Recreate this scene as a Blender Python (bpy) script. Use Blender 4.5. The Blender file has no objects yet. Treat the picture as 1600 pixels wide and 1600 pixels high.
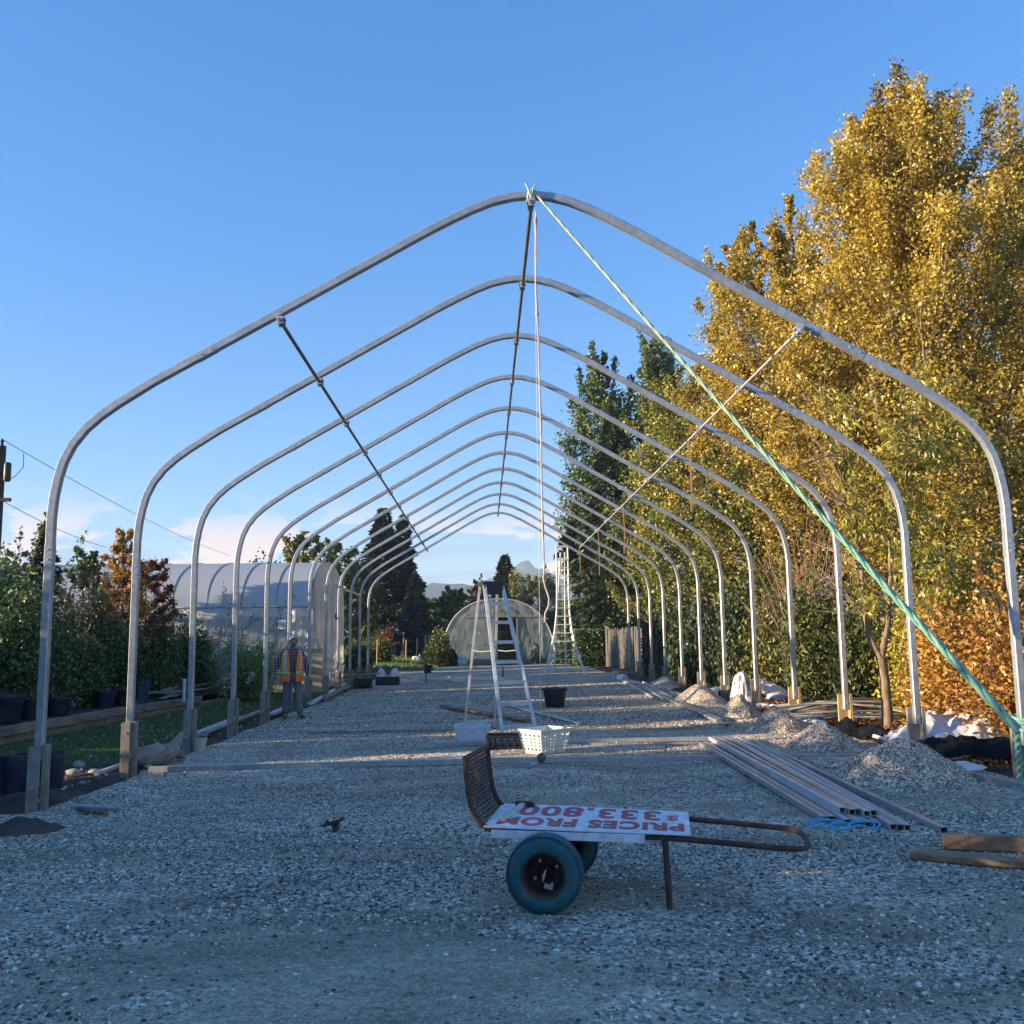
import bpy, bmesh, math, random
import numpy as np
from mathutils import Vector, Matrix, Euler
S = bpy.context.scene
COL = S.collection
rad = math.radians
RNG = np.random.default_rng(7)
random.seed(7)

# ------------------------------------------------------------------ camera
FPX, PITCH, YAW, ROLL, CX, CH = 1473.0, .1312, .03, -.0119, -.521, 1.67
cd = bpy.data.cameras.new('camera')
cd.sensor_width = 36.0
cd.lens = 36.0 * FPX / 1600.0
cd.clip_start = .05
cd.clip_end = 9000
cam = bpy.data.objects.new('camera', cd)
COL.objects.link(cam)
cam.location = (CX, 0, CH)
cam.rotation_mode = 'XYZ'
_m = Matrix.Rotation(-YAW, 3, 'Z') @ Matrix.Rotation(math.pi / 2 + PITCH, 3, 'X') @ Matrix.Rotation(ROLL, 3, 'Z')
cam.rotation_euler = _m.to_euler()
S.camera = cam

# ------------------------------------------------------------------ light
SUN_EL, SUN_AZ = rad(10.0), rad(-101.0)          # azimuth from +Y, clockwise: the sun stands to the left
SKY_STRENGTH, SUN_STRENGTH, EXPOSURE = .15, 5.0, 1.7
S.view_settings.view_transform = 'Standard'
S.view_settings.look = 'None'
S.view_settings.exposure = EXPOSURE
S.view_settings.gamma = 1.0
S.view_settings.use_curve_mapping = False
S.render.engine = 'CYCLES'
S.cycles.use_denoising = True
S.cycles.max_bounces = 8
S.cycles.transparent_max_bounces = 12
S.cycles.sample_clamp_indirect = 6.0
sl = bpy.data.lights.new('sun', 'SUN')
sl.energy = SUN_STRENGTH
sl.angle = rad(.55)
sl.color = (1.0, .79, .52)
so = bpy.data.objects.new('sun', sl)
COL.objects.link(so)
sd = Vector((math.sin(SUN_AZ) * math.cos(SUN_EL), math.cos(SUN_AZ) * math.cos(SUN_EL), math.sin(SUN_EL)))
so.rotation_euler = sd.to_track_quat('Z', 'Y').to_euler()
so.location = (-40, 0, 30)

W = bpy.data.worlds.new('World')
S.world = W
W.use_nodes = True
wn, wl = W.node_tree.nodes, W.node_tree.links
wn.clear()

def nd(nodes, typ, **kw):
    n = nodes.new(typ)
    for k, v in kw.items():
        if k.startswith('i_'):
            n.inputs[k[2:].replace('_', ' ')].default_value = v
        elif isinstance(k, str):
            setattr(n, k, v)
    return n

def mathn(nodes, links, op, a, b=None, c=None, clamp=False):
    n = nodes.new('ShaderNodeMath')
    n.operation = op
    n.use_clamp = clamp
    for i, v in enumerate((a, b, c)):
        if v is None:
            continue
        if isinstance(v, (int, float)):
            n.inputs[i].default_value = v
        else:
            links.new(v, n.inputs[i])
    return n.outputs[0]

def mixc(nodes, links, fac, a, b, mode='MIX'):
    n = nodes.new('ShaderNodeMix')
    n.data_type = 'RGBA'
    n.blend_type = mode
    for idx, v in ((0, fac), (6, a), (7, b)):
        if isinstance(v, (int, float)):
            n.inputs[idx].default_value = v
        elif isinstance(v, tuple):
            n.inputs[idx].default_value = v if len(v) == 4 else (*v, 1)
        else:
            links.new(v, n.inputs[idx])
    return n.outputs[2]

CL, CLOC = (.515, .565, .47, .58), (5.3, 1.9, .2)
def build_world():
    out = wn.new('ShaderNodeOutputWorld')
    bg = wn.new('ShaderNodeBackground')
    bg.inputs['Strength'].default_value = SKY_STRENGTH
    sky = wn.new('ShaderNodeTexSky')
    sky.sky_type = 'NISHITA'
    sky.sun_disc = False
    sky.sun_elevation = SUN_EL
    sky.sun_rotation = SUN_AZ
    sky.altitude = 20
    sky.air_density = 1.0
    sky.dust_density = .1
    sky.ozone_density = 3.0
    hs = wn.new('ShaderNodeHueSaturation')
    hs.inputs['Saturation'].default_value = 1.17
    hs.inputs['Value'].default_value = 1.0
    # one response for the whole dome: the camera that took the picture holds back the bright part of the sky
    sc = wn.new('ShaderNodeSeparateColor')
    cc = wn.new('ShaderNodeCombineColor')
    wl.new(sky.outputs[0], sc.inputs[0])
    for i, (ex, k) in enumerate(((.82, .60), (.72, .72), (.60, 1.08))):
        wl.new(mathn(wn, wl, 'MULTIPLY', mathn(wn, wl, 'POWER', sc.outputs[i], ex), k), cc.inputs[i])
    wl.new(cc.outputs[0], hs.inputs['Color'])
    tc = wn.new('ShaderNodeTexCoord')
    sep = wn.new('ShaderNodeSeparateXYZ')
    wl.new(tc.outputs['Generated'], sep.inputs[0])
    mp = wn.new('ShaderNodeMapping')
    mp.inputs['Scale'].default_value = (1, 1, 3.2)
    mp.inputs['Location'].default_value = CLOC
    wl.new(tc.outputs['Generated'], mp.inputs[0])
    n1 = nd(wn, 'ShaderNodeTexNoise', i_Scale=6.5, i_Detail=9.0, i_Roughness=.58)
    wl.new(mp.outputs[0], n1.inputs['Vector'])
    mp2 = wn.new('ShaderNodeMapping')
    mp2.inputs['Scale'].default_value = (1, 1, 14)
    wl.new(tc.outputs['Generated'], mp2.inputs[0])
    n2 = nd(wn, 'ShaderNodeTexNoise', i_Scale=5.0, i_Detail=5.0, i_Roughness=.5)
    wl.new(mp2.outputs[0], n2.inputs['Vector'])
    # band of low cloud all round the horizon
    def smooth(v, a, b):
        r = wn.new('ShaderNodeMapRange')
        r.interpolation_type = 'SMOOTHSTEP'
        wl.new(v, r.inputs[0])
        r.inputs[1].default_value = a
        r.inputs[2].default_value = b
        return r.outputs[0]
    z = sep.outputs[2]
    low = mathn(wn, wl, 'SUBTRACT', 1.0, smooth(z, .07, .155))
    puff = mathn(wn, wl, 'MULTIPLY', smooth(n1.outputs[0], CL[0], CL[1]), low)
    streak = mathn(wn, wl, 'MULTIPLY', smooth(n2.outputs[0], CL[2], CL[3]), mathn(wn, wl, 'SUBTRACT', 1.0, smooth(z, .06, .125)))
    c1 = mixc(wn, wl, mathn(wn, wl, 'MULTIPLY', streak, .75), hs.outputs[0], (.80, 1.0, 1.5, 1))
    c2 = mixc(wn, wl, mathn(wn, wl, 'MULTIPLY', puff, .95), c1, (2.9, 2.05, 1.75, 1))
    wl.new(c2, bg.inputs['Color'])
    wl.new(bg.outputs[0], out.inputs[0])
build_world()

# ------------------------------------------------------------------ where a photo point lies in the place
def _ray(px, py):
    u, v = px - 800, py - 800
    c, s = math.cos(ROLL), math.sin(ROLL)
    uu, vv = u * c + v * s, -u * s + v * c
    X, U = uu / FPX, -vv / FPX
    Y = math.cos(PITCH) - U * math.sin(PITCH)
    z = math.sin(PITCH) + U * math.cos(PITCH)
    return (X * math.cos(YAW) + Y * math.sin(YAW), -X * math.sin(YAW) + Y * math.cos(YAW), z)

def sstep(a, b, v):
    t = np.clip((v - a) / (b - a), 0, 1)
    return t * t * (3 - 2 * t)

def gz(x, y):
    """height of the ground"""
    t = np.clip((np.asarray(x, float) + 4.8) / 9.6, -.3, 1.3)
    rise = .36 * sstep(40, 60, np.asarray(y, float)) * (1 - sstep(-5.5, -3, np.asarray(x, float)))
    return .066 + .134 * t + rise

def gzf(x, y):
    return float(gz(x, y))

def G(px, py):
    r = _ray(px, py)
    z = .13
    for _ in range(6):
        t = (z - CH) / r[2]
        x, y = CX + r[0] * t, r[1] * t
        z = gzf(x, y)
    return Vector((x, y, z))

def P(px, py, Y):
    r = _ray(px, py)
    t = Y / r[1]
    return Vector((CX + r[0] * t, Y, CH + r[2] * t))

# ------------------------------------------------------------------ objects
ORIG = {}

def uname(n):
    return n

def link(o, parent=None, origin=None):
    COL.objects.link(o)
    if parent is not None:
        o.parent = parent
        ORIG[o.name] = ORIG[parent.name]
    else:
        ORIG[o.name] = Vector(origin if origin is not None else (0, 0, 0))
    return o

def tag(o, label=None, cat=None, group=None, kind=None):
    if label:
        o['label'] = label
    if cat:
        o['category'] = cat
    if group:
        o['group'] = group
    if kind:
        o['kind'] = kind
    return o

def thing(name, label, cat, loc, group=None):
    o = bpy.data.objects.new(name, None)
    o.empty_display_size = .1
    o.location = loc
    link(o, None, loc)
    return tag(o, label, cat, group)

def copy_thing(root, loc, rotz=0.0, label=None, group=None):
    def rec(o, p):
        c = o.copy()
        COL.objects.link(c)
        if p is not None:
            c.parent = p
        for ch in list(o.children):
            rec(ch, c)
        return c
    r = rec(root, None)
    r.location = loc
    r.rotation_euler = (0, 0, rotz)
    ORIG[r.name] = Vector(loc)
    if label:
        r['label'] = label
    if group:
        r['group'] = group
    return r

class MB:
    """collects shapes for one mesh (world coordinates)"""
    def __init__(s):
        s.v, s.f = [], []

    def add(s, vs, fs):
        o = len(s.v)
        s.v += [tuple(p) for p in vs]
        s.f += [tuple(i + o for i in f) for f in fs]
        return s

    def box(s, c, size, rot=None):
        c = Vector(c)
        hx, hy, hz = size[0] / 2, size[1] / 2, size[2] / 2
        R = rot if rot is not None else Matrix.Identity(3)
        vs = [c + R @ Vector((a * hx, b * hy, d * hz)) for a in (-1, 1) for b in (-1, 1) for d in (-1, 1)]
        return s.add(vs, [(0, 1, 3, 2), (4, 6, 7, 5), (0, 4, 5, 1), (2, 3, 7, 6), (0, 2, 6, 4), (1, 5, 7, 3)])

    def beam(s, a, b, w, h, up=(0, 0, 1)):
        a, b = Vector(a), Vector(b)
        d = (b - a)
        L = d.length
        d.normalize()
        u = Vector(up)
        sx = d.cross(u)
        if sx.length < 1e-4:
            sx = d.cross(Vector((1, 0, 0)))
        sx.normalize()
        u = sx.cross(d)
        R = Matrix((d, sx, u)).transposed()
        return s.box((a + b) / 2, (L, w, h), R)

    def hollow(s, a, b, w, h, t=.006, up=(0, 0, 1)):
        a, b = Vector(a), Vector(b)
        d = (b - a).normalized()
        sx = d.cross(Vector(up)).normalized()
        u = sx.cross(d)
        vs = []
        for p in (a, b):
            for k in (0, t):
                for e, g in ((-1, -1), (1, -1), (1, 1), (-1, 1)):
                    vs.append(p + sx * e * (w / 2 - k) + u * g * (h / 2 - k))
        fs = []
        for i in range(4):
            j = (i + 1) % 4
            fs += [(i, j, 8 + j, 8 + i), (4 + j, 4 + i, 12 + i, 12 + j), (j, i, 4 + i, 4 + j), (8 + i, 8 + j, 12 + j, 12 + i)]
        return s.add(vs, fs)

    def tube(s, pts, r, seg=8, closed=False, caps=True, sq=None, twist=0.0, shape=None):
        pts = [Vector(p) for p in pts]
        n = len(pts)
        rs = r if hasattr(r, '__len__') else [r] * n
        prev = None
        vs, fs = [], []
        if shape:
            seg = len(shape)
        for i, p in enumerate(pts):
            if closed:
                d = pts[(i + 1) % n] - pts[i - 1]
            else:
                d = pts[min(i + 1, n - 1)] - pts[max(i - 1, 0)]
            d.normalize()
            if prev is None:
                ref = Vector((0, 0, 1)) if abs(d.z) < .9 else Vector((0, 1, 0))
                nx = d.cross(ref).normalized()
            else:
                nx = (prev - d * prev.dot(d))
                if nx.length < 1e-5:
                    nx = d.orthogonal()
                nx.normalize()
            prev = nx
            ny = d.cross(nx)
            for k in range(seg):
                a = 2 * math.pi * k / seg + twist
                if shape:
                    vs.append(p + nx * shape[k][0] * rs[i] + ny * shape[k][1] * rs[i])
                elif sq:
                    ca, sa = math.cos(a), math.sin(a)
                    e = .24
                    x = math.copysign(abs(ca) ** e, ca)
                    y = math.copysign(abs(sa) ** e, sa)
                    vs.append(p + nx * x * rs[i] + ny * y * rs[i] * sq)
                else:
                    vs.append(p + (nx * math.cos(a) + ny * math.sin(a)) * rs[i])
        m = n if closed else n - 1
        for i in range(m):
            for k in range(seg):
                a, b = i * seg + k, i * seg + (k + 1) % seg
                j = (i + 1) % n
                c, d2 = j * seg + (k + 1) % seg, j * seg + k
                fs.append((a, b, c, d2))
        if caps and not closed:
            fs.append(tuple(reversed(range(seg))))
            fs.append(tuple((n - 1) * seg + k for k in range(seg)))
        return s.add(vs, fs)

    def lathe(s, prof, c=(0, 0, 0), seg=20, axis='Z', closed=False, sx=1, sy=1):
        """prof: (radius, height) pairs"""
        c = Vector(c)
        vs, fs = [], []
        for r, h in prof:
            for k in range(seg):
                a = 2 * math.pi * k / seg
                x, y = r * math.cos(a) * sx, r * math.sin(a) * sy
                if axis == 'Z':
                    q = Vector((x, y, h))
                elif axis == 'Y':
                    q = Vector((x, h, y))
                else:
                    q = Vector((h, x, y))
                vs.append(c + q)
        n = len(prof)
        for i in range(n if closed else n - 1):
            j = (i + 1) % n
            for k in range(seg):
                k2 = (k + 1) % seg
                fs.append((i * seg + k, i * seg + k2, j * seg + k2, j * seg + k))
        if not closed:
            if prof[0][0] > 1e-5:
                fs.append(tuple(reversed(range(seg))))
            if prof[-1][0] > 1e-5:
                fs.append(tuple((n - 1) * seg + k for k in range(seg)))
        return s.add(vs, fs)

    def grid(s, fn, nu, nv):
        vs = [fn(i / nu, j / nv) for i in range(nu + 1) for j in range(nv + 1)]
        fs = []
        for i in range(nu):
            for j in range(nv):
                a = i * (nv + 1) + j
                fs.append((a, a + nv + 1, a + nv + 2, a + 1))
        return s.add(vs, fs)

    def build(s, name, mat, parent=None, smooth=0, origin=None, bevel=0, solid=0):
        o0 = ORIG[parent.name] if parent is not None else Vector(origin if origin is not None else (0, 0, 0))
        me = bpy.data.meshes.new(name)
        me.from_pydata([(p[0] - o0.x, p[1] - o0.y, p[2] - o0.z) for p in s.v], [], s.f)
        bm = bmesh.new()
        bm.from_mesh(me)
        if not solid:
            bmesh.ops.recalc_face_normals(bm, faces=bm.faces)
        bm.to_mesh(me)
        bm.free()
        if smooth:
            me.polygons.foreach_set('use_smooth', [True] * len(me.polygons))
            me.set_sharp_from_angle(angle=rad(smooth if smooth > 1 else 40))
        me.materials.append(mat)
        o = bpy.data.objects.new(name, me)
        if parent is None:
            o.location = o0
        link(o, parent, o0)
        if bevel:
            b = o.modifiers.new('bevel', 'BEVEL')
            b.width = bevel
            b.segments = 2
            b.limit_method = 'ANGLE'
        if solid:
            b = o.modifiers.new('solid', 'SOLIDIFY')
            b.thickness = solid
            b.offset = 0
        return o

# ------------------------------------------------------------------ smooth value noise
def vnoise(x, y, seed=0):
    x = np.asarray(x, float)
    y = np.asarray(y, float)
    xi, yi = np.floor(x).astype(np.int64), np.floor(y).astype(np.int64)
    fx, fy = x - xi, y - yi
    fx, fy = fx * fx * (3 - 2 * fx), fy * fy * (3 - 2 * fy)
    def h(a, b):
        n = (a * 374761393 + b * 668265263 + seed * 1442695041) & 0x7fffffff
        n = ((n ^ (n >> 13)) * 1274126177) & 0x7fffffff
        return ((n ^ (n >> 16)) & 0xffff) / 65535.0
    return (h(xi, yi) * (1 - fx) + h(xi + 1, yi) * fx) * (1 - fy) + (h(xi, yi + 1) * (1 - fx) + h(xi + 1, yi + 1) * fx) * fy

def fbm(x, y, seed=0, oct=4):
    s, a, t = 0, .5, 0
    for k in range(oct):
        s = s + a * vnoise(np.asarray(x) * 2 ** k, np.asarray(y) * 2 ** k, seed + k)
        t += a
        a *= .5
    return s / t

# ------------------------------------------------------------------ materials
def newmat(name):
    m = bpy.data.materials.new(name)
    m.use_nodes = True
    n, l = m.node_tree.nodes, m.node_tree.links
    b = n['Principled BSDF']
    return m, n, l, b

def pm(name, c1, c2=None, scale=4.0, rough=.7, metal=0.0, bump=0.0, bscale=60.0, stretch=(1, 1, 1), spec=.5, lo=.35, hi=.65, detail=6.0, c3=None, s3=1.0):
    m, n, l, b = newmat(name)
    b.inputs['Roughness'].default_value = rough
    b.inputs['Metallic'].default_value = metal
    b.inputs['Specular IOR Level'].default_value = spec
    tc = n.new('ShaderNodeTexCoord')
    mp = n.new('ShaderNodeMapping')
    mp.inputs['Scale'].default_value = stretch
    l.new(tc.outputs['Object'], mp.inputs[0])
    if c2 is not None:
        no = nd(n, 'ShaderNodeTexNoise', i_Scale=scale, i_Detail=detail, i_Roughness=.6)
        l.new(mp.outputs[0], no.inputs['Vector'])
        cr = n.new('ShaderNodeValToRGB')
        cr.color_ramp.elements[0].position = lo
        cr.color_ramp.elements[1].position = hi
        cr.color_ramp.elements[0].color = (*c1, 1)
        cr.color_ramp.elements[1].color = (*c2, 1)
        l.new(no.outputs[0], cr.inputs[0])
        col = cr.outputs[0]
        if c3 is not None:
            n3 = nd(n, 'ShaderNodeTexNoise', i_Scale=s3, i_Detail=7.0, i_Roughness=.65)
            l.new(tc.outputs['Object'], n3.inputs['Vector'])
            mr = n.new('ShaderNodeMapRange')
            mr.inputs[1].default_value = .5
            mr.inputs[2].default_value = .68
            l.new(n3.outputs[0], mr.inputs[0])
            col = mixc(n, l, mr.outputs[0], col, (*c3, 1))
        l.new(col, b.inputs['Base Color'])
    else:
        b.inputs['Base Color'].default_value = (*c1, 1)
    if bump:
        nb = nd(n, 'ShaderNodeTexNoise', i_Scale=bscale, i_Detail=5.0, i_Roughness=.6)
        l.new(mp.outputs[0], nb.inputs['Vector'])
        bu = n.new('ShaderNodeBump')
        bu.inputs['Strength'].default_value = min(1, bump)
        bu.inputs['Distance'].default_value = .01 * max(1, bump)
        l.new(nb.outputs[0], bu.inputs['Height'])
        l.new(bu.outputs[0], b.inputs['Normal'])
    return m

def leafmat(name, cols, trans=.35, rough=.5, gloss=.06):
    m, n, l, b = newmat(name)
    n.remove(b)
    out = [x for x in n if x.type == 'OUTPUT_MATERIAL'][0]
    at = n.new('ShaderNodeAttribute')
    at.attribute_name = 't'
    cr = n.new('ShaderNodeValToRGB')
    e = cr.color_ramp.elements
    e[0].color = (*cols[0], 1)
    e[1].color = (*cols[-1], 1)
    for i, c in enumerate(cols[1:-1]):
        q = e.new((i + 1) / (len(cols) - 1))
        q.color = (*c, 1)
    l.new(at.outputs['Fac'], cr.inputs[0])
    d = n.new('ShaderNodeBsdfDiffuse')
    t = n.new('ShaderNodeBsdfTranslucent')
    g = n.new('ShaderNodeBsdfGlossy')
    g.inputs['Roughness'].default_value = rough
    l.new(cr.outputs[0], d.inputs[0])
    l.new(cr.outputs[0], t.inputs[0])
    m1 = n.new('ShaderNodeMixShader')
    m1.inputs[0].default_value = trans
    l.new(d.outputs[0], m1.inputs[1])
    l.new(t.outputs[0], m1.inputs[2])
    m2 = n.new('ShaderNodeMixShader')
    m2.inputs[0].default_value = gloss
    l.new(m1.outputs[0], m2.inputs[1])
    l.new(g.outputs[0], m2.inputs[2])
    l.new(m2.outputs[0], out.inputs[0])
    return m

def sheetmat(name, col, clear=.35, trans=.5, rough=.35, wr=6.0, stretch=(1, 1, 1)):
    """thin greenhouse plastic: partly see-through, partly milky"""
    m, n, l, b = newmat(name)
    n.remove(b)
    out = [x for x in n if x.type == 'OUTPUT_MATERIAL'][0]
    tc = n.new('ShaderNodeTexCoord')
    mp = n.new('ShaderNodeMapping')
    mp.inputs['Scale'].default_value = stretch
    l.new(tc.outputs['Object'], mp.inputs[0])
    no = nd(n, 'ShaderNodeTexNoise', i_Scale=wr, i_Detail=5.0)
    l.new(mp.outputs[0], no.inputs['Vector'])
    d = n.new('ShaderNodeBsdfDiffuse')
    t = n.new('ShaderNodeBsdfTranslucent')
    d.inputs[0].default_value = (*col, 1)
    t.inputs[0].default_value = (*col, 1)
    g = n.new('ShaderNodeBsdfGlossy')
    g.inputs['Roughness'].default_value = rough
    tr = n.new('ShaderNodeBsdfTransparent')
    m1 = n.new('ShaderNodeMixShader')
    m1.inputs[0].default_value = trans
    l.new(d.outputs[0], m1.inputs[1])
    l.new(t.outputs[0], m1.inputs[2])
    m2 = n.new('ShaderNodeMixShader')
    m2.inputs[0].default_value = .1
    l.new(m1.outputs[0], m2.inputs[1])
    l.new(g.outputs[0], m2.inputs[2])
    m3 = n.new('ShaderNodeMixShader')
    mr = n.new('ShaderNodeMapRange')
    mr.inputs[1].default_value = .24
    mr.inputs[2].default_value = .65
    mr.inputs[3].default_value = max(0, clear - .15)
    mr.inputs[4].default_value = clear + .15
    l.new(no.outputs[0], mr.inputs[0])
    l.new(mr.outputs[0], m3.inputs[0])
    l.new(m2.outputs[0], m3.inputs[1])
    l.new(tr.outputs[0], m3.inputs[2])
    l.new(m3.outputs[0], out.inputs[0])
    bu = n.new('ShaderNodeBump')
    bu.inputs['Strength'].default_value = .5
    bu.inputs['Distance'].default_value = .05
    l.new(no.outputs[0], bu.inputs['Height'])
    for q in (d, t, g):
        l.new(bu.outputs[0], q.inputs['Normal'])
    return m

GALV = pm('galvanised', (.33, .345, .36), (.47, .485, .50), scale=18, rough=.36, metal=.5, bump=.15, bscale=40, c3=(.30, .31, .33), s3=1.3)
GALVD = pm('galvanised_dull', (.38, .38, .39), (.50, .50, .50), scale=9, rough=.5, metal=.15, bump=.2, bscale=30, c3=(.34, .31, .28), s3=2.0, stretch=(1, 1, 1))
PIPE = pm('dark_pipe', (.10, .10, .11), (.18, .18, .19), scale=6, rough=.45, metal=.5)
ALU = pm('aluminium', (.50, .51, .52), (.66, .67, .68), scale=12, rough=.4, metal=.3, bump=.1, c3=(.42, .41, .39), s3=3)
WOODG = pm('grey_wood', (.20, .18, .155), (.33, .30, .26), scale=4, rough=.85, bump=.5, bscale=9, stretch=(6, 6, .7), c3=(.17, .14, .11), s3=2.5)
WOODN = pm('new_wood', (.36, .24, .11), (.50, .36, .18), scale=4, rough=.8, bump=.4, bscale=9, stretch=(6, 6, .7), c3=(.28, .17, .08), s3=3)
WOODB = pm('brown_wood', (.24, .125, .065), (.42, .25, .14), scale=4, rough=.85, bump=.5, bscale=8, stretch=(.6, 6, 6), c3=(.15, .09, .05), s3=2.5)
WOODT = pm('timber', (.19, .155, .11), (.31, .26, .19), scale=3, rough=.9, bump=.7, bscale=7, stretch=(5, .6, 6), c3=(.10, .085, .065), s3=1.6)
RUST = pm('rusty_steel', (.07, .032, .022), (.15, .07, .045), scale=14, rough=.75, metal=.25, bump=.4, bscale=60, c3=(.045, .03, .028), s3=5)
TEAL = pm('teal_rubber', (.006, .078, .092), (.014, .12, .135), scale=14, rough=.65, bump=.25, bscale=90, c3=(.085, .095, .085), s3=9)
BLACK = pm('black_plastic', (.010, .011, .013), (.022, .023, .027), scale=6, rough=.45)
NAVY = pm('dark_blue_plastic', (.010, .014, .035), (.02, .025, .05), scale=5, rough=.42, c3=(.06, .055, .05), s3=2.2)
WHITEP = pm('white_plastic', (.68, .68, .66), (.80, .80, .78), scale=7, rough=.45, c3=(.58, .55, .48), s3=6)
WHITEB = pm('white_board', (.66, .66, .66), (.80, .80, .81), scale=9, rough=.55, c3=(.5, .48, .46), s3=14)
RIM = pm('rim_paint', (.007, .006, .006), (.022, .014, .010), scale=9, rough=.6, metal=.2)
RED = pm('red_print', (.42, .05, .06), (.52, .10, .11), scale=40, rough=.6)
BARKT = pm('bark_tan', (.16, .11, .07), (.30, .22, .14), scale=6, rough=.9, bump=.9, bscale=14, stretch=(3, 3, .8), c3=(.10, .07, .05), s3=4)
BARK = pm('bark_brown', (.065, .05, .04), (.14, .11, .085), scale=5, rough=.9, bump=.9, bscale=12, stretch=(3, 3, .6))
TWIG = pm('twig', (.16, .085, .06), (.26, .15, .10), scale=5, rough=.8)
SOIL = pm('soil', (.045, .032, .024), (.10, .07, .05), scale=3, rough=.95, bump=1.5, bscale=25)

# ================================================================== THE SETTING
def raw_mesh(name, co, faces, mat, parent=None, kind=None, smooth=True, origin=(0, 0, 0)):
    """fast mesh from numpy: co (N,3), faces (M,k)"""
    me = bpy.data.meshes.new(name)
    co = np.asarray(co, np.float32)
    faces = np.asarray(faces, np.int32)
    k = faces.shape[1]
    me.vertices.add(len(co))
    me.vertices.foreach_set('co', co.ravel())
    me.loops.add(faces.size)
    me.loops.foreach_set('vertex_index', faces.ravel())
    me.polygons.add(len(faces))
    me.polygons.foreach_set('loop_start', np.arange(0, faces.size, k, dtype=np.int32))
    me.update(calc_edges=True)
    if smooth:
        me.polygons.foreach_set('use_smooth', np.ones(len(faces), bool))
    me.materials.append(mat)
    o = bpy.data.objects.new(name, me)
    if parent is None:
        o.location = origin
    link(o, parent, origin)
    if kind:
        o['kind'] = kind
    return o

def grid_faces(nx, ny):
    i, j = np.meshgrid(np.arange(nx - 1), np.arange(ny - 1), indexing='ij')
    a = (i * ny + j).ravel()
    return np.stack([a, a + ny, a + ny + 1, a + 1], 1)

def yard_left(y):
    return -4.75 - 5.0 * (1 - sstep(8.3, 9.4, y)) + .25 * (fbm(y * 1.3, y * 0 + 3.1, 5) - .5)

def yard_right(y):
    return 4.75 + 5.0 * (1 - sstep(7.6, 9.0, y)) - .35 * sstep(14, 20, y) + .3 * (fbm(y * 1.1, y * 0 + 9.1, 8) - .5)

def in_yard(x, y):
    e = .35
    return sstep(yard_left(y) - e, yard_left(y) + e, x) * (1 - sstep(yard_right(y) - e, yard_right(y) + e, x)) * (1 - sstep(49, 51.5, y))

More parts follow.
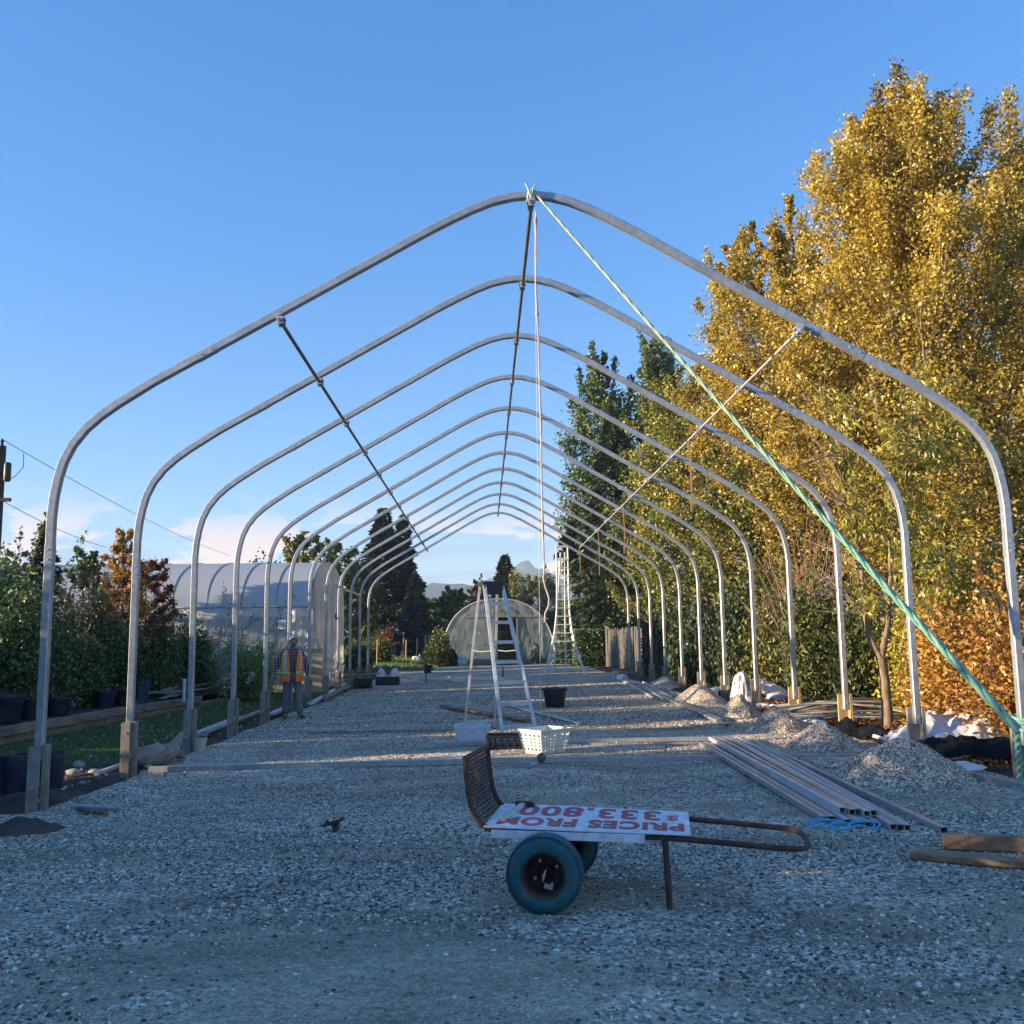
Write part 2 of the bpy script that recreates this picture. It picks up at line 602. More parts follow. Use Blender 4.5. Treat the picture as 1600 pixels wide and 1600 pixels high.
def build_ground():
    m, n, l, b = newmat('earth')
    b.inputs['Roughness'].default_value = .95
    b.inputs['Specular IOR Level'].default_value = .2
    tc = n.new('ShaderNodeTexCoord')
    sep = n.new('ShaderNodeSeparateXYZ')
    l.new(tc.outputs['Object'], sep.inputs[0])
    n1 = nd(n, 'ShaderNodeTexNoise', i_Scale=2.2, i_Detail=8.0, i_Roughness=.65)
    l.new(tc.outputs['Object'], n1.inputs['Vector'])
    cr = n.new('ShaderNodeValToRGB')
    e = cr.color_ramp.elements
    e[0].position, e[0].color = .30, (.035, .026, .020, 1)
    e[1].position, e[1].color = .72, (.13, .095, .068, 1)
    l.new(n1.outputs[0], cr.inputs[0])
    # grass beyond and on the left verge
    n2 = nd(n, 'ShaderNodeTexNoise', i_Scale=.9, i_Detail=6.0)
    l.new(tc.outputs['Object'], n2.inputs['Vector'])
    cg = n.new('ShaderNodeValToRGB')
    e = cg.color_ramp.elements
    e[0].position, e[0].color = .35, (.028, .048, .016, 1)
    e[1].position, e[1].color = .65, (.065, .095, .030, 1)
    l.new(n2.outputs[0], cg.inputs[0])
    def mr(v, a, c):
        r = n.new('ShaderNodeMapRange')
        r.interpolation_type = 'SMOOTHSTEP'
        r.inputs[1].default_value = a
        r.inputs[2].default_value = c
        l.new(v, r.inputs[0])
        return r.outputs[0]
    wob = mathn(n, l, 'MULTIPLY_ADD', n2.outputs[0], 1.6, -.8)
    xx = mathn(n, l, 'ADD', sep.outputs[0], wob)
    yy = mathn(n, l, 'ADD', sep.outputs[1], wob)
    left = mathn(n, l, 'MULTIPLY', mathn(n, l, 'SUBTRACT', 1.0, mr(xx, -5.6, -5.0)), mr(yy, 12.6, 13.8))
    far = mr(yy, 49.0, 52.0)
    fac = mathn(n, l, 'MAXIMUM', left, far)
    l.new(mixc(n, l, fac, cr.outputs[0], cg.outputs[0]), b.inputs['Base Color'])
    nb = nd(n, 'ShaderNodeTexNoise', i_Scale=22.0, i_Detail=6.0, i_Roughness=.7)
    l.new(tc.outputs['Object'], nb.inputs['Vector'])
    bu = n.new('ShaderNodeBump')
    bu.inputs['Distance'].default_value = .03
    bu.inputs['Strength'].default_value = .9
    l.new(nb.outputs[0], bu.inputs['Height'])
    l.new(bu.outputs[0], b.inputs['Normal'])
    xs = np.concatenate([-np.geomspace(6000, 16, 22), np.arange(-15, 15.01, .15), np.geomspace(16, 6000, 22)])
    ys = np.concatenate([-np.geomspace(6000, 8, 20), np.arange(-6, 30, .15), np.arange(30, 64, .5), np.geomspace(66, 6000, 30)])
    X, Y = np.meshgrid(xs, ys, indexing='ij')
    near = (np.abs(X) < 15) & (Y > -6) & (Y < 64)
    Z = gz(X, Y) + near * ((fbm(X * 1.1, Y * 1.1, 2) - .5) * .10 + (fbm(X * 6, Y * 6, 4, 3) - .5) * .035) - .085 * in_yard(X, Y)
    Z = Z - .0 * X
    # low soil banks along both edges of the yard
    Z += .07 * np.exp(-((X + 5.2) / .35) ** 2) * (Y > 7) * (Y < 13) + .05 * np.exp(-((X - 5.6) / .5) ** 2) * (Y > 8.5) * (Y < 30)
    co = np.stack([X, Y, Z], -1).reshape(-1, 3)
    raw_mesh('ground', co, grid_faces(len(xs), len(ys)), m, kind='structure')
build_ground()

def gravelmat(name, tint=(1, 1, 1), fines=True):
    m, n, l, b = newmat(name)
    b.inputs['Roughness'].default_value = .85
    b.inputs['Specular IOR Level'].default_value = .35
    tc = n.new('ShaderNodeTexCoord')
    vo = nd(n, 'ShaderNodeTexVoronoi', i_Scale=48.0)
    l.new(tc.outputs['Object'], vo.inputs['Vector'])
    sepc = n.new('ShaderNodeSeparateColor')
    l.new(vo.outputs['Color'], sepc.inputs[0])
    cr = n.new('ShaderNodeValToRGB')
    e = cr.color_ramp.elements
    e[0].position, e[0].color = 0, (.12, .095, .070, 1)
    e[1].position, e[1].color = 1, (.88, .81, .71, 1)
    q = e.new(.45)
    q.color = (.43, .35, .258, 1)
    q = e.new(.86)
    q.color = (.70, .585, .445, 1)
    l.new(sepc.outputs[0], cr.inputs[0])
    # dark gaps between stones
    gap = n.new('ShaderNodeMapRange')
    gap.inputs[1].default_value = .0
    gap.inputs[2].default_value = .75
    gap.inputs[3].default_value = 1.0
    gap.inputs[4].default_value = .28
    l.new(vo.outputs['Distance'], gap.inputs[0])
    col = cr.outputs[0]
    hgt = vo.outputs['Distance']
    if fines:
        n1 = nd(n, 'ShaderNodeTexNoise', i_Scale=.55, i_Detail=7.0, i_Roughness=.62)
        mp = n.new('ShaderNodeMapping')
        mp.inputs['Scale'].default_value = (.55, 1.25, 1)
        l.new(tc.outputs['Object'], mp.inputs[0])
        l.new(mp.outputs[0], n1.inputs['Vector'])
        r = n.new('ShaderNodeMapRange')
        r.interpolation_type = 'SMOOTHSTEP'
        r.inputs[1].default_value = .47
        r.inputs[2].default_value = .62
        r.inputs[4].default_value = .8
        at = n.new('ShaderNodeAttribute')
        at.attribute_name = 'bare'
        l.new(mathn(n, l, 'MULTIPLY_ADD', at.outputs['Fac'], .30, n1.outputs[0]), r.inputs[0])
        n2 = nd(n, 'ShaderNodeTexNoise', i_Scale=14.0, i_Detail=8.0, i_Roughness=.7)
        l.new(tc.outputs['Object'], n2.inputs['Vector'])
        cf = n.new('ShaderNodeValToRGB')
        e = cf.color_ramp.elements
        e[0].position, e[0].color = .3, (.205, .16, .102, 1)
        e[1].position, e[1].color = .7, (.42, .33, .215, 1)
        l.new(n2.outputs[0], cf.inputs[0])
        # grit and small chips pressed into the fines
        vf = nd(n, 'ShaderNodeTexVoronoi', i_Scale=105.0)
        l.new(tc.outputs['Object'], vf.inputs['Vector'])
        sf = n.new('ShaderNodeSeparateColor')
        l.new(vf.outputs['Color'], sf.inputs[0])
        gr = n.new('ShaderNodeMapRange')
        gr.inputs[3].default_value = .55
        gr.inputs[4].default_value = 1.35
        l.new(sf.outputs[0], gr.inputs[0])
        chip = n.new('ShaderNodeMapRange')
        chip.inputs[1].default_value = .93
        chip.inputs[2].default_value = .96
        l.new(sf.outputs[1], chip.inputs[0])
        vg = n.new('ShaderNodeVectorMath')
        vg.operation = 'SCALE'
        l.new(cf.outputs[0], vg.inputs[0])
        l.new(gr.outputs[0], vg.inputs['Scale'])
        fin = mixc(n, l, mathn(n, l, 'MULTIPLY', chip.outputs[0], .7), vg.outputs[0], (.60, .56, .48, 1))
        col = mixc(n, l, r.outputs[0], col, fin)
        n3 = nd(n, 'ShaderNodeTexNoise', i_Scale=1.6, i_Detail=5.0)
        mp3 = n.new('ShaderNodeMapping')
        mp3.inputs['Location'].default_value = (5, 2, 0)
        mp3.inputs['Scale'].default_value = (.5, 1.4, 1)
        l.new(tc.outputs['Object'], mp3.inputs[0])
        l.new(mp3.outputs[0], n3.inputs['Vector'])
        r3 = n.new('ShaderNodeMapRange')
        r3.inputs[1].default_value = .3
        r3.inputs[2].default_value = .7
        r3.inputs[3].default_value = .62
        r3.inputs[4].default_value = 1.34
        l.new(n3.outputs[0], r3.inputs[0])
        vm = n.new('ShaderNodeVectorMath')
        vm.operation = 'SCALE'
        l.new(col, vm.inputs[0])
        l.new(r3.outputs[0], vm.inputs['Scale'])
        col = vm.outputs[0]
        inv = mathn(n, l, 'SUBTRACT', 1.0, r.outputs[0])
        bs = mathn(n, l, 'MULTIPLY_ADD', inv, .85, .12)
    l.new(col, b.inputs['Base Color'])
    bu = n.new('ShaderNodeBump')
    bu.invert = True
    bu.inputs['Distance'].default_value = .016
    bu.inputs['Strength'].default_value = .9
    if fines:
        l.new(bs, bu.inputs['Strength'])
    l.new(hgt, bu.inputs['Height'])
    l.new(bu.outputs[0], b.inputs['Normal'])
    return m

GRAVEL = gravelmat('gravel')
HEAPG = gravelmat('gravel_heap', fines=False)

def stonemat():
    m, n, l, b = newmat('stone')
    b.inputs['Roughness'].default_value = .8
    oi = n.new('ShaderNodeObjectInfo')
    cr = n.new('ShaderNodeValToRGB')
    e = cr.color_ramp.elements
    e[0].position, e[0].color = 0, (.045, .038, .031, 1)
    e[1].position, e[1].color = 1, (.92, .86, .77, 1)
    for p, c in ((.35, (.21, .172, .130)), (.70, (.50, .42, .32)), (.93, (.79, .69, .555))):
        q = e.new(p)
        q.color = (*c, 1)
    l.new(oi.outputs['Random'], cr.inputs[0])
    l.new(cr.outputs[0], b.inputs['Base Color'])
    return m
STONE = stonemat()

def scatter_group(name, mat, dens, rmin, rmax, seed, flat=.62, keep=False):
    """geometry nodes: crushed stones spread over the mesh, thinned by the vertex attribute dens"""
    g = bpy.data.node_groups.new(name, 'GeometryNodeTree')
    g.interface.new_socket('Geometry', in_out='INPUT', socket_type='NodeSocketGeometry')
    g.interface.new_socket('Geometry', in_out='OUTPUT', socket_type='NodeSocketGeometry')
    n, l = g.nodes, g.links
    gi, go = n.new('NodeGroupInput'), n.new('NodeGroupOutput')
    di = n.new('GeometryNodeDistributePointsOnFaces')
    at = n.new('GeometryNodeInputNamedAttribute')
    at.data_type = 'FLOAT'
    at.inputs['Name'].default_value = 'dens'
    mu = n.new('ShaderNodeMath')
    mu.operation = 'MULTIPLY'
    mu.inputs[1].default_value = dens
    l.new(at.outputs[0], mu.inputs[0])
    l.new(gi.outputs[0], di.inputs['Mesh'])
    l.new(mu.outputs[0], di.inputs['Density'])
    di.inputs['Seed'].default_value = seed
    j = n.new('GeometryNodeGeometryToInstance')
    for k in range(4):
        ic = n.new('GeometryNodeMeshIcoSphere')
        ic.inputs['Radius'].default_value = 1
        ic.inputs['Subdivisions'].default_value = 1
        no = n.new('ShaderNodeTexNoise')
        no.noise_dimensions = '4D'
        no.inputs['W'].default_value = seed * 3.1 + k * 7.7
        no.inputs['Scale'].default_value = 1.1
        sb = n.new('ShaderNodeVectorMath')
        sb.operation = 'SUBTRACT'
        sb.inputs[1].default_value = (.5, .5, .5)
        l.new(no.outputs['Color'], sb.inputs[0])
        sc = n.new('ShaderNodeVectorMath')
        sc.operation = 'SCALE'
        sc.inputs['Scale'].default_value = 2.2
        l.new(sb.outputs[0], sc.inputs[0])
        sp = n.new('GeometryNodeSetPosition')
        l.new(ic.outputs[0], sp.inputs['Geometry'])
        l.new(sc.outputs[0], sp.inputs['Offset'])
        sm = n.new('GeometryNodeSetMaterial')
        sm.inputs['Material'].default_value = mat
        l.new(sp.outputs[0], sm.inputs['Geometry'])
        tr = n.new('GeometryNodeTransform')
        tr.inputs['Scale'].default_value = (1.15, .9 - .1 * (k % 2), flat)
        l.new(sm.outputs[0], tr.inputs['Geometry'])
        l.new(tr.outputs[0], j.inputs[0])
    ip = n.new('GeometryNodeInstanceOnPoints')
    ip.inputs['Pick Instance'].default_value = True
    l.new(di.outputs['Points'], ip.inputs['Points'])
    l.new(j.outputs[0], ip.inputs['Instance'])
    rr = n.new('FunctionNodeRandomValue')
    rr.data_type = 'FLOAT_VECTOR'
    rr.inputs[0].default_value = (-.5, -.5, 0)
    rr.inputs[1].default_value = (.5, .5, 6.28)
    rr.inputs['Seed'].default_value = seed + 3
    l.new(rr.outputs[0], ip.inputs['Rotation'])
    rs = n.new('FunctionNodeRandomValue')
    rs.data_type = 'FLOAT'
    rs.inputs[2].default_value = 0
    rs.inputs[3].default_value = 1
    rs.inputs['Seed'].default_value = seed + 9
    pw = n.new('ShaderNodeMath')
    pw.operation = 'POWER'
    pw.inputs[1].default_value = 3.0
    l.new(rs.outputs[1], pw.inputs[0])
    ma = n.new('ShaderNodeMath')
    ma.operation = 'MULTIPLY_ADD'
    ma.inputs[1].default_value = rmax - rmin
    ma.inputs[2].default_value = rmin
    l.new(pw.outputs[0], ma.inputs[0])
    l.new(ma.outputs[0], ip.inputs['Scale'])
    if keep:
        jn = n.new('GeometryNodeJoinGeometry')
        l.new(gi.outputs[0], jn.inputs[0])
        l.new(ip.outputs[0], jn.inputs[0])
        l.new(jn.outputs[0], go.inputs[0])
    else:
        l.new(ip.outputs[0], go.inputs[0])
    return g

def yard_z(X, Y):
    e = in_yard(X, Y)
    return gz(X, Y) + .02 + (fbm(X * .9, Y * .9, 12) - .5) * .05 + (fbm(X * 5, Y * 5, 14, 3) - .5) * .018 - .09 * (1 - sstep(.15, .6, e))

def bare_ground(X, Y):
    """packed fines worn free of loose stones"""
    w = .9 * (fbm(X * 1.6, Y * 1.6, 31, 4) - .5) + .35 * (fbm(X * 7, Y * 7, 33, 3) - .5)
    b = 0
    for cx, cy, rx, ry, k in ((-1.05, 4.3, 1.15, .78, 1.0), (-2.3, 4.7, .8, .5, .7), (2.35, 4.6, .55, .9, .9), (1.55, 5.0, .5, .35, .6), (-1.2, 7.2, 1.3, .5, .5), (2.9, 6.3, .7, .6, .5), (-3.6, 7.0, 1.0, .6, .5)):
        b = np.maximum(b, k * (1 - sstep(.55, 1.15, np.sqrt(((X - cx) / rx) ** 2 + ((Y - cy) / ry) ** 2) + w)))
    return np.clip(b + .45 * sstep(.55, .72, fbm(X * .55 + 9, Y * 1.0 + 4, 35, 5)), 0, 1)

def stone_cover(X, Y):
    """where loose stones lie thick, and where the packed fines show"""
    c = sstep(.38, .60, fbm(X * .6 + 3, Y * 1.1 + 1.7, 21, 5))
    return np.clip((.22 + .78 * c) * (1 - .93 * bare_ground(X, Y)), .03, 1)

def build_yard():
    xs = np.arange(-10, 10.01, .1)
    ys = np.concatenate([np.arange(-3, 26, .1), np.arange(26, 52, .3)])
    X, Y = np.meshgrid(xs, ys, indexing='ij')
    co = np.stack([X, Y, yard_z(X, Y)], -1).reshape(-1, 3)
    f = grid_faces(len(xs), len(ys))
    keep = in_yard(X, Y).ravel()[f].max(1) > .02
    o = raw_mesh('gravel_yard', co, f[keep], GRAVEL, kind='structure')
    a = o.data.attributes.new('bare', 'FLOAT', 'POINT')
    a.data.foreach_set('value', bare_ground(X, Y).ravel().astype(np.float32))
    # loose stones
    for nm, y0, y1, st, dens, r0, r1, sd in (('gravel', 2.6, 8.0, .08, 3400, .004, .016, 1), ('gravel', 8.0, 15.5, .12, 1400, .006, .015, 2), ('gravel', 15.5, 30.0, .2, 650, .009, .022, 3)):
        xs2 = np.arange(-5.6, 5.61, st)
        ys2 = np.arange(y0, y1 + .001, st)
        X, Y = np.meshgrid(xs2, ys2, indexing='ij')
        co = np.stack([X, Y, yard_z(X, Y)], -1).reshape(-1, 3)
        f = grid_faces(len(xs2), len(ys2))
        inside = in_yard(X, Y).ravel()[f].min(1) > .5
        vis = np.abs(co[f[:, 0], 0] + .3) < .62 * co[f[:, 0], 1] + .3
        o = raw_mesh(nm, co, f[inside & vis], STONE, kind='stuff')
        a = o.data.attributes.new('dens', 'FLOAT', 'POINT')
        a.data.foreach_set('value', stone_cover(X, Y).ravel().astype(np.float32))
        md = o.modifiers.new('stones', 'NODES')
        md.node_group = scatter_group('loose_stones_%d' % sd, STONE, dens, r0, r1, sd)
        o['label'] = 'loose crushed grey stones lying on the yard'
build_yard()

def build_hills():
    m = pm('hill_forest', (.020, .030, .026), (.038, .050, .040), scale=.01, rough=1, spec=0, detail=8)
    def ridge(name, Y0, prof, depth, seed, x0, x1, n=240):
        xs = np.linspace(x0, x1, n)
        top = np.interp(xs, [p[0] for p in prof], [p[1] for p in prof])
        top = top * (1 + .10 * (fbm(xs / 60., xs * 0, seed, 5) - .5)) 
        v = np.linspace(0, 1, 21)
        X = np.repeat(xs[:, None], 21, 1)
        Yy = Y0 - depth / 2 + depth * v[None, :] + 0 * X
        sh = np.sin(np.pi * v) ** 1.3
        Z = -2 + (top[:, None] + 2) * sh[None, :] * (.82 + .36 * fbm(X / 90., Yy / 90., seed + 4, 5) * 1.0)
        Z = np.where(sh[None, :] > .985, top[:, None] * (1 + .0 * X), Z)
        raw_mesh(name, np.stack([X, Yy, Z], -1).reshape(-1, 3), grid_faces(n, 21), m, kind='structure')
    def pr(pts, Y):
        r = []
        for px, py in pts:
            q = P(px, py, Y)
            r.append((q.x, q.z))
        return r
    near = pr([(560, 955), (640, 926), (665, 917), (690, 914), (715, 909), (740, 913), (780, 925), (840, 938), (900, 950), (990, 945)], 1500)
    near = [(-3000, 45), (-1400, 70), (-700, 55)] + near + [(400, 60), (900, 75), (3000, 50)]
    far = pr([(700, 930), (740, 915), (770, 900), (795, 893), (806, 882), (814, 876), (823, 874), (830, 880), (838, 888), (848, 889), (858, 893), (880, 900), (930, 915), (1000, 925)], 1900)
    far = [(-3000, 100), (-1500, 90), (-800, 95)] + far + [(900, 110), (1500, 95), (3000, 100)]
    ridge('hills', 1500, near, 500, 3, -2900, 2900)
    ridge('mountain', 1950, far, 300, 7, -2900, 2900, 420)
build_hills()

# ================================================================== VEGETATION
def unit(v):
    return v / np.maximum(np.linalg.norm(v, axis=-1, keepdims=True), 1e-9)

def leaf_mesh(name, pos, size, mat, parent, rng, axis=None, wid=.62, t=None, fold=.22, kind=None, origin=None):
    """one folded four-cornered leaf per position"""
    N = len(pos)
    a = unit(rng.normal(size=(N, 3)))
    if axis is not None:
        a = unit(a * .75 + axis)
    b = unit(np.cross(a, unit(rng.normal(size=(N, 3)))))
    c = np.cross(a, b)
    s = np.broadcast_to(np.asarray(size, float), (N,))[:, None] * rng.uniform(.7, 1.25, (N, 1))
    w = s * wid * .5
    o0 = np.array(ORIG[parent.name] if parent is not None else (origin or (0, 0, 0)))
    p = pos - o0
    v0 = p - a * s * .5
    v1 = p + b * w + c * w * fold
    v2 = p + a * s * .5
    v3 = p - b * w + c * w * fold
    co = np.stack([v0, v1, v2, v3], 1).reshape(-1, 3)
    f = np.arange(4 * N).reshape(N, 4)
    o = raw_mesh(name, co, f, mat, parent, smooth=False, origin=(origin or (0, 0, 0)))
    if t is None:
        t = rng.random(N)
    at = o.data.attributes.new('t', 'FLOAT', 'FACE')
    at.data.foreach_set('value', np.clip(t, 0, 1).astype(np.float32))
    if kind:
        o['kind'] = kind
    return o

def curve_pts(p0, d0, d1, L, n, rng, wob=.06):
    p = np.array(p0, float)
    out = [p.copy()]
    for i in range(n):
        t = (i + 1) / n
        d = unit(np.array(d0) * (1 - t) + np.array(d1) * t + rng.normal(size=3) * wob)
        p = p + d * L / n
        out.append(p.copy())
    return out

def tree(name, label, base, top, R, mat, bark=BARK, leaf=.12, n_leaf=20000, n_limb=40, up=.6, start=.18, prof='round', trunk_r=.14, seed=1,
         group=None, cat='tree', spread=.35, leaders=0, wid=.62, axis=None, tshift=0.0, droop=0.0, skew=(0, 0), twigs=7, tube_twigs=True):
    rng = np.random.default_rng(seed)
    base = np.array(base, float)
    H = top - base[2]
    root = thing(name, label, cat, tuple(base), group)
    mb = MB()
    lean = np.array([skew[0], skew[1], 0.0])
    def axis_at(h):
        return base + lean * (h ** 1.5) + np.array([0, 0, H * h])
    tp = [axis_at(h) + np.array([math.sin(h * 7 + seed), math.cos(h * 5 + seed), 0]) * .02 * R for h in np.linspace(0, .93, 9)]
    mb.tube(tp, [trunk_r * (1.25 if i == 0 else 1) * (1 - .88 * i / 8) for i in range(9)], 8)
    def rad_at(h):
        if prof == 'round':
            return R * math.sqrt(max(0.02, 1 - ((h - .55) / .52) ** 2))
        if prof == 'column':
            return R * (min(1, (h - start + .12) * 4)) * (1 - max(0, h - .55) ** 1.4 * 1.9)
        if prof == 'cone':
            return R * max(.04, (1 - (h - start) / (1 - start)))
        if prof == 'egg':
            return R * math.sqrt(max(.02, 1 - ((h - .42) / .60) ** 2)) * (1.1 - .35 * h)
        if prof == 'vase':
            return R * max(.1, min(1, .25 + 1.1 * h)) * math.sqrt(max(.05, 1 - max(0, h - .65) ** 2 * 6))
        return R
    P_, A_, C_ = [], [], []
    per = max(1, n_leaf // max(1, (n_limb + leaders * 2) * twigs))
    ga = 2.39996
    for i in range(n_limb + leaders):
        lead = i >= n_limb
        if lead:
            h0 = rng.uniform(max(.25, start), .55)
            az = ga * i + rng.normal() * .5
            fr = rng.uniform(.05, .66)
            tgt_h = rng.uniform(.90, 1.0) - .10 * fr ** 2
            rr = R * fr
            tgt = axis_at(tgt_h) + np.array([math.cos(az), math.sin(az), 0]) * rr
            p0 = axis_at(h0)
            d = tgt - p0
            L = np.linalg.norm(d)
            d0 = unit(d * np.array([1.5, 1.5, .8]))
            d1 = unit(d * np.array([.35, .35, 1.2]))
        else:
            h0 = start + (1 - start) * ((i + .5) / n_limb) ** (.9 if prof != 'cone' else 1.15) * .97
            az = ga * i + rng.normal() * .35
            rr = rad_at(min(h0 + .1, .985)) * rng.uniform(.72, 1.08)
            p0 = axis_at(h0 * .95)
            hor = np.array([math.cos(az), math.sin(az), 0])
            L = rr * (1 + .35 * up)
            d0 = unit(hor + np.array([0, 0, up * .6]))
            d1 = unit(hor * (1 - .55 * up) + np.array([0, 0, up * 1.3 - droop]))
        pts = curve_pts(p0, d0, d1, L, 6, rng)
        r0 = max(.008, trunk_r * (1 - h0 * .8) * .38)
        mb.tube(pts, [r0 * (1 - .85 * k / 6) for k in range(7)], 5, caps=False)
        ct = rng.normal() * .13
        if lead:
            # a leafy plume that thins out towards its tip
            m = per * twigs * 2
            v = rng.uniform(.18, 1.0, m)
            pa = np.array(pts)
            j = np.minimum(5, (v * 6).astype(int))
            pp = pa[j] + (pa[j + 1] - pa[j]) * (v * 6 - j)[:, None] + rng.normal(size=(m, 3)) * np.array([1, 1, 1.5]) * (.40 * (1.08 - v) + .05)[:, None] * min(1.0, R / 3.6)
            P_.append(pp)
            A_.append(np.repeat((unit(pts[-1] - pts[3]) * .5 + np.array([0, 0, -.2]))[None, :], m, 0))
            C_.append(np.full(m, ct) + .10 * np.sin(v * 25 + i))
        for k in range(0 if lead else twigs):
            u = rng.uniform(.22, 1.0) if not lead else rng.uniform(.35, 1.0)
            q = u * 6
            j = min(5, int(q))
            s0 = pts[j] + (pts[j + 1] - pts[j]) * (q - j)
            dirl = unit(pts[j + 1] - pts[j])
            dt = unit(dirl * .7 + rng.normal(size=3) * .65 + np.array([0, 0, .35 * up - droop]))
            tl = (.16 + .22 * rng.random()) * max(.5, min(L, 1.1 * R)) * (1.05 - .45 * u)
            if lead:
                tl = rng.uniform(.30, .80) * (1.25 - .8 * u)
                dt = unit(dirl + rng.normal(size=3) * .35 + np.array([0, 0, .3]))
            if tube_twigs and k < (8 if lead else 4):
                mb.tube([s0, s0 + dt * tl * .55, s0 + dt * tl], [r0 * .32, r0 * .2, r0 * .08], 3, caps=False)
            v = rng.random(per) ** .8
            pp = s0 + dt * (v * tl)[:, None] + rng.normal(size=(per, 3)) * spread * tl * .55
            P_.append(pp)
            A_.append(np.repeat((dt * .5 + np.array([0, 0, -.25]))[None, :], per, 0))
            C_.append(np.full(per, ct + rng.normal() * .1))
    pos = np.concatenate(P_)
    if base[0] > 5 and base[1] < 48:
        # twigs that would reach in between the posts have been cut back
        keep = (pos[:, 0] > 5.0 + .25 * rng.random(len(pos))) | (pos[:, 2] > 7.0)
        pos, A_, C_ = pos[keep], [np.concatenate(A_)[keep]], [np.concatenate(C_)[keep]]
    ax = np.concatenate(A_) if axis is None else np.repeat(np.array(axis, float)[None], len(pos), 0)
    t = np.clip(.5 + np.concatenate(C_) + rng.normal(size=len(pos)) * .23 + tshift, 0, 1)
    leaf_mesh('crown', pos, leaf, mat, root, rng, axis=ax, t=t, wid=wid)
    mb.build('trunk', bark, root, smooth=60)
    return root

def conifer(name, label, base, top, R, mat, n=5000, seed=1, group=None, leaf=.5, start=.04, droop=.25, trunk_r=.2, ragged=.25, wid=.3, layers=None, cat='tree', lift=.0):
    rng = np.random.default_rng(seed)
    base = np.array(base, float)
    H = top - base[2]
    root = thing(name, label, cat, tuple(base), group)
    mb = MB()
    mb.tube([base, base + np.array([0, 0, H * .5]), base + np.array([0, 0, H * .98])], [trunk_r, trunk_r * .6, .02], 7)
    nb = layers or 90
    P_, A_, C_ = [], [], []
    per = max(4, n // nb)
    for i in range(nb):
        h = start + (1 - start) * (i + .3) / nb
        az = i * 2.39996 + rng.normal() * .3
        rr = R * (1 - h) ** .85 * rng.uniform(1 - ragged, 1 + ragged) + .06 * R
        hor = np.array([math.cos(az), math.sin(az), 0])
        p0 = base + np.array([0, 0, H * h])
        pts = curve_pts(p0, unit(hor + np.array([0, 0, .15 + lift])), unit(hor + np.array([0, 0, -droop + lift])), rr, 4, rng, .03)
        if rr > .25 * R:
            mb.tube(pts, [trunk_r * .22, trunk_r * .16, trunk_r * .1, trunk_r * .06, .01], 4, caps=False)
        u = rng.random(per) ** .6 * 4
        j = np.minimum(3, u.astype(int))
        pa = np.array(pts)
        pp = pa[j] + (pa[j + 1] - pa[j]) * (u - j)[:, None]
        side = np.cross(hor, [0, 0, 1.0])
        sp = rng.normal(size=per) * rr * .20 * (1.15 - u / 4)
        pp = pp + side[None, :] * sp[:, None] + np.array([0, 0, 1.0])[None] * (rng.normal(size=per) * .05 * R - .10 * np.abs(sp))[:, None]
        P_.append(pp)
        A_.append(hor[None] * .9 + side[None] * np.sign(sp)[:, None] * .6 + np.array([0, 0, -droop * .7 + lift])[None])
        C_.append(np.full(per, rng.normal() * .12))
    pos = np.concatenate(P_)
    t = np.clip(.5 + np.concatenate(C_) + rng.normal(size=len(pos)) * .18, 0, 1)
    leaf_mesh('crown', pos, leaf, mat, root, rng, axis=np.concatenate(A_) * 1.6, t=t, wid=wid)
    mb.build('trunk', BARK, root, smooth=60)
    return root

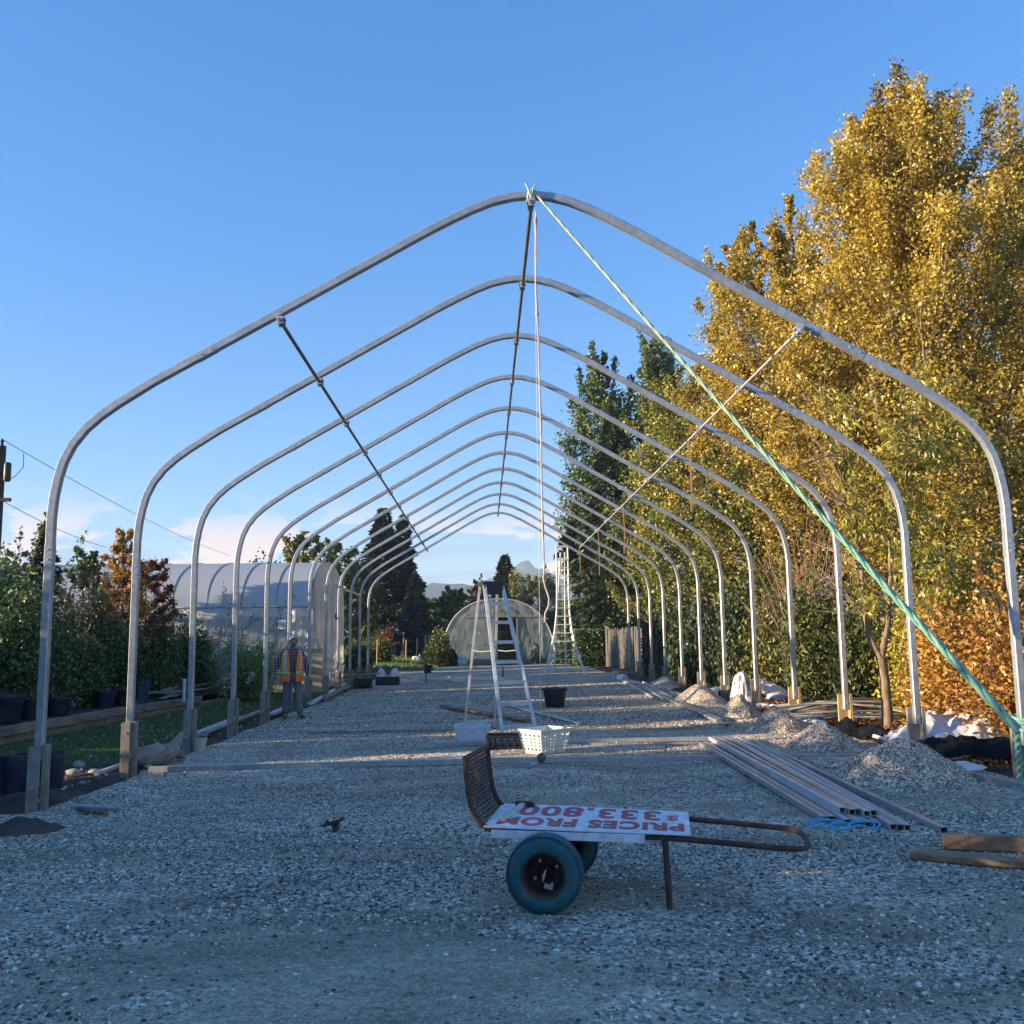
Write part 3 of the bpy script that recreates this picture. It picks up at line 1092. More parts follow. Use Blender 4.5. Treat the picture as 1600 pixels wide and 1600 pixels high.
def shrub(name, label, c, r, mat, n=6000, leaf=.06, seed=1, group=None, cat='shrub', wid=.6, stems=9, shoots=0, shoot_len=.5, rough=.35, axis=None, tshift=0.0, flat_top=False, hollow=.45, stem_mat=None, parts=None):
    """c: centre of the foot on the ground, r: (rx, ry, height)"""
    rng = np.random.default_rng(seed)
    c = np.array(c, float)
    root = thing(name, label, cat, tuple(c), group)
    mb = MB()
    nl = 14
    lob = unit(rng.normal(size=(nl, 3))) * .5
    lob[:, 2] = np.abs(lob[:, 2]) * .9
    lr = rng.uniform(.38, .62, nl)
    k = rng.integers(0, nl, n)
    d = unit(rng.normal(size=(n, 3)))
    q = lob[k] + d * (lr[k] * (hollow + (1 - hollow) * rng.random(n) ** .5))[:, None] * (1 + rough * rng.normal(size=n)[:, None] * .4)
    if flat_top:
        q = rng.uniform(-1, 1, (n, 3))
        m = np.argmax(np.abs(q), 1)
        edge = rng.random(n) < .75
        sgn = np.sign(q[np.arange(n), m])
        q[np.arange(n)[edge], m[edge]] = sgn[edge] * rng.uniform(.82, 1.03, edge.sum())
        q[:, 2] = q[:, 2] * .5 + .5
    else:
        q[:, 2] = np.clip(q[:, 2], -.12, 2) / 1.02 + .12
    pos = c + q * np.array([r[0], r[1], r[2]])
    pos[:, 2] = np.maximum(pos[:, 2], c[2] + .02)
    ct = rng.normal(size=nl) * .14
    t = .5 + ct[k] * 1.3 + rng.normal(size=n) * .22 + tshift
    for i in range(stems):
        az = rng.uniform(0, 6.28)
        rr = rng.uniform(.2, .8)
        tip = c + np.array([math.cos(az) * r[0] * rr, math.sin(az) * r[1] * rr, r[2] * rng.uniform(.6, .95)])
        mb.tube([c + np.array([math.cos(az), math.sin(az), 0]) * .06, (c + tip) / 2 + rng.normal(size=3) * .05, tip], [.02, .013, .005], 4, caps=False)
    if shoots:
        P_, T_ = [pos], [t]
        for i in range(shoots):
            az = rng.uniform(0, 6.28)
            rr = rng.uniform(.1, .8)
            s = c + np.array([math.cos(az) * r[0] * rr, math.sin(az) * r[1] * rr, r[2] * rng.uniform(.6, .85)])
            L = shoot_len * rng.uniform(.6, 1.2)
            dd = unit(np.array([math.cos(az) * .35, math.sin(az) * .35, 1]) + rng.normal(size=3) * .12)
            e = s + dd * (L + r[2] * .25)
            mb.tube([s, (s + e) / 2 + rng.normal(size=3) * .02, e], [.008, .005, .002], 3, caps=False)
            m = int(38 * L / .5)
            u = rng.random(m)
            P_.append(s + (e - s) * u[:, None] + rng.normal(size=(m, 3)) * leaf * .7 * (1.1 - .6 * u[:, None]))
            T_.append(.5 + rng.normal(size=m) * .15 + tshift)
        pos, t = np.concatenate(P_), np.concatenate(T_)
    ax = None if axis is None else np.repeat(np.array(axis, float)[None], len(pos), 0)
    leaf_mesh('foliage', pos, leaf, mat, root, rng, axis=ax, t=t, wid=wid)
    if stems:
        mb.build('stem', stem_mat or BARK, root, smooth=60)
    return root

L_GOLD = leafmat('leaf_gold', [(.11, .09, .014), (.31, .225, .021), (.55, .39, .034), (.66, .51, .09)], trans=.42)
L_YELG = leafmat('leaf_yellow_green', [(.08, .11, .018), (.22, .23, .028), (.42, .36, .04), (.56, .45, .06)], trans=.38)
L_OLIVE = leafmat('leaf_olive', [(.045, .068, .012), (.10, .13, .021), (.20, .20, .03), (.36, .30, .045)], trans=.36)
L_DARK = leafmat('leaf_dark_green', [(.034, .062, .014), (.072, .12, .026), (.115, .17, .04), (.17, .21, .06)], trans=.2)
L_MID = leafmat('leaf_green', [(.028, .06, .014), (.06, .11, .022), (.095, .16, .035), (.14, .20, .05)], trans=.3)
L_LAUREL = leafmat('leaf_laurel', [(.035, .060, .012), (.075, .11, .022), (.14, .15, .03), (.30, .26, .05)], trans=.28, gloss=.05, rough=.5)
L_ORANGE = leafmat('leaf_orange', [(.13, .035, .014), (.30, .10, .022), (.46, .22, .032), (.52, .34, .055)], trans=.33)
L_RED = leafmat('leaf_rust_red', [(.06, .025, .012), (.15, .042, .020), (.22, .075, .028), (.24, .13, .035)], trans=.3)
L_PINK = leafmat('leaf_faded_pink', [(.06, .05, .032), (.13, .095, .075), (.20, .15, .12), (.16, .14, .06)], trans=.3)
L_BAMBOO = leafmat('leaf_bamboo', [(.08, .14, .025), (.16, .25, .045), (.25, .33, .075), (.34, .40, .12)], trans=.4)
L_NEEDLE = leafmat('needles', [(.007, .014, .009), (.014, .026, .015), (.026, .040, .021), (.05, .06, .025)], trans=.1)
L_CEDAR = leafmat('cedar_sprays', [(.012, .028, .010), (.026, .052, .016), (.050, .080, .022), (.10, .12, .03)], trans=.2)
L_BLUE = leafmat('blue_needles', [(.022, .040, .042), (.04, .065, .068), (.065, .095, .10), (.09, .12, .12)], trans=.1)
L_PURPLE = leafmat('leaf_purple_brown', [(.035, .025, .022), (.07, .045, .038), (.11, .07, .05), (.17, .10, .06)], trans=.2)

def gpt(px, Y):
    q = P(px, 1000, Y)
    return (q.x, Y, gzf(q.x, Y))

def edge_x(y):
    """line of the timber edging on the left"""
    return float(-8.35 + 1.15 * sstep(15.5, 28, y))

def on_edge(px, back):
    """where the sight line through a photo column meets the strip just behind the edging"""
    best = min(np.arange(13, 40, .05), key=lambda Y: abs(P(px, 1000, Y).x - (edge_x(Y) - back)))
    return Vector((edge_x(best) - back, best, gzf(edge_x(best), best)))

def right_side():
    # tall golden cottonwood, its neighbour and the trees that step back from them
    tree('cottonwood_tree', 'tallest golden cottonwood towering over the right of the yard with several leafy spires', gpt(1462, 21), P(1440, 132, 21).z, 4.4, L_GOLD, bark=BARKT,
         leaf=.082, n_leaf=170000, n_limb=72, leaders=20, up=.85, start=.10, prof='egg', trunk_r=.24, seed=11, spread=.34, twigs=10, group='autumn trees beside the yard', wid=.75)
    tree('cottonwood_tree', 'shorter golden cottonwood close left of the tallest one, its tip below the front hoop', gpt(1185, 30), P(1160, 335, 30).z, 3.3, L_GOLD, bark=BARKT,
         leaf=.092, n_leaf=70000, n_limb=46, leaders=5, up=.9, start=.15, prof='egg', trunk_r=.17, seed=12, spread=.36, twigs=9, group='autumn trees beside the yard', wid=.75, tshift=-.05)
    tree('cottonwood_tree', 'golden cottonwood of middling height standing between the tallest one and the shorter one', gpt(1270, 27), P(1260, 315, 27).z, 3.4, L_GOLD, bark=BARKT,
         leaf=.092, n_leaf=60000, n_limb=50, leaders=8, up=.85, start=.12, prof='egg', trunk_r=.18, seed=14, spread=.36, twigs=9, group='autumn trees beside the yard', wid=.75)
    tree('cottonwood_tree', 'golden cottonwood cut by the right frame edge, behind the tallest one', gpt(1650, 25), P(1640, 215, 25).z, 3.4, L_GOLD, bark=BARKT,
         leaf=.10, n_leaf=50000, n_limb=50, leaders=9, up=.85, start=.12, prof='egg', trunk_r=.18, seed=15, spread=.38, twigs=9, group='autumn trees beside the yard', wid=.75, tshift=-.05)
    tree('cottonwood_tree', 'golden tree filling the gap under the two cottonwoods behind the forked trunk', gpt(1345, 22), P(1320, 560, 22).z, 2.8, L_GOLD, bark=BARKT,
         leaf=.095, n_leaf=46000, n_limb=40, leaders=3, up=.7, start=.2, prof='round', trunk_r=.12, seed=13, spread=.5, twigs=9, group='autumn trees beside the yard', wid=.6, tshift=-.08)
    tree('poplar_tree', 'left of the two dark green poplars standing behind the yellow trees', gpt(946, 57), P(948, 535, 57).z, 3.6, L_DARK,
         leaf=.22, n_leaf=30000, n_limb=54, leaders=4, up=1.0, start=.1, prof='egg', trunk_r=.17, seed=21, spread=.5, twigs=8, group='dark poplars behind the yard')
    tree('poplar_tree', 'right and taller of the two dark green poplars standing behind the yellow trees', gpt(1042, 56), P(1035, 505, 56).z, 3.6, L_DARK,
         leaf=.22, n_leaf=30000, n_limb=54, leaders=5, up=1.0, start=.1, prof='egg', trunk_r=.18, seed=22, spread=.5, twigs=8, group='dark poplars behind the yard', tshift=.06)
    tree('maple_tree', 'yellow green maple of rounded outline rising in front of the dark poplars', gpt(1092, 36), P(1082, 575, 36).z, 3.1, L_YELG, bark=BARK,
         leaf=.12, n_leaf=32000, n_limb=46, up=.55, start=.1, prof='round', trunk_r=.13, seed=23, spread=.5, twigs=9, group='mixed trees along the right fence', wid=.8, tshift=-.1)
    tree('maple_tree', 'olive green tree low over the arborvitae hedge, behind the middle hoops', gpt(1030, 44), P(1015, 715, 44).z, 2.7, L_OLIVE, bark=BARK,
         leaf=.12, n_leaf=20000, n_limb=38, up=.4, start=.16, prof='round', trunk_r=.11, seed=24, spread=.5, twigs=8, group='mixed trees along the right fence', wid=.8, tshift=-.2)
    tree('maple_tree', 'olive and yellow tree above the grey fence boards, right of the yellow green maple', gpt(1195, 28), P(1195, 690, 28).z, 2.3, L_OLIVE, bark=BARK,
         leaf=.11, n_leaf=22000, n_limb=38, up=.5, start=.2, prof='round', trunk_r=.10, seed=25, spread=.5, twigs=9, group='mixed trees along the right fence', wid=.7, tshift=-.05)
    tree('maple_tree', 'brownish gold tree at the right frame edge behind the nearest right post', gpt(1590, 16.5), P(1570, 600, 16.5).z, 2.4, L_GOLD, bark=BARKT,
         leaf=.10, n_leaf=26000, n_limb=40, up=.5, start=.22, prof='round', trunk_r=.11, seed=26, spread=.5, twigs=9, group='mixed trees along the right fence', wid=.55, tshift=-.16)
    for i, (px, Y, py, R, lab) in enumerate(((1240, 31, 560, 3.0, 'dark broad tree hidden deep behind the golden cottonwoods'), (1420, 29, 520, 3.4, 'dark broad tree standing behind the trunk of the tallest cottonwood'),
                                            (1590, 27, 470, 3.2, 'dark broad tree at the far right behind the brownish gold tree'), (1130, 38, 640, 2.8, 'dark broad tree glimpsed between the poplars and the golden trees'))):
        tree('dark_tree', lab, gpt(px, Y), P(px, py, Y).z, R, L_OLIVE, leaf=.2, n_leaf=9000, n_limb=40, up=.5, start=.02, prof='round', trunk_r=.2, seed=30 + i, spread=.6, twigs=7, group='dark trees behind the golden ones', tshift=-.15, tube_twigs=False)
    conifer('cedar_tree', 'big dark green cedar with drooping sprays beside the tripod ladder', gpt(968, 51), P(965, 640, 51).z, 3.9, L_CEDAR, n=32000, seed=41, leaf=.42, droop=.75, ragged=.18, wid=.34, layers=170, trunk_r=.28)
    conifer('cedar_tree', 'thin cedar whose drooping dark branch tips show behind the top of the tripod ladder', gpt(905, 56), P(905, 800, 56).z, 2.4, L_NEEDLE, n=3600, seed=42, leaf=.55, droop=.35, ragged=.5, wid=.35, layers=34, start=.62, trunk_r=.2)
    # forked fruit tree with long leaves, beside the gravel heaps
    b = G(1388, 1143)
    root = thing('fruit_tree', 'slender forked fruit tree with tan bark and long yellowing leaves beside the gravel heaps', 'tree', tuple(b))
    Y = b.y
    mb = MB()
    rng = np.random.default_rng(51)
    F = P(1377, 1030, Y)
    trunk = [b + Vector((0, 0, -.08)), P(1386, 1110, Y), P(1383, 1065, Y), F]
    mb.tube(trunk, [.105, .082, .072, .07], 10)
    lft = [F, P(1360, 1000, Y), P(1350, 950, Y + .1), P(1346, 890, Y + .15), P(1334, 800, Y + .2), P(1322, 720, Y + .25), P(1325, 640, Y + .3)]
    rgt = [F, P(1381, 1005, Y - .05), P(1388, 975, Y - .1), P(1391, 900, Y - .15), P(1389, 820, Y - .2), P(1396, 740, Y - .25), P(1410, 660, Y - .3)]
    mb.tube(lft, [.06, .05, .04, .03, .022, .015, .006], 8)
    mb.tube(rgt, [.05, .044, .038, .028, .02, .014, .006], 8)
    br = []
    for (a0, a1, a2) in (((1391, 860), (1440, 830), (1520, 790)), ((1389, 850), (1345, 800), (1290, 770)), ((1388, 960), (1350, 940), (1320, 960)), ((1389, 940), (1440, 890), (1490, 880)),
                         ((1346, 890), (1300, 860), (1250, 840)), ((1340, 830), (1300, 760), (1270, 700)), ((1334, 790), (1300, 720), (1250, 660)), ((1396, 740), (1450, 700), (1500, 640)),
                         ((1390, 800), (1430, 740), (1470, 700)), ((1349, 940), (1310, 920), (1270, 930)), ((1325, 720), (1290, 660), (1280, 600)), ((1398, 730), (1430, 650), (1440, 590)),
                         ((1390, 880), (1430, 900), (1480, 930)), ((1400, 700), (1460, 680), (1540, 700)), ((1330, 700), (1270, 720), (1215, 740))):
        dy = rng.uniform(-1.1, 1.1)
        q = [P(*a0, Y), P(*a1, Y + dy * .5), P(*a2, Y + dy)]
        mb.tube(q, [.02, .013, .005], 5)
        br.append(q)
    br += [lft[3:6], rgt[3:6], lft[4:7], rgt[4:7]]
    PP, AA = [], []
    for q in br:
        for k in range(17):
            u = rng.uniform(.15, 1) * 2
            j = min(1, int(u))
            s0 = np.array(q[j].lerp(q[j + 1], u - j))
            dt = unit(rng.normal(size=3) * .8 + np.array([0, 0, .5]))
            L = rng.uniform(.25, .75)
            mb.tube([s0, s0 + dt * L], [.006, .002], 3, caps=False)
            m = 30
            v = rng.random(m)
            PP.append(s0 + dt * (v * L)[:, None] + rng.normal(size=(m, 3)) * .07)
            AA.append(np.repeat((dt * .6 + np.array([0, 0, -.9]))[None], m, 0))
    PP, AA = np.concatenate(PP), np.concatenate(AA)
    keep = PP[:, 0] > 4.98
    PP, AA = PP[keep], AA[keep]
    leaf_mesh('crown', PP, .115, L_YELG, root, rng, axis=AA, wid=.3, t=np.clip(rng.normal(size=len(PP)) * .24 + .55, 0, 1))
    mb.build('trunk', BARKT, root, smooth=60)
    # bushes
    for i, (px, Y, rx, ry, h, mat, lf, n, lab, ts) in enumerate((
            (1500, 12.8, .95, .8, 1.9, L_ORANGE, .07, 10500, 'orange and red bush beside the green rope, above the white sheeting', .32),
            (1590, 11.6, .8, .8, 1.8, L_ORANGE, .07, 8500, 'deep red orange bush at the right frame edge behind the nearest right post', .12),
            (1450, 15.2, 1.0, .9, 2.5, L_YELG, .075, 11000, 'orange yellow bush just right of the forked fruit tree', .15),
            (1530, 14.8, 1.2, 1.0, 3.0, L_YELG, .085, 16000, 'yellow green bush above the orange bushes', .05))):
        g = P(px, 1000, Y)
        shrub('autumn_bush', lab, (g.x, Y, gzf(g.x, Y)), (rx, ry, h), mat, n, lf, 60 + i, 'autumn bushes on the right', 'bush', tshift=ts, shoots=12)
    for i, (x, y, rx, h, mat, lab) in enumerate(((8.3, 10.4, 1.2, 2.1, L_ORANGE, 'orange bush beyond the right frame edge, nearest of three'), (10.0, 12.6, 1.4, 2.6, L_YELG, 'yellow green bush beyond the right frame edge, middle of three'), (12.3, 14.6, 1.6, 2.9, L_OLIVE, 'olive bush beyond the right frame edge, farthest of three'))):
        shrub('autumn_bush', lab, (x, y, gzf(x, y)), (rx, 1.1, h), mat, 9000, .09, 90 + i, 'autumn bushes beyond the right edge', 'bush', tshift=.1)
    g = P(1278, 1000, 19)
    shrub('laurel_bush', 'glossy green laurel bush between the fence boards and the fruit tree', (g.x, 19, gzf(g.x, 19)), (1.05, .8, 2.5), L_LAUREL, 11000, .12, 66, None, 'bush', wid=.36, axis=(0, 0, -.6), shoots=8)
    g = P(1215, 1000, 23)
    shrub('laurel_bush', 'dull green laurel leaning over the grey fence boards', (g.x, 23, gzf(g.x, 23)), (1.1, .8, 2.7), L_LAUREL, 8000, .12, 67, None, 'bush', wid=.36, axis=(0, 0, -.6), tshift=.1)
    g = P(1348, 1000, 16.6)
    shrub('laurel_bush', 'dark laurel bush added to darken the gap behind the forked trunk', (g.x, 16.6, gzf(g.x, 16.6)), (.7, .5, 2.0), L_LAUREL, 8000, .11, 69, None, 'bush', wid=.36, axis=(0, 0, -.6), tshift=-.25)  # added bush that keeps the gap behind the fork dark
    # bare twigs
    g = P(1258, 1000, 20.0)
    root = thing('bare_shrub', 'leafless shrub of thin reddish twigs in front of the golden trees', 'shrub', (g.x, 20, gzf(g.x, 20)))
    mb = MB()
    rng = np.random.default_rng(70)
    for i in range(46):
        p0 = np.array([g.x + rng.normal() * .25, 20 + rng.normal() * .25, gzf(g.x, 20) + rng.uniform(1.2, 2.2)])
        d = unit(np.array([rng.normal() * .35, rng.normal() * .3, 1]))
        pts = curve_pts(p0, d, unit(d + np.array([0, 0, .5])), rng.uniform(1.1, 2.5), 4, rng, .07)
        mb.tube(pts, [.012, .010, .008, .006, .003], 4, caps=False)
    for i in range(6):
        p0 = np.array([g.x + rng.normal() * .12, 20 + rng.normal() * .12, gzf(g.x, 20) - .05])
        mb.tube(curve_pts(p0, (rng.normal() * .1, rng.normal() * .1, 1), (rng.normal() * .2, 0, 1), 2.1, 4, rng, .06), [.03, .026, .022, .018, .014], 5, caps=False)
    mb.build('twig', TWIG, root)
    # clipped hedge and the arborvitae row
    g = P(917, 1000, 46)
    shrub('hedge_block', 'square clipped bright green hedge between the tripod ladder and the plank fence', (g.x, 46, gzf(g.x, 46)), (.72, .8, 1.75), L_MID, 9000, .14, 71, None, 'hedge', flat_top=True, stems=4, tshift=.15)
    for i, (px, Y) in enumerate(((1003, 34), (1022, 31.5), (1043, 29.2), (1065, 27.2), (1090, 25.3), (1118, 23.6))):
        g = P(px, 1000, Y)
        lab = ['farthest', 'second farthest', 'third farthest', 'third nearest', 'second nearest', 'nearest'][i]
        shrub('arborvitae', lab + ' dark green columnar arborvitae in the row behind the right posts', (g.x + .55, Y, gzf(g.x, Y)), (.62, .62, 2.2 + .12 * (i % 2)), L_CEDAR, 9500, .13, 75 + i, 'arborvitae hedge plants', 'shrub', wid=.4, axis=(0, 0, 1.0), tshift=-.05)
right_side()

def left_side():
    for i, (px, back, py, rx, mat, lf, n, lab, ts, sh, sl) in enumerate((
            (18, 1.2, 905, .9, L_DARK, .08, 11000, 'dark leafy bush at the left frame edge with tall upright shoots against the sky', 0, 6, 1.55),
            (95, 1.4, 945, .7, L_DARK, .08, 8000, 'dark bush with wispy sprays just right of the bush with tall shoots', .05, 10, .5),
            (128, 1.8, 905, .75, L_PINK, .08, 7000, 'faded pinkish grey shrub between the first two left posts', 0, 8, .5),
            (165, 1.4, 950, .6, L_DARK, .08, 6000, 'dark shrub in front of the rust red maple', .1, 6, .5))):
        g = on_edge(px, back)
        shrub('garden_shrub', lab, tuple(g), (rx, .8, P(px, py, g.y).z - g.z), mat, n, lf, 100 + i, 'tall shrubs on the left', 'shrub', tshift=ts, shoots=sh, shoot_len=sl)
    tree('japanese_maple', 'small maple turning rust red in front of the long greenhouse', gpt(225, 24.5), P(228, 868, 24.5).z, 1.0, L_RED, leaf=.08, n_leaf=13000, n_limb=26, up=.4, start=.3, prof='round', trunk_r=.06, seed=111, spread=.5, twigs=9, group='maples on the left', wid=.5)
    tree('japanese_maple', 'small maple with orange yellow top behind the second left post', gpt(188, 23.5), P(192, 815, 23.5).z, .85, L_ORANGE, leaf=.09, n_leaf=9000, n_limb=26, up=.8, start=.25, prof='egg', trunk_r=.06, seed=112, spread=.5, twigs=8, group='maples on the left', wid=.5, tshift=.25)
    tree('pear_tree', 'thin green tree with bare sprigs left of the orange yellow maple', gpt(128, 25), P(128, 852, 25).z, 1.1, L_DARK, leaf=.1, n_leaf=6000, n_limb=26, up=.8, start=.25, prof='egg', trunk_r=.06, seed=113, spread=.5, twigs=7, tshift=.15)
    conifer('spruce_tree', 'dark spruce behind the first left post', gpt(62, 27), P(62, 818, 27).z, 1.1, L_NEEDLE, n=5000, seed=114, leaf=.22, layers=70, trunk_r=.1)
    # the dark hedge on the left, plant by plant
    spots = ((2, 985, .8), (62, 1000, .85), (122, 1000, .85), (182, 988, .85), (240, 975, .85), (298, 972, .8), (345, 985, .7))
    names = ('leftmost', 'second', 'third', 'fourth', 'fifth', 'sixth', 'last')
    for i, (px, py, rx) in enumerate(spots):
        g = on_edge(px, 1.35)
        Y, h = g.y, P(px, py, g.y).z - g.z
        shrub('hedge_bush', names[i] + ' dark green bush, counted from the left, in the hedge behind the timber edging', (g.x, Y, gzf(g.x, Y)), (rx, .75, h), L_DARK if i % 3 else L_MID, 17000, .09, 120 + i, 'hedge bushes behind the timber edging', 'bush', tshift=.08 if i % 3 else -.25)
    # clump of bamboo
    g = P(386, 1000, 25.2)
    root = thing('bamboo_clump', 'feathery light green bamboo in front of the long greenhouse', 'bamboo', (g.x, 25.2, gzf(g.x, 25.2)))
    rng = np.random.default_rng(140)
    mb = MB()
    PP, AA = [], []
    for i in range(34):
        p0 = np.array([g.x + rng.normal() * .3, 25.2 + rng.normal() * .3, gzf(g.x, 25.2)])
        L = rng.uniform(1.0, 1.9) if i > 5 else rng.uniform(2.4, 3.3)
        d1 = unit(np.array([rng.normal() * .45, rng.normal() * .5, .55]))
        pts = curve_pts(p0, (rng.normal() * .1, rng.normal() * .1, 1), d1 if i > 5 else (rng.normal() * .3 + .15, 0, 1), L, 6, rng, .04)
        mb.tube(pts, [.012, .011, .010, .008, .006, .004, .002], 4, caps=False)
        m = 170 if i > 5 else 110
        u = rng.uniform(1.0, 6, m)
        j = np.minimum(5, u.astype(int))
        pa = np.array(pts)
        PP.append(pa[j] + (pa[j + 1] - pa[j]) * (u - j)[:, None] + rng.normal(size=(m, 3)) * (.12 if i > 5 else .07))
        AA.append(np.repeat((unit(pts[-1] - pts[0]) * .5 + np.array([0, 0, -.5]))[None], m, 0))
    leaf_mesh('foliage', np.concatenate(PP), .13, L_BAMBOO, root, rng, axis=np.concatenate(AA), wid=.2)
    mb.build('culm', pm('bamboo_stem', (.16, .20, .06), (.24, .26, .09), scale=3, rough=.5), root)
    # shade row standing outside the picture on the left, with two narrow gaps that let the low sun through
    for i, (x, y, rx, ry, h) in enumerate(((-9.6, -9, 1.9, 2.2, 4.2), (-9.8, -6, 1.9, 2.2, 4.2), (-9.5, -3, 1.9, 2.2, 4.2), (-9.7, 0, 1.9, 2.2, 4.2), (-9.6, 2.6, 1.9, 2.0, 4.2), (-9.7, 5.0, 1.9, 1.6, 3.4), (-9.6, 7.4, 1.9, 1.6, 3.2), (-9.8, 9.1, 1.7, 1.35, 3.0),
                                           (-9.9, 12.0, 1.6, .9, 2.9), (-10.2, 14.95, 1.6, 1.3, 3.1),
                                           (-13.2, 8.2, 1.8, 1.8, 3.8), (-13.2, 11.9, 1.8, 1.25, 3.8), (-13.1, 15.6, 1.8, 1.8, 3.9), (-13.3, 18.6, 1.8, 1.8, 3.8), (-13.1, 21.6, 1.8, 1.8, 3.9), (-13.2, 24.4, 1.8, 1.7, 3.8), (-13.2, 5.0, 1.8, 2.2, 4.4), (-13.2, 1.8, 1.8, 2.2, 4.4), (-13.2, -1.4, 1.8, 2.2, 4.4))):
        shrub('screen_bush', 'dense green bush of the tall screen left of the yard', (x, y, gzf(x, y)), (rx, ry, h), L_DARK if i % 2 else L_MID, 10000, .22, 150 + i, 'screen of bushes left of the yard', 'bush', hollow=.1)
    for i, y in enumerate((16.5, 18.8, 21.2, 23.6, 25.6)):  # unseen row added to stop sun leaking through the hedge
        shrub('hidden_shrub', 'dark green shrub added unseen behind the hedge on the left', (-11.6 + .25 * i, y, gzf(-11, y)), (1.1, 1.4, 1.9), L_DARK, 9000, .13, 180 + i, 'shrubs close behind the hedge', 'shrub', hollow=.1)
    for i, (x, y, h) in enumerate(((-9.6, 37.4, 4.5), (-9.4, 40.6, 4.6), (-9.8, 44.5, 4.3))):
        shrub('tall_bush', ('nearest', 'middle', 'farthest')[i] + ' of three tall dark bushes beyond the end of the long greenhouse', (x, y, gzf(x, y)), (1.9, 1.9, h), L_DARK if i != 1 else L_OLIVE, 12000, .17, 195 + i, 'tall bushes beyond the greenhouse', 'bush')
left_side()

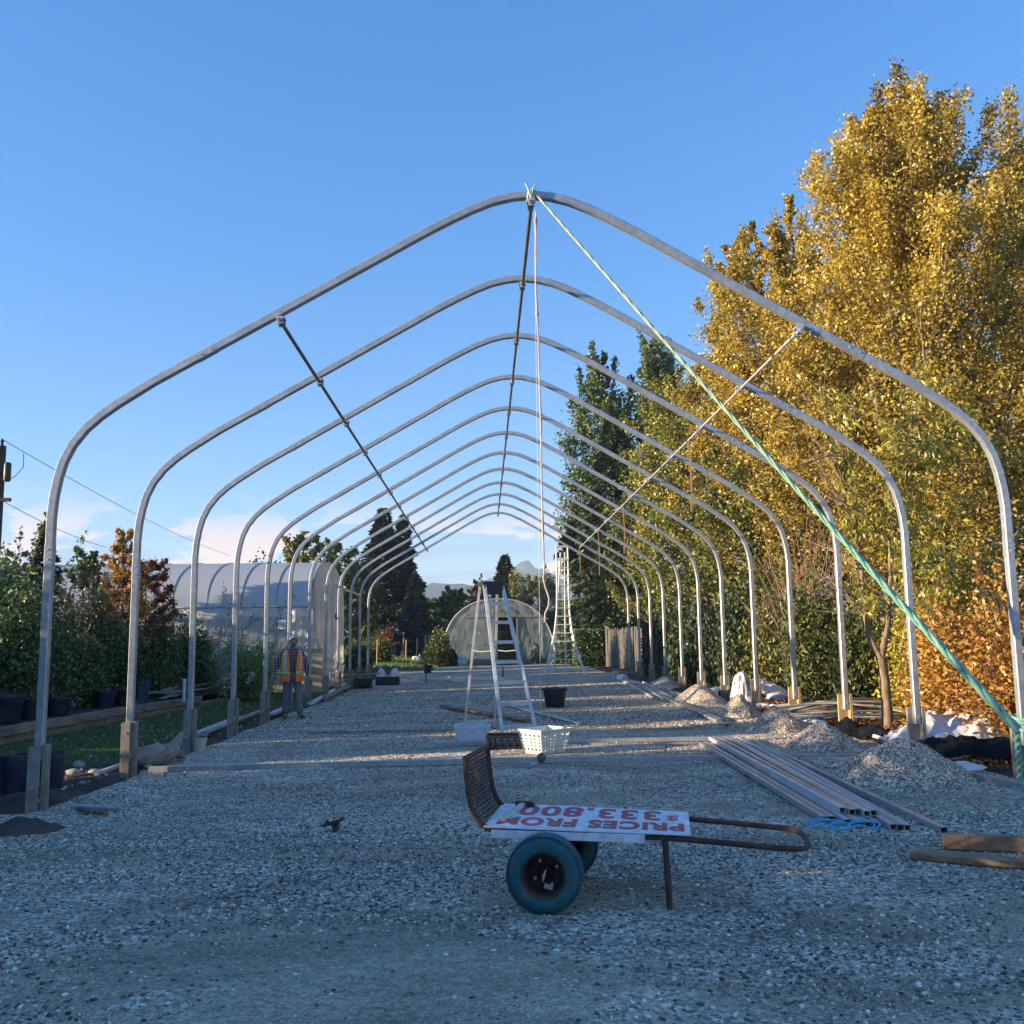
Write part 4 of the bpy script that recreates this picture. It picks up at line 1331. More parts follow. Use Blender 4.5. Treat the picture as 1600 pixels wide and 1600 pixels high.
def far_side():
    tree('round_tree', 'rounded tree with an orange lit flank behind the long greenhouse roof', gpt(472, 58), P(470, 836, 58).z, 2.0, L_OLIVE, leaf=.22, n_leaf=9000, n_limb=34, up=.6, start=.1, prof='round', trunk_r=.2, seed=201, spread=.5, twigs=7, group='far trees', tube_twigs=False)
    tree('round_tree', 'darker rounded tree just right of the orange lit one behind the greenhouse roof', gpt(523, 56), P(520, 842, 56).z, 1.7, L_DARK, leaf=.22, n_leaf=7000, n_limb=34, up=.6, start=.1, prof='round', trunk_r=.2, seed=202, spread=.5, twigs=7, group='far trees', tshift=.15, tube_twigs=False)
    tree('round_tree', 'low olive tree between the greenhouse end and the big fir', gpt(557, 58), P(556, 872, 58).z, 1.7, L_OLIVE, leaf=.22, n_leaf=7000, n_limb=34, up=.5, start=.05, prof='round', trunk_r=.2, seed=203, spread=.5, twigs=7, group='far trees', tshift=-.05, tube_twigs=False)
    conifer('fir_tree', 'big dark fir left of the hills, the tallest far tree', gpt(598, 68), P(601, 800, 68).z, 3.3, L_NEEDLE, n=13000, seed=211, leaf=.6, layers=120, trunk_r=.3, ragged=.35, group='far conifers')
    conifer('fir_tree', 'dark fir close right of the biggest fir, slightly lower', gpt(628, 70), P(624, 810, 70).z, 2.4, L_NEEDLE, n=9000, seed=212, leaf=.6, layers=100, trunk_r=.25, ragged=.35, group='far conifers')
    conifer('fir_tree', 'dark pointed fir on the right flank of the fir group', gpt(648, 66), P(645, 896, 66).z, 1.5, L_NEEDLE, n=6000, seed=213, leaf=.45, layers=80, trunk_r=.2, ragged=.25, group='far conifers')
    conifer('spruce_tree', 'blue grey spruce in front of the dark firs', gpt(641, 60), P(641, 932, 60).z, 1.2, L_BLUE, n=5000, seed=214, leaf=.32, layers=80, trunk_r=.15, ragged=.15, group='far conifers')
    conifer('spruce_tree', 'small pointed spruce alone in front of the hills', gpt(673, 95), P(673, 946, 95).z, 1.2, L_NEEDLE, n=2600, seed=215, leaf=.4, layers=60, trunk_r=.15, ragged=.12, group='far conifers')
    conifer('spruce_tree', 'tiny dark spruce right of the small pointed spruce', gpt(684, 110), P(684, 958, 110).z, 1.0, L_NEEDLE, n=1600, seed=216, leaf=.4, layers=40, trunk_r=.15, ragged=.12, group='far conifers')
    tree('round_tree', 'broad green tree with sunlit top right of the hills', gpt(709, 72), P(712, 920, 72).z, 1.75, L_MID, leaf=.28, n_leaf=8000, n_limb=34, up=.5, start=.05, prof='round', trunk_r=.2, seed=221, spread=.5, twigs=7, group='far trees', tshift=.12, tube_twigs=False)
    tree('purple_tree', 'purple brown tree behind the top of the stepladder', gpt(746, 78), P(748, 902, 78).z, 1.6, L_PURPLE, leaf=.28, n_leaf=6000, n_limb=34, up=.7, start=.05, prof='egg', trunk_r=.2, seed=222, spread=.5, twigs=7, group='far trees', tube_twigs=False)
    conifer('fir_tree', 'broad dark fir behind the small tunnel, in front of the mountain', gpt(790, 76), P(788, 872, 76).z, 2.5, L_NEEDLE, n=11000, seed=223, leaf=.5, layers=110, trunk_r=.25, ragged=.15, group='far conifers', lift=.35, droop=.0)
    tree('willow_tree', 'wispy green willow behind the right half of the small tunnel', gpt(842, 74), P(838, 912, 74).z, 2.6, L_OLIVE, leaf=.24, n_leaf=11000, n_limb=44, up=.9, start=.05, prof='round', trunk_r=.2, seed=224, spread=.4, twigs=8, group='far trees', wid=.3, tshift=-.02, tube_twigs=False)
    tree('bare_tree', 'thin pinkish tree between the dark fir and the willow', gpt(817, 90), P(820, 905, 90).z, 1.2, L_PINK, leaf=.2, n_leaf=2200, n_limb=30, up=.9, start=.2, prof='egg', trunk_r=.12, seed=225, spread=.5, twigs=7, group='far trees', tshift=.1, tube_twigs=False)
    tree('bare_tree', 'thin leafless looking tree poking above the stepladder top', gpt(752, 88), P(752, 888, 88).z, .8, L_PINK, leaf=.18, n_leaf=700, n_limb=20, up=.9, start=.3, prof='egg', trunk_r=.08, seed=226, spread=.5, twigs=6, group='far trees', tube_twigs=False)
    # distant wood that closes the view low down, one mass
    rng = np.random.default_rng(230)
    PP = []
    for i in range(40):
        x, y = -110 + i * 6 + rng.normal() * 2, 125 + rng.uniform(-10, 15)
        h, w = rng.uniform(4.5, 7.0), rng.uniform(3, 4.5)
        d = unit(rng.normal(size=(1500, 3))) * (rng.random((1500, 1)) ** .4)
        PP.append(np.array([x, y, h * .5]) + d * np.array([w, w, h * .55]))
    leaf_mesh('treeline', np.concatenate(PP), .7, L_DARK, None, rng, kind='stuff')['label'] = 'distant dark wood beyond the garden'
    # garden beds round the far worker
    beds = ((560, 47, .9, 1.3, L_MID, 'leafy green bush behind the far left posts'), (588, 52, 1.0, 1.5, L_OLIVE, 'olive bush left of the far worker'), (606, 62, 1.2, 1.9, L_RED, 'rust coloured bush right behind the far worker'),
            (640, 62, 1.1, 1.5, L_MID, 'grey green bean bush right of the far worker'), (662, 60, 1.0, 1.35, L_MID, 'bushy bed beside the garden stakes'), (684, 52, .75, 2.0, L_OLIVE, 'dark olive bush at the left corner of the small tunnel'),
            (692, 64, .8, 2.0, L_YELG, 'yellow green clump behind the olive bush by the tunnel'), (576, 64, 1.4, 2.2, L_YELG, 'yellowish bush under the big fir'))
    for i, (px, Y, rx, h, mat, lab) in enumerate(beds):
        g = P(px, 1000, Y)
        shrub('bed_bush', lab, (g.x, Y, gzf(g.x, Y)), (rx, .9, h), mat, 4500, .14, 260 + i, 'bushes in the far garden', 'bush', tshift=-.1 if mat is L_RED else (-.2 if mat is L_OLIVE else 0))
    for i, (px, Y, h) in enumerate(((589, 50, 1.35), (630, 57, 1.6), (634, 55, 1.2), (651, 57, 1.3), (664, 57, 1.5))):
        g = P(px, 1000, Y)
        z = gzf(g.x, Y)
        o = MB().tube([(g.x, Y, z - .1), (g.x + .03, Y, z + h)], .035, 6).build('garden_stake', WOODN, origin=(g.x, Y, z))
        tag(o, ('pale wooden stake left of the far worker', 'pale stake close right of the far worker', 'slanting short stake right of the far worker', 'pale stake among the bean bushes', 'rightmost pale stake in the bean bushes')[i], 'stake', 'garden stakes')
far_side()

def grass():
    rng = np.random.default_rng(300)
    def blades(name, n, fx, fy, hmax, label, mat):
        x, y = fx(n), fy(n)
        keep = (fbm(x * .8, y * .8, 41, 3) > .36)
        x, y = x[keep], y[keep]
        n = len(x)
        z = gz(x, y)
        far = np.maximum(.6, y / 20.0)
        h = rng.uniform(.35, 1, n) * hmax * far
        w = .007 * far * rng.uniform(.7, 1.4, n)
        az = rng.uniform(0, 6.28, n)
        lx, ly = rng.normal(size=n) * .5 * h, rng.normal(size=n) * .5 * h
        a = np.stack([x - np.cos(az) * w, y - np.sin(az) * w, z - .01], -1)
        b = np.stack([x + np.cos(az) * w, y + np.sin(az) * w, z - .01], -1)
        c = np.stack([x + lx, y + ly, z + h], -1)
        o = raw_mesh(name, np.stack([a, b, c], 1).reshape(-1, 3), np.arange(3 * n).reshape(n, 3), mat, kind='stuff', smooth=False)
        at = o.data.attributes.new('t', 'FLOAT', 'FACE')
        at.data.foreach_set('value', rng.random(n).astype(np.float32))
        o['label'] = label
    gm = leafmat('grass_blade', [(.06, .11, .022), (.105, .18, .035), (.155, .23, .055), (.24, .26, .10)], trans=.3)
    blades('grass', 90000, lambda n: rng.uniform(-8.3, -5.15, n), lambda n: 12.8 + 25 * rng.random(n) ** 1.6, .07, 'short green grass on the strip left of the posts', gm)
    blades('grass', 26000, lambda n: rng.uniform(-9.5, -3.0, n), lambda n: rng.uniform(44.5, 62, n), .07, 'green grass at the far end of the yard', gm)
grass()

# ================================================================== THE OPEN FRAME
HY0, HDY, HN, HW = 9.37, 2.3228, 12, 4.79
def hoop_profile():
    half = [(HW, .55), (HW, 1.2), (HW, 2.0), (HW, 2.9)]
    half += [(4.775, 3.1), (4.745, 3.28), (4.70, 3.45), (4.62, 3.62), (4.50, 3.78), (4.36, 3.91), (4.20, 4.03), (3.85, 4.26)]
    half += [(2.60, 4.98), (1.60, 5.56), (1.10, 5.85), (.84, 5.99), (.62, 6.10), (.40, 6.19), (.20, 6.24)]
    return [(-x, z) for x, z in half] + [(0, 6.26)] + [(x, z) for x, z in reversed(half)]
PROF = hoop_profile()
SQ = [(1, -.78), (1, .78), (.78, 1), (-.78, 1), (-1, .78), (-1, -.78), (-.78, -1), (.78, -1)]
ORD = ['nearest', 'second', 'third', 'fourth', 'fifth', 'sixth', 'seventh', 'eighth', 'ninth', 'tenth', 'eleventh', 'farthest']
STL = pm('stake_wood', (.20, .165, .125), (.34, .28, .21), scale=4, rough=.85, bump=.5, bscale=9, stretch=(6, 6, .7), c3=(.15, .11, .08), s3=2.5)

def build_hoops():
    root = thing('frame_hoop', '', 'hoop', (0, HY0, 0), 'hoops of the open greenhouse frame')
    pts = [Vector((x, HY0, z)) for x, z in PROF]
    mb = MB()
    mb.tube(pts, .0395, shape=SQ)
    mb.build('arch', GALV, root, smooth=30)
    # sleeves where the bent pieces are joined, and their bolts
    for sx in (-1, 1):
        for (xa, za, xb, zb) in ((3.42, 4.507, 3.22, 4.622), (4.79, 2.62, 4.79, 2.42)):
            sl_ = MB().tube([(sx * xa, HY0, za), (sx * xb, HY0, zb)], .0425, shape=SQ).build('joint_sleeve', GALV, root)
            for u in (.25, .75):
                x, z = sx * (xa + (xb - xa) * u), za + (zb - za) * u
                MB().lathe([(.011, -.052), (.011, -.044)], (x, HY0, z), 6, 'Y').build('bolt', GALVD, sl_)
    return root

def stakes(root, y, side, i):
    g = gzf(side * HW, y)
    top = .69 + (.07 if side > 0 else 0) + random.uniform(-.02, .03)
    x0 = side * HW
    wood = WOODN if (side > 0 and i in (2, 3)) else (WOODG if (side < 0 and i in (0, 2, 3)) or (side > 0 and i == 1) else STL)  # new wood, its yellow also carrying the sunlight on these two stakes
    if side < 0:
        bd = MB().box((x0 - .018, y - .066, (g - .25 + top) / 2), (.105, .044, top - g + .25)).build('stake_board', wood, root, bevel=.004)
        MB().box((x0 + .066, y + .004, (g - .25 + top) / 2 + .012), (.044, .095, top - g + .25)).build('stake_board', STL, root, bevel=.004)
    else:
        MB().box((x0 + .066, y - .004, (g - .25 + top) / 2 + .01), (.042, .095, top - g + .25)).build('stake_board', wood, root, bevel=.004)
        bd = MB().box((x0 - .010, y + .066, (g - .25 + top) / 2), (.165, .044, top - g + .25)).build('stake_board', wood, root, bevel=.004)
    for dz in (.12, .38):
        if side < 0:
            MB().lathe([(.013, -.102), (.013, -.090)], (x0 - .018, y + .004, top - dz), 6, 'Y').build('bolt', GALVD, bd)
        else:
            MB().lathe([(.013, -.053), (.013, -.040)], (x0, y, top - dz), 6, 'Y').build('bolt', GALVD, bd)

def hoops():
    first = build_hoops()
    roots = [first]
    for i in range(1, HN):
        roots.append(copy_thing(first, (0, HY0 + HDY * i, 0)))
    for i, r in enumerate(roots):
        if i == 0:
            lab = 'nearest galvanised steel hoop of the open frame, with the green rope tied at its peak'
        elif i == HN - 1:
            lab = 'farthest galvanised steel hoop of the open frame, just in front of the tripod ladder'
        else:
            lab = ORD[i] + ' galvanised steel hoop of the open frame, counted from the front'
        r['label'] = lab
        y = HY0 + HDY * i
        stakes(r, y, -1, i)
        stakes(r, y, 1, i)
        if i:
            r.rotation_euler = (0, 0, random.uniform(-.002, .002))
            r.location.x += random.uniform(-.012, .012)
hoops()

def purlin(name, label, a, b, r, mat, mark, n=HN, hang=-.075):
    a, b = Vector(a), Vector(b)
    root = thing(name, label, 'pipe', tuple(a), 'lengthwise pipes under the hoops')
    MB().tube([a + (b - a) * t for t in np.linspace(0, 1, 9)], r, 10).build('pipe', mat, root, smooth=50)
    for t in (.27, .52, .76):
        q = a + (b - a) * t
        d = (b - a).normalized()
        MB().tube([q - d * .09, q + d * .09], r * 1.18, 10).build('coupling', GALVD, root, smooth=50)
    for i in range(n):
        y = HY0 + HDY * i
        t = (y - a.y) / (b.y - a.y)
        q = a + (b - a) * t
        if t > 1.01:
            break
        m = MB()
        m.box(q + Vector((0, 0, .036)), (.085, .12, .012))
        m.box(q + Vector((0, .058, .005)), (.07, .010, .075))
        m.box(q + Vector((0, -.058, .005)), (.07, .010, .075))
        m.lathe([(.012, -.075), (.012, -.062)], q + Vector((.02, 0, .01)), 6, 'Y')
        m.build('clamp', GALVD, root)
    return root

purlin('ridge_pipe', 'steel pipe with painted-in shade running along under the peaks of all the hoops', (0, HY0 - .08, 6.155), (0, HY0 + HDY * 11 + .1, 6.155), .021, PIPE, None)  # same pipe as the right one, its shade put into a darker colour
purlin('side_pipe', 'steel pipe with painted-in shade running along under the left slopes of the hoops', (-2.58, HY0 - .08, 4.885), (-2.64, HY0 + HDY * 11 + .35, 4.87), .021, PIPE, None)  # darker colour stands in for the shaded underside
purlin('side_pipe', 'sunlit steel pipe running along under the right slopes of the hoops', (2.76, HY0 - .08, 4.775), (2.84, HY0 + HDY * 10.2, 4.74), .016, GALVD, None, n=11)

def straps():
    def on_pipe(px):
        best = None
        for Y in np.linspace(HY0, 34, 1200):
            t = (Y - HY0) / (HDY * 10.2)
            x = 2.76 + .08 * t
            z = 4.775 - .035 * t
            q = P(px, 900, Y)
            if best is None or abs(q.x - x) < best[0]:
                best = (abs(q.x - x), Y, x, z)
        return best[1:]
    ST = pm('strap_wood', (.42, .24, .12), (.52, .32, .16), scale=5, rough=.7)
    for px, py, lab in ((1083, 798, 'longest thin tan strap hanging from the right side pipe, nearest of the four'), (976, 860, 'second thin tan strap from the front hanging from the right side pipe'),
                        (936, 898, 'third thin tan strap from the front hanging from the right side pipe'), (906, 894, 'farthest thin tan strap hanging near the end of the right side pipe')):
        Y, x, z = on_pipe(px)
        zb = P(px, py, Y).z
        r = MB()
        r.grid(lambda u, v: Vector((x + (v - .5) * .026 + .02 * math.sin(u * 3), Y - .03 + .015 * math.sin(u * 5 + 1), z - .02 + (zb - z) * u)), 10, 1)
        o = r.build('hanging_strap', ST, origin=(x, Y, z), solid=.006)
        tag(o, lab, 'strap', 'straps hanging from the right side pipe')
straps()

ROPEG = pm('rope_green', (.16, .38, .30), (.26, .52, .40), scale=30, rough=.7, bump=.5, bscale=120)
def rope_sun_paint():
    # paler towards the top end: sunlight on the rope painted into its colour
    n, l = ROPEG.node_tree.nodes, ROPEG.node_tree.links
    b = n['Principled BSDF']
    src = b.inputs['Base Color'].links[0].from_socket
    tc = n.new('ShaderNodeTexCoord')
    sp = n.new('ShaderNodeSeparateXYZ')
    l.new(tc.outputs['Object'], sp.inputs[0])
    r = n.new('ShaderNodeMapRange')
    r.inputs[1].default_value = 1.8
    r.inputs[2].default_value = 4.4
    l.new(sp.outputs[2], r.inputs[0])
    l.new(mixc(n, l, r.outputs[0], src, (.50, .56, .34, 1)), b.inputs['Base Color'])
rope_sun_paint()
ROPEP = pm('rope_pale', (.42, .52, .40), (.55, .62, .48), scale=30, rough=.7, bump=.5, bscale=120)
TWINE = pm('twine_pale', (.44, .33, .28), (.60, .52, .47), scale=20, rough=.8)
def ropes():
    a = Vector((.05, HY0 - .06, 6.24))
    b = P(1590, 1140, HY0 - .35)
    root = thing('rope', 'long taut green rope running from the nearest hoop peak down to the right post', 'rope', tuple(b))
    N = 150
    for s in range(3):
        pts, rs = [], []
        for i in range(N + 1):
            t = i / N
            p = a.lerp(b, t) - Vector((0, 0, .05 * 4 * t * (1 - t)))
            rr = .010 + .026 * t ** 1.3
            d = (b - a).normalized()
            n1 = d.cross(Vector((0, 1, 0))).normalized()
            n2 = d.cross(n1)
            ang = 2 * math.pi * (s / 3) + t * 105 - 25 * t * t
            pts.append(p + (n1 * math.cos(ang) + n2 * math.sin(ang)) * rr * .62)
            rs.append(rr * .72)
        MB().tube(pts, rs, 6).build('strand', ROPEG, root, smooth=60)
    # tail knotted round the post and falling to the ground
    m = MB()
    e = Vector((HW - .13, HY0 - .12, .2))
    for s in range(2):
        m.tube([b + Vector((.012 * math.cos(k * 1.4 + 3.14 * s), .02, 0)) + (e - b) * (k / 16) + Vector((.020 * math.sin(k * 1.4 + 3.14 * s), .015 * math.cos(k * 1.4 + 3.14 * s), 0)) for k in range(17)], .017, 6)
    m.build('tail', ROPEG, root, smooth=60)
    k = MB()
    for q in range(4):
        z = b.z - .03 + q * .035
        k.tube([(HW + .085 * math.cos(t), HY0 + .02 + .11 * math.sin(t), z + .01 * math.sin(t)) for t in np.linspace(0, 6.28, 14)[:-1]], .018, 6, closed=True)
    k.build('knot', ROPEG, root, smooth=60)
    # knot round the peak of the nearest hoop
    k = MB()
    for q in range(4):
        x = .0 + q * .022 - .03
        k.tube([(x + .01 * math.sin(t), HY0 + .062 * math.cos(t), 6.25 + .064 * math.sin(t)) for t in np.linspace(0, 6.28, 14)[:-1]], .011, 6, closed=True)
    k.tube([(0, HY0 - .07, 6.2), (-.03, HY0 - .08, 6.28), (-.06, HY0 - .07, 6.36)], .008, 5)
    k.tube([(0, HY0 - .07, 6.2), (.02, HY0 - .08, 6.3), (.05, HY0 - .07, 6.35)], .008, 5)
    k.build('knot', ROPEP, root, smooth=60)
    # twine hanging from the peak
    seq = [(838, 330), (837, 345), (838, 390), (837, 440), (839, 490), (842, 540), (843, 600), (845, 660), (846, 720), (847, 780), (848, 830), (850, 870), (851, 885), (849, 905), (853, 920), (858, 935), (857, 948), (852, 958), (851, 972)]
    pts = [P(x, y, HY0 - .05) for x, y in seq]
    root = thing('hanging_twine', 'pale knotted twine hanging from the nearest hoop peak with a wavy loose end', 'twine', tuple(pts[-1]))
    m = MB()
    m.tube(pts, .0085, 6)
    m.build('cord', TWINE, root, smooth=60)
    m = MB()
    pts2 = [p + Vector((.012 * math.sin(i * 2.1), 0, 0)) for i, p in enumerate(pts[:14])]
    m.tube(pts2, .006, 5)
    m.build('cord', TWINE, root, smooth=60)
    for j in (1, 4, 12):
        q = pts[j]
        MB().lathe([(0.002, -.03), (.018, -.015), (.022, 0), (.016, .018), (.003, .03)], q, 8).build('knot', pm('knot_pink', (.45, .25, .2), (.5, .32, .26), rough=.8) if j == 1 else TWINE, root, smooth=60)
    p = P(775, 800, 0.1) if False else None
    # thin plumb line with a green weight
    top = Vector((.03, HY0 + .0, 6.19))
    w = P(846, 1184, HY0)
    root = thing('plumb_line', 'thin plumb string with a small dark green weight hanging before the white basket', 'plumb line', tuple(w))
    MB().tube([top, Vector((w.x, w.y, w.z + .03))], .0022, 4).build('string', ROPEP, root)
    MB().lathe([(.004, .05), (.022, .04), (.040, .012), (.036, -.02), (.012, -.05), (.002, -.055)], w, 10, sx=1.15).build('weight', pm('green_weight', (.05, .08, .055), (.10, .13, .09), scale=9, rough=.6), root, smooth=60)
ropes()

# ================================================================== THE CART IN FRONT
def cart():
    YN, YF = 5.46, 6.06
    PIV, TURN = Vector((.49, 5.46, 0)), rad(-13)
    def spin(o):
        # the cart stands a little askew to the frame, and what lies on it with it
        o.location = PIV + Matrix.Rotation(TURN, 3, 'Z') @ (Vector(o.location) - PIV)
        o.rotation_euler = (0, 0, TURN)
    base = (.1, 5.7, gzf(.1, 5.7))
    root = thing('hand_cart', 'rusty two wheeled hand cart with teal tyres and a curved mesh back', 'cart', base)
    # side profile (x,z) along the rail, from the top of the mesh back to the handle
    prof = [(-.675, .958), (-.668, .87), (-.655, .77), (-.640, .69), (-.612, .625), (-.575, .580), (-.52, .556), (-.44, .549), (.0, .546), (.49, .540), (.85, .518), (1.12, .500)]
    near = [Vector((x, YN, z)) for x, z in prof]
    far = [Vector((x, YF, z + .0)) for x, z in prof]
    end = [Vector((1.19, YN + .02, .495)), Vector((1.245, YN + .075, .491)), Vector((1.27, YN + .16, .489)), Vector((1.27, YF - .17, .489)), Vector((1.245, YF - .07, .491)), Vector((1.19, YF - .02, .495))]
    path = near + end + list(reversed(far[:-1]))
    MB().tube(path, .0165, 10).build('frame_tube', RUST, root, smooth=60)
    MB().tube([near[0], far[0]], .0165, 10).build('top_rail', RUST, root, smooth=60)
    for x, z in ((-.40, .540), (.0, .537), (.47, .530)):
        MB().tube([(x, YN, z), (x, YF, z)], .014, 8).build('cross_bar', RUST, root, smooth=60)
    # mesh back: two families of crossing strands
    arc = [Vector((x, 0, z)) for x, z in prof[:8]]
    cum = [0]
    for i in range(len(arc) - 1):
        cum.append(cum[-1] + (arc[i + 1] - arc[i]).length)
    def S2(u, v):
        s = u * cum[-1]
        j = 0
        while j < len(cum) - 2 and cum[j + 1] < s:
            j += 1
        q = arc[j].lerp(arc[j + 1], (s - cum[j]) / (cum[j + 1] - cum[j]))
        return Vector((q.x, YN + (YF - YN) * v, q.z))
    m = MB()
    for fam in (1, -1):
        for k in range(-12, 13):
            off = k / 12.0
            line = []
            for t in np.linspace(0, 1, 13):
                v = off + t * .9 if fam == 1 else 1 - (off + t * .9)
                if 0 <= v <= 1:
                    line.append(S2(t, v) + Vector((.0015 * fam, 0, .0015 * fam)))
            if len(line) > 1:
                m.tube(line, 0.0038, 4, caps=False)
    m.build('mesh_back', RUST, root, smooth=60)
    # legs
    MB().tube([(.48, YN + .01, .535), (.495, YN + .005, gzf(.49, YN) + .005)], .018, 10).build('leg', RUST, root, smooth=60)
    m = MB()
    m.beam((-.30, YN + .06, .56), (-.215, YN + .12, .37), .03, .012)
    m.beam((-.16, YN + .06, .56), (-.195, YN + .12, .37), .03, .012)
    m.beam((-.30, YF - .04, .56), (-.215, YF - .06, .37), .03, .012)
    m.beam((-.10, YF - .04, .56), (-.185, YF - .06, .37), .03, .012)
    m.build('axle_bracket', RUST, root)
    zc = .145 + .213
    XW, YW1, YW2 = -.18, YN - .15, YF + .03
    MB().tube([(XW, YW1 - .05, zc), (XW, YW2 + .06, zc)], .012, 10).build('axle', RUST, root, smooth=60)
    def wheel(c, lab):
        seg = 56
        w = MB()
        prof_t = [(.118, -.062), (.128, -.070), (.150, -.076), (.176, -.072), (.196, -.058), (.208, -.036), (.213, 0), (.208, .036), (.196, .058), (.176, .072), (.150, .076), (.128, .070), (.118, .062)]
        w.lathe(prof_t, c, seg, 'Y', closed=True)
        t = w.build('tyre', TEAL, root, smooth=60)
        t['label'] = lab
        tr = MB()
        for k in range(seg):
            a = 2 * math.pi * k / seg
            for s, ofs in ((-1, 0), (1, .5)):
                a2 = a + ofs * 2 * math.pi / seg
                R = Matrix.Rotation(-a2, 3, 'Y')
                tr.box(Vector(c) + R @ Vector((.2065, s * .028, 0)), (.010, .060, .017), R @ Matrix.Rotation(s * .5, 3, 'X'))
        tr.build('tread', TEAL, t)
        for k in range(5):
            pass
        rm = MB()
        rm.lathe([(.103, .040), (.098, .048), (.050, .050), (.044, .015), (.026, .0), (.020, -.045), (.002, -.045)], c, 32, 'Y')
        rm.lathe([(.119, .060), (.126, .066), (.119, .068), (.110, .062), (.104, .056), (.092, .054), (.002, .054)], c, 32, 'Y')
        r = rm.build('rim', RIM, root, smooth=40)
        MB().lathe([(.124, -.064), (.112, -.055), (.108, -.02), (.104, .038), (.107, .042), (.112, -.02), (.116, -.052), (.126, -.060)], c, 40, 'Y', closed=True).build('barrel', RUST, r, smooth=40)
        MB().lathe([(.112, -.052), (.120, -.064), (.127, -.070), (.1285, -.066), (.121, -.058), (.113, -.048)], c, 40, 'Y', closed=True).build('rim_lip', RUST, r, smooth=60)
        q = MB()
        for k in range(4):
            a = k * math.pi / 2 + .5
            q.lathe([(.009, .030), (.009, .048)], (c[0] + .070 * math.cos(a), c[1], c[2] + .070 * math.sin(a)), 6, 'Y')
        q.build('lug_bolt', GALVD, r)
        MB().tube([(c[0] - .004, c[1] - .052, c[2] - .030), (c[0] + .002, c[1] - .058, c[2]), (c[0] + .014, c[1] - .054, c[2] + .034)], [.003, .0055, .003], 6).build('axle_glint', ALU, r, smooth=60)  # pale sliver stands in for the glint on the axle end
        MB().lathe([(.016, -.056), (.016, -.040)], c, 6, 'Y').build('axle_nut', RUST, r)
        MB().tube([(c[0] - .075, c[1] + .04, c[2] + .03), (c[0] - .082, c[1] + .0, c[2] + .034), (c[0] - .088, c[1] - .03, c[2] + .036)], [.005, .0045, .0035], 6).build('valve', BLACK, r, smooth=60)
        return r
    r = wheel((XW, YW1, zc), 'front teal tyre turned to the camera')
    MB().box((XW + .012, YW1 + .040, zc - .080), (.050, .004, .026), Matrix.Rotation(.25, 3, 'Y')).build('sticker', pm('sticker', (.42, .42, .40), (.5, .49, .46), rough=.6), r)
    wheel((XW, YW2, zc), 'rear teal tyre half hidden behind the front one')
    # white painted board resting on the near rail and the sign lying over it
    o = MB()
    o.beam((-.51, YN - .034, .541), (.37, YN - .034, .537), .026, .044)
    b = o.build('painted_board', WHITEB, origin=(-.06, YN, .55), bevel=.003)
    spin(b)
    tag(b, 'narrow white painted board along the near rail of the cart, under the sign edge', 'board')
    zs = lambda x: .572 - .010 * (x + .5) + .05 * max(0, -.44 - x)
    A = Vector((-.555, YN - .045, zs(-.555)))
    B = Vector((.625, YN - .03, zs(.625)))
    Cc = Vector((.60, YF + .02, zs(.60) + .012))
    D = Vector((-.585, YF + .03, zs(-.585) + .012))
    n = (B - A).cross(D - A).normalized()
    sroot = thing('price_sign', 'white price sign with red lettering lying upside down on the cart', 'sign', tuple(A))
    m = MB()
    m.grid(lambda u, v: (A.lerp(B, u)).lerp(D.lerp(Cc, u), v) + n * (.004 * math.sin(u * 5) * (v - .3)), 12, 6)
    m.build('panel', WHITEB, sroot, solid=.006)
    # lettering, read from the far side: the line beginning at the right end
    def words(txt, u_right, u_left, v_base, v_top, bold):
        cu = bpy.data.curves.new('lettering', 'FONT')
        cu.body = txt
        cu.offset = bold
        cu.extrude = .004
        cu.space_character = 1.12
        to = bpy.data.objects.new('lettering', cu)
        COL.objects.link(to)
        dg = bpy.context.evaluated_depsgraph_get()
        me = bpy.data.meshes.new_from_object(to.evaluated_get(dg))
        bpy.data.objects.remove(to)
        xs = [v.co.x for v in me.vertices]
        ys = [v.co.y for v in me.vertices]
        x0, x1 = min(xs), max(xs)
        y0, y1 = min(ys), max(ys)
        if ',' in txt:
            y0 = 0.0
        o0 = ORIG[sroot.name]
        for v in me.vertices:
            u = u_right + (u_left - u_right) * (v.co.x - x0) / (x1 - x0)
            w = v_base + (v_top - v_base) * (v.co.y - y0) / (y1 - y0)
            z = .0042 + (.0012 if v.co.z > 0 else -.003)
            q = A.lerp(B, u).lerp(D.lerp(Cc, u), w) + n * (.004 * math.sin(u * 5) * (w - .3) + z)
            v.co = q - o0
        me.materials.clear()
        me.materials.append(RED)
        lo = bpy.data.objects.new('lettering', me)
        link(lo, sroot)
        bpy.data.curves.remove(cu)
    words('PRICES FROM', .972, .05, .43, .11, .045)
    words('$', .945, .885, .84, .54, .020)
    words('333,800', .858, .12, .92, .52, .030)
    # hammer left on the corner of the sign
    h = thing('hammer', 'small hammer with a pale wooden handle lying on the left corner of the sign', 'hammer', (-.45, 5.8, .58))
    p0, p1 = Vector((-.475, 5.56, zs(-.475) + .022)), Vector((-.435, 6.02, zs(-.435) + .034))
    MB().beam(p0, p1, .036, .026).build('handle', pm('pale_handle', (.50, .46, .38), (.62, .58, .50), scale=6, rough=.7), h, bevel=.006)
    d = (p1 - p0).normalized()
    sd = Vector((d.y, -d.x, 0))
    m = MB()
    m.beam(p1 - sd * .05, p1 + sd * .055, .036, .04)
    m.lathe([(.024, .0), (.024, .02)], p1 + sd * .055 + Vector((0, 0, -.01)), 10, 'X')
    m.build('head', RUST, h, bevel=.004)
    for o in (root, sroot, h):
        spin(o)
cart()

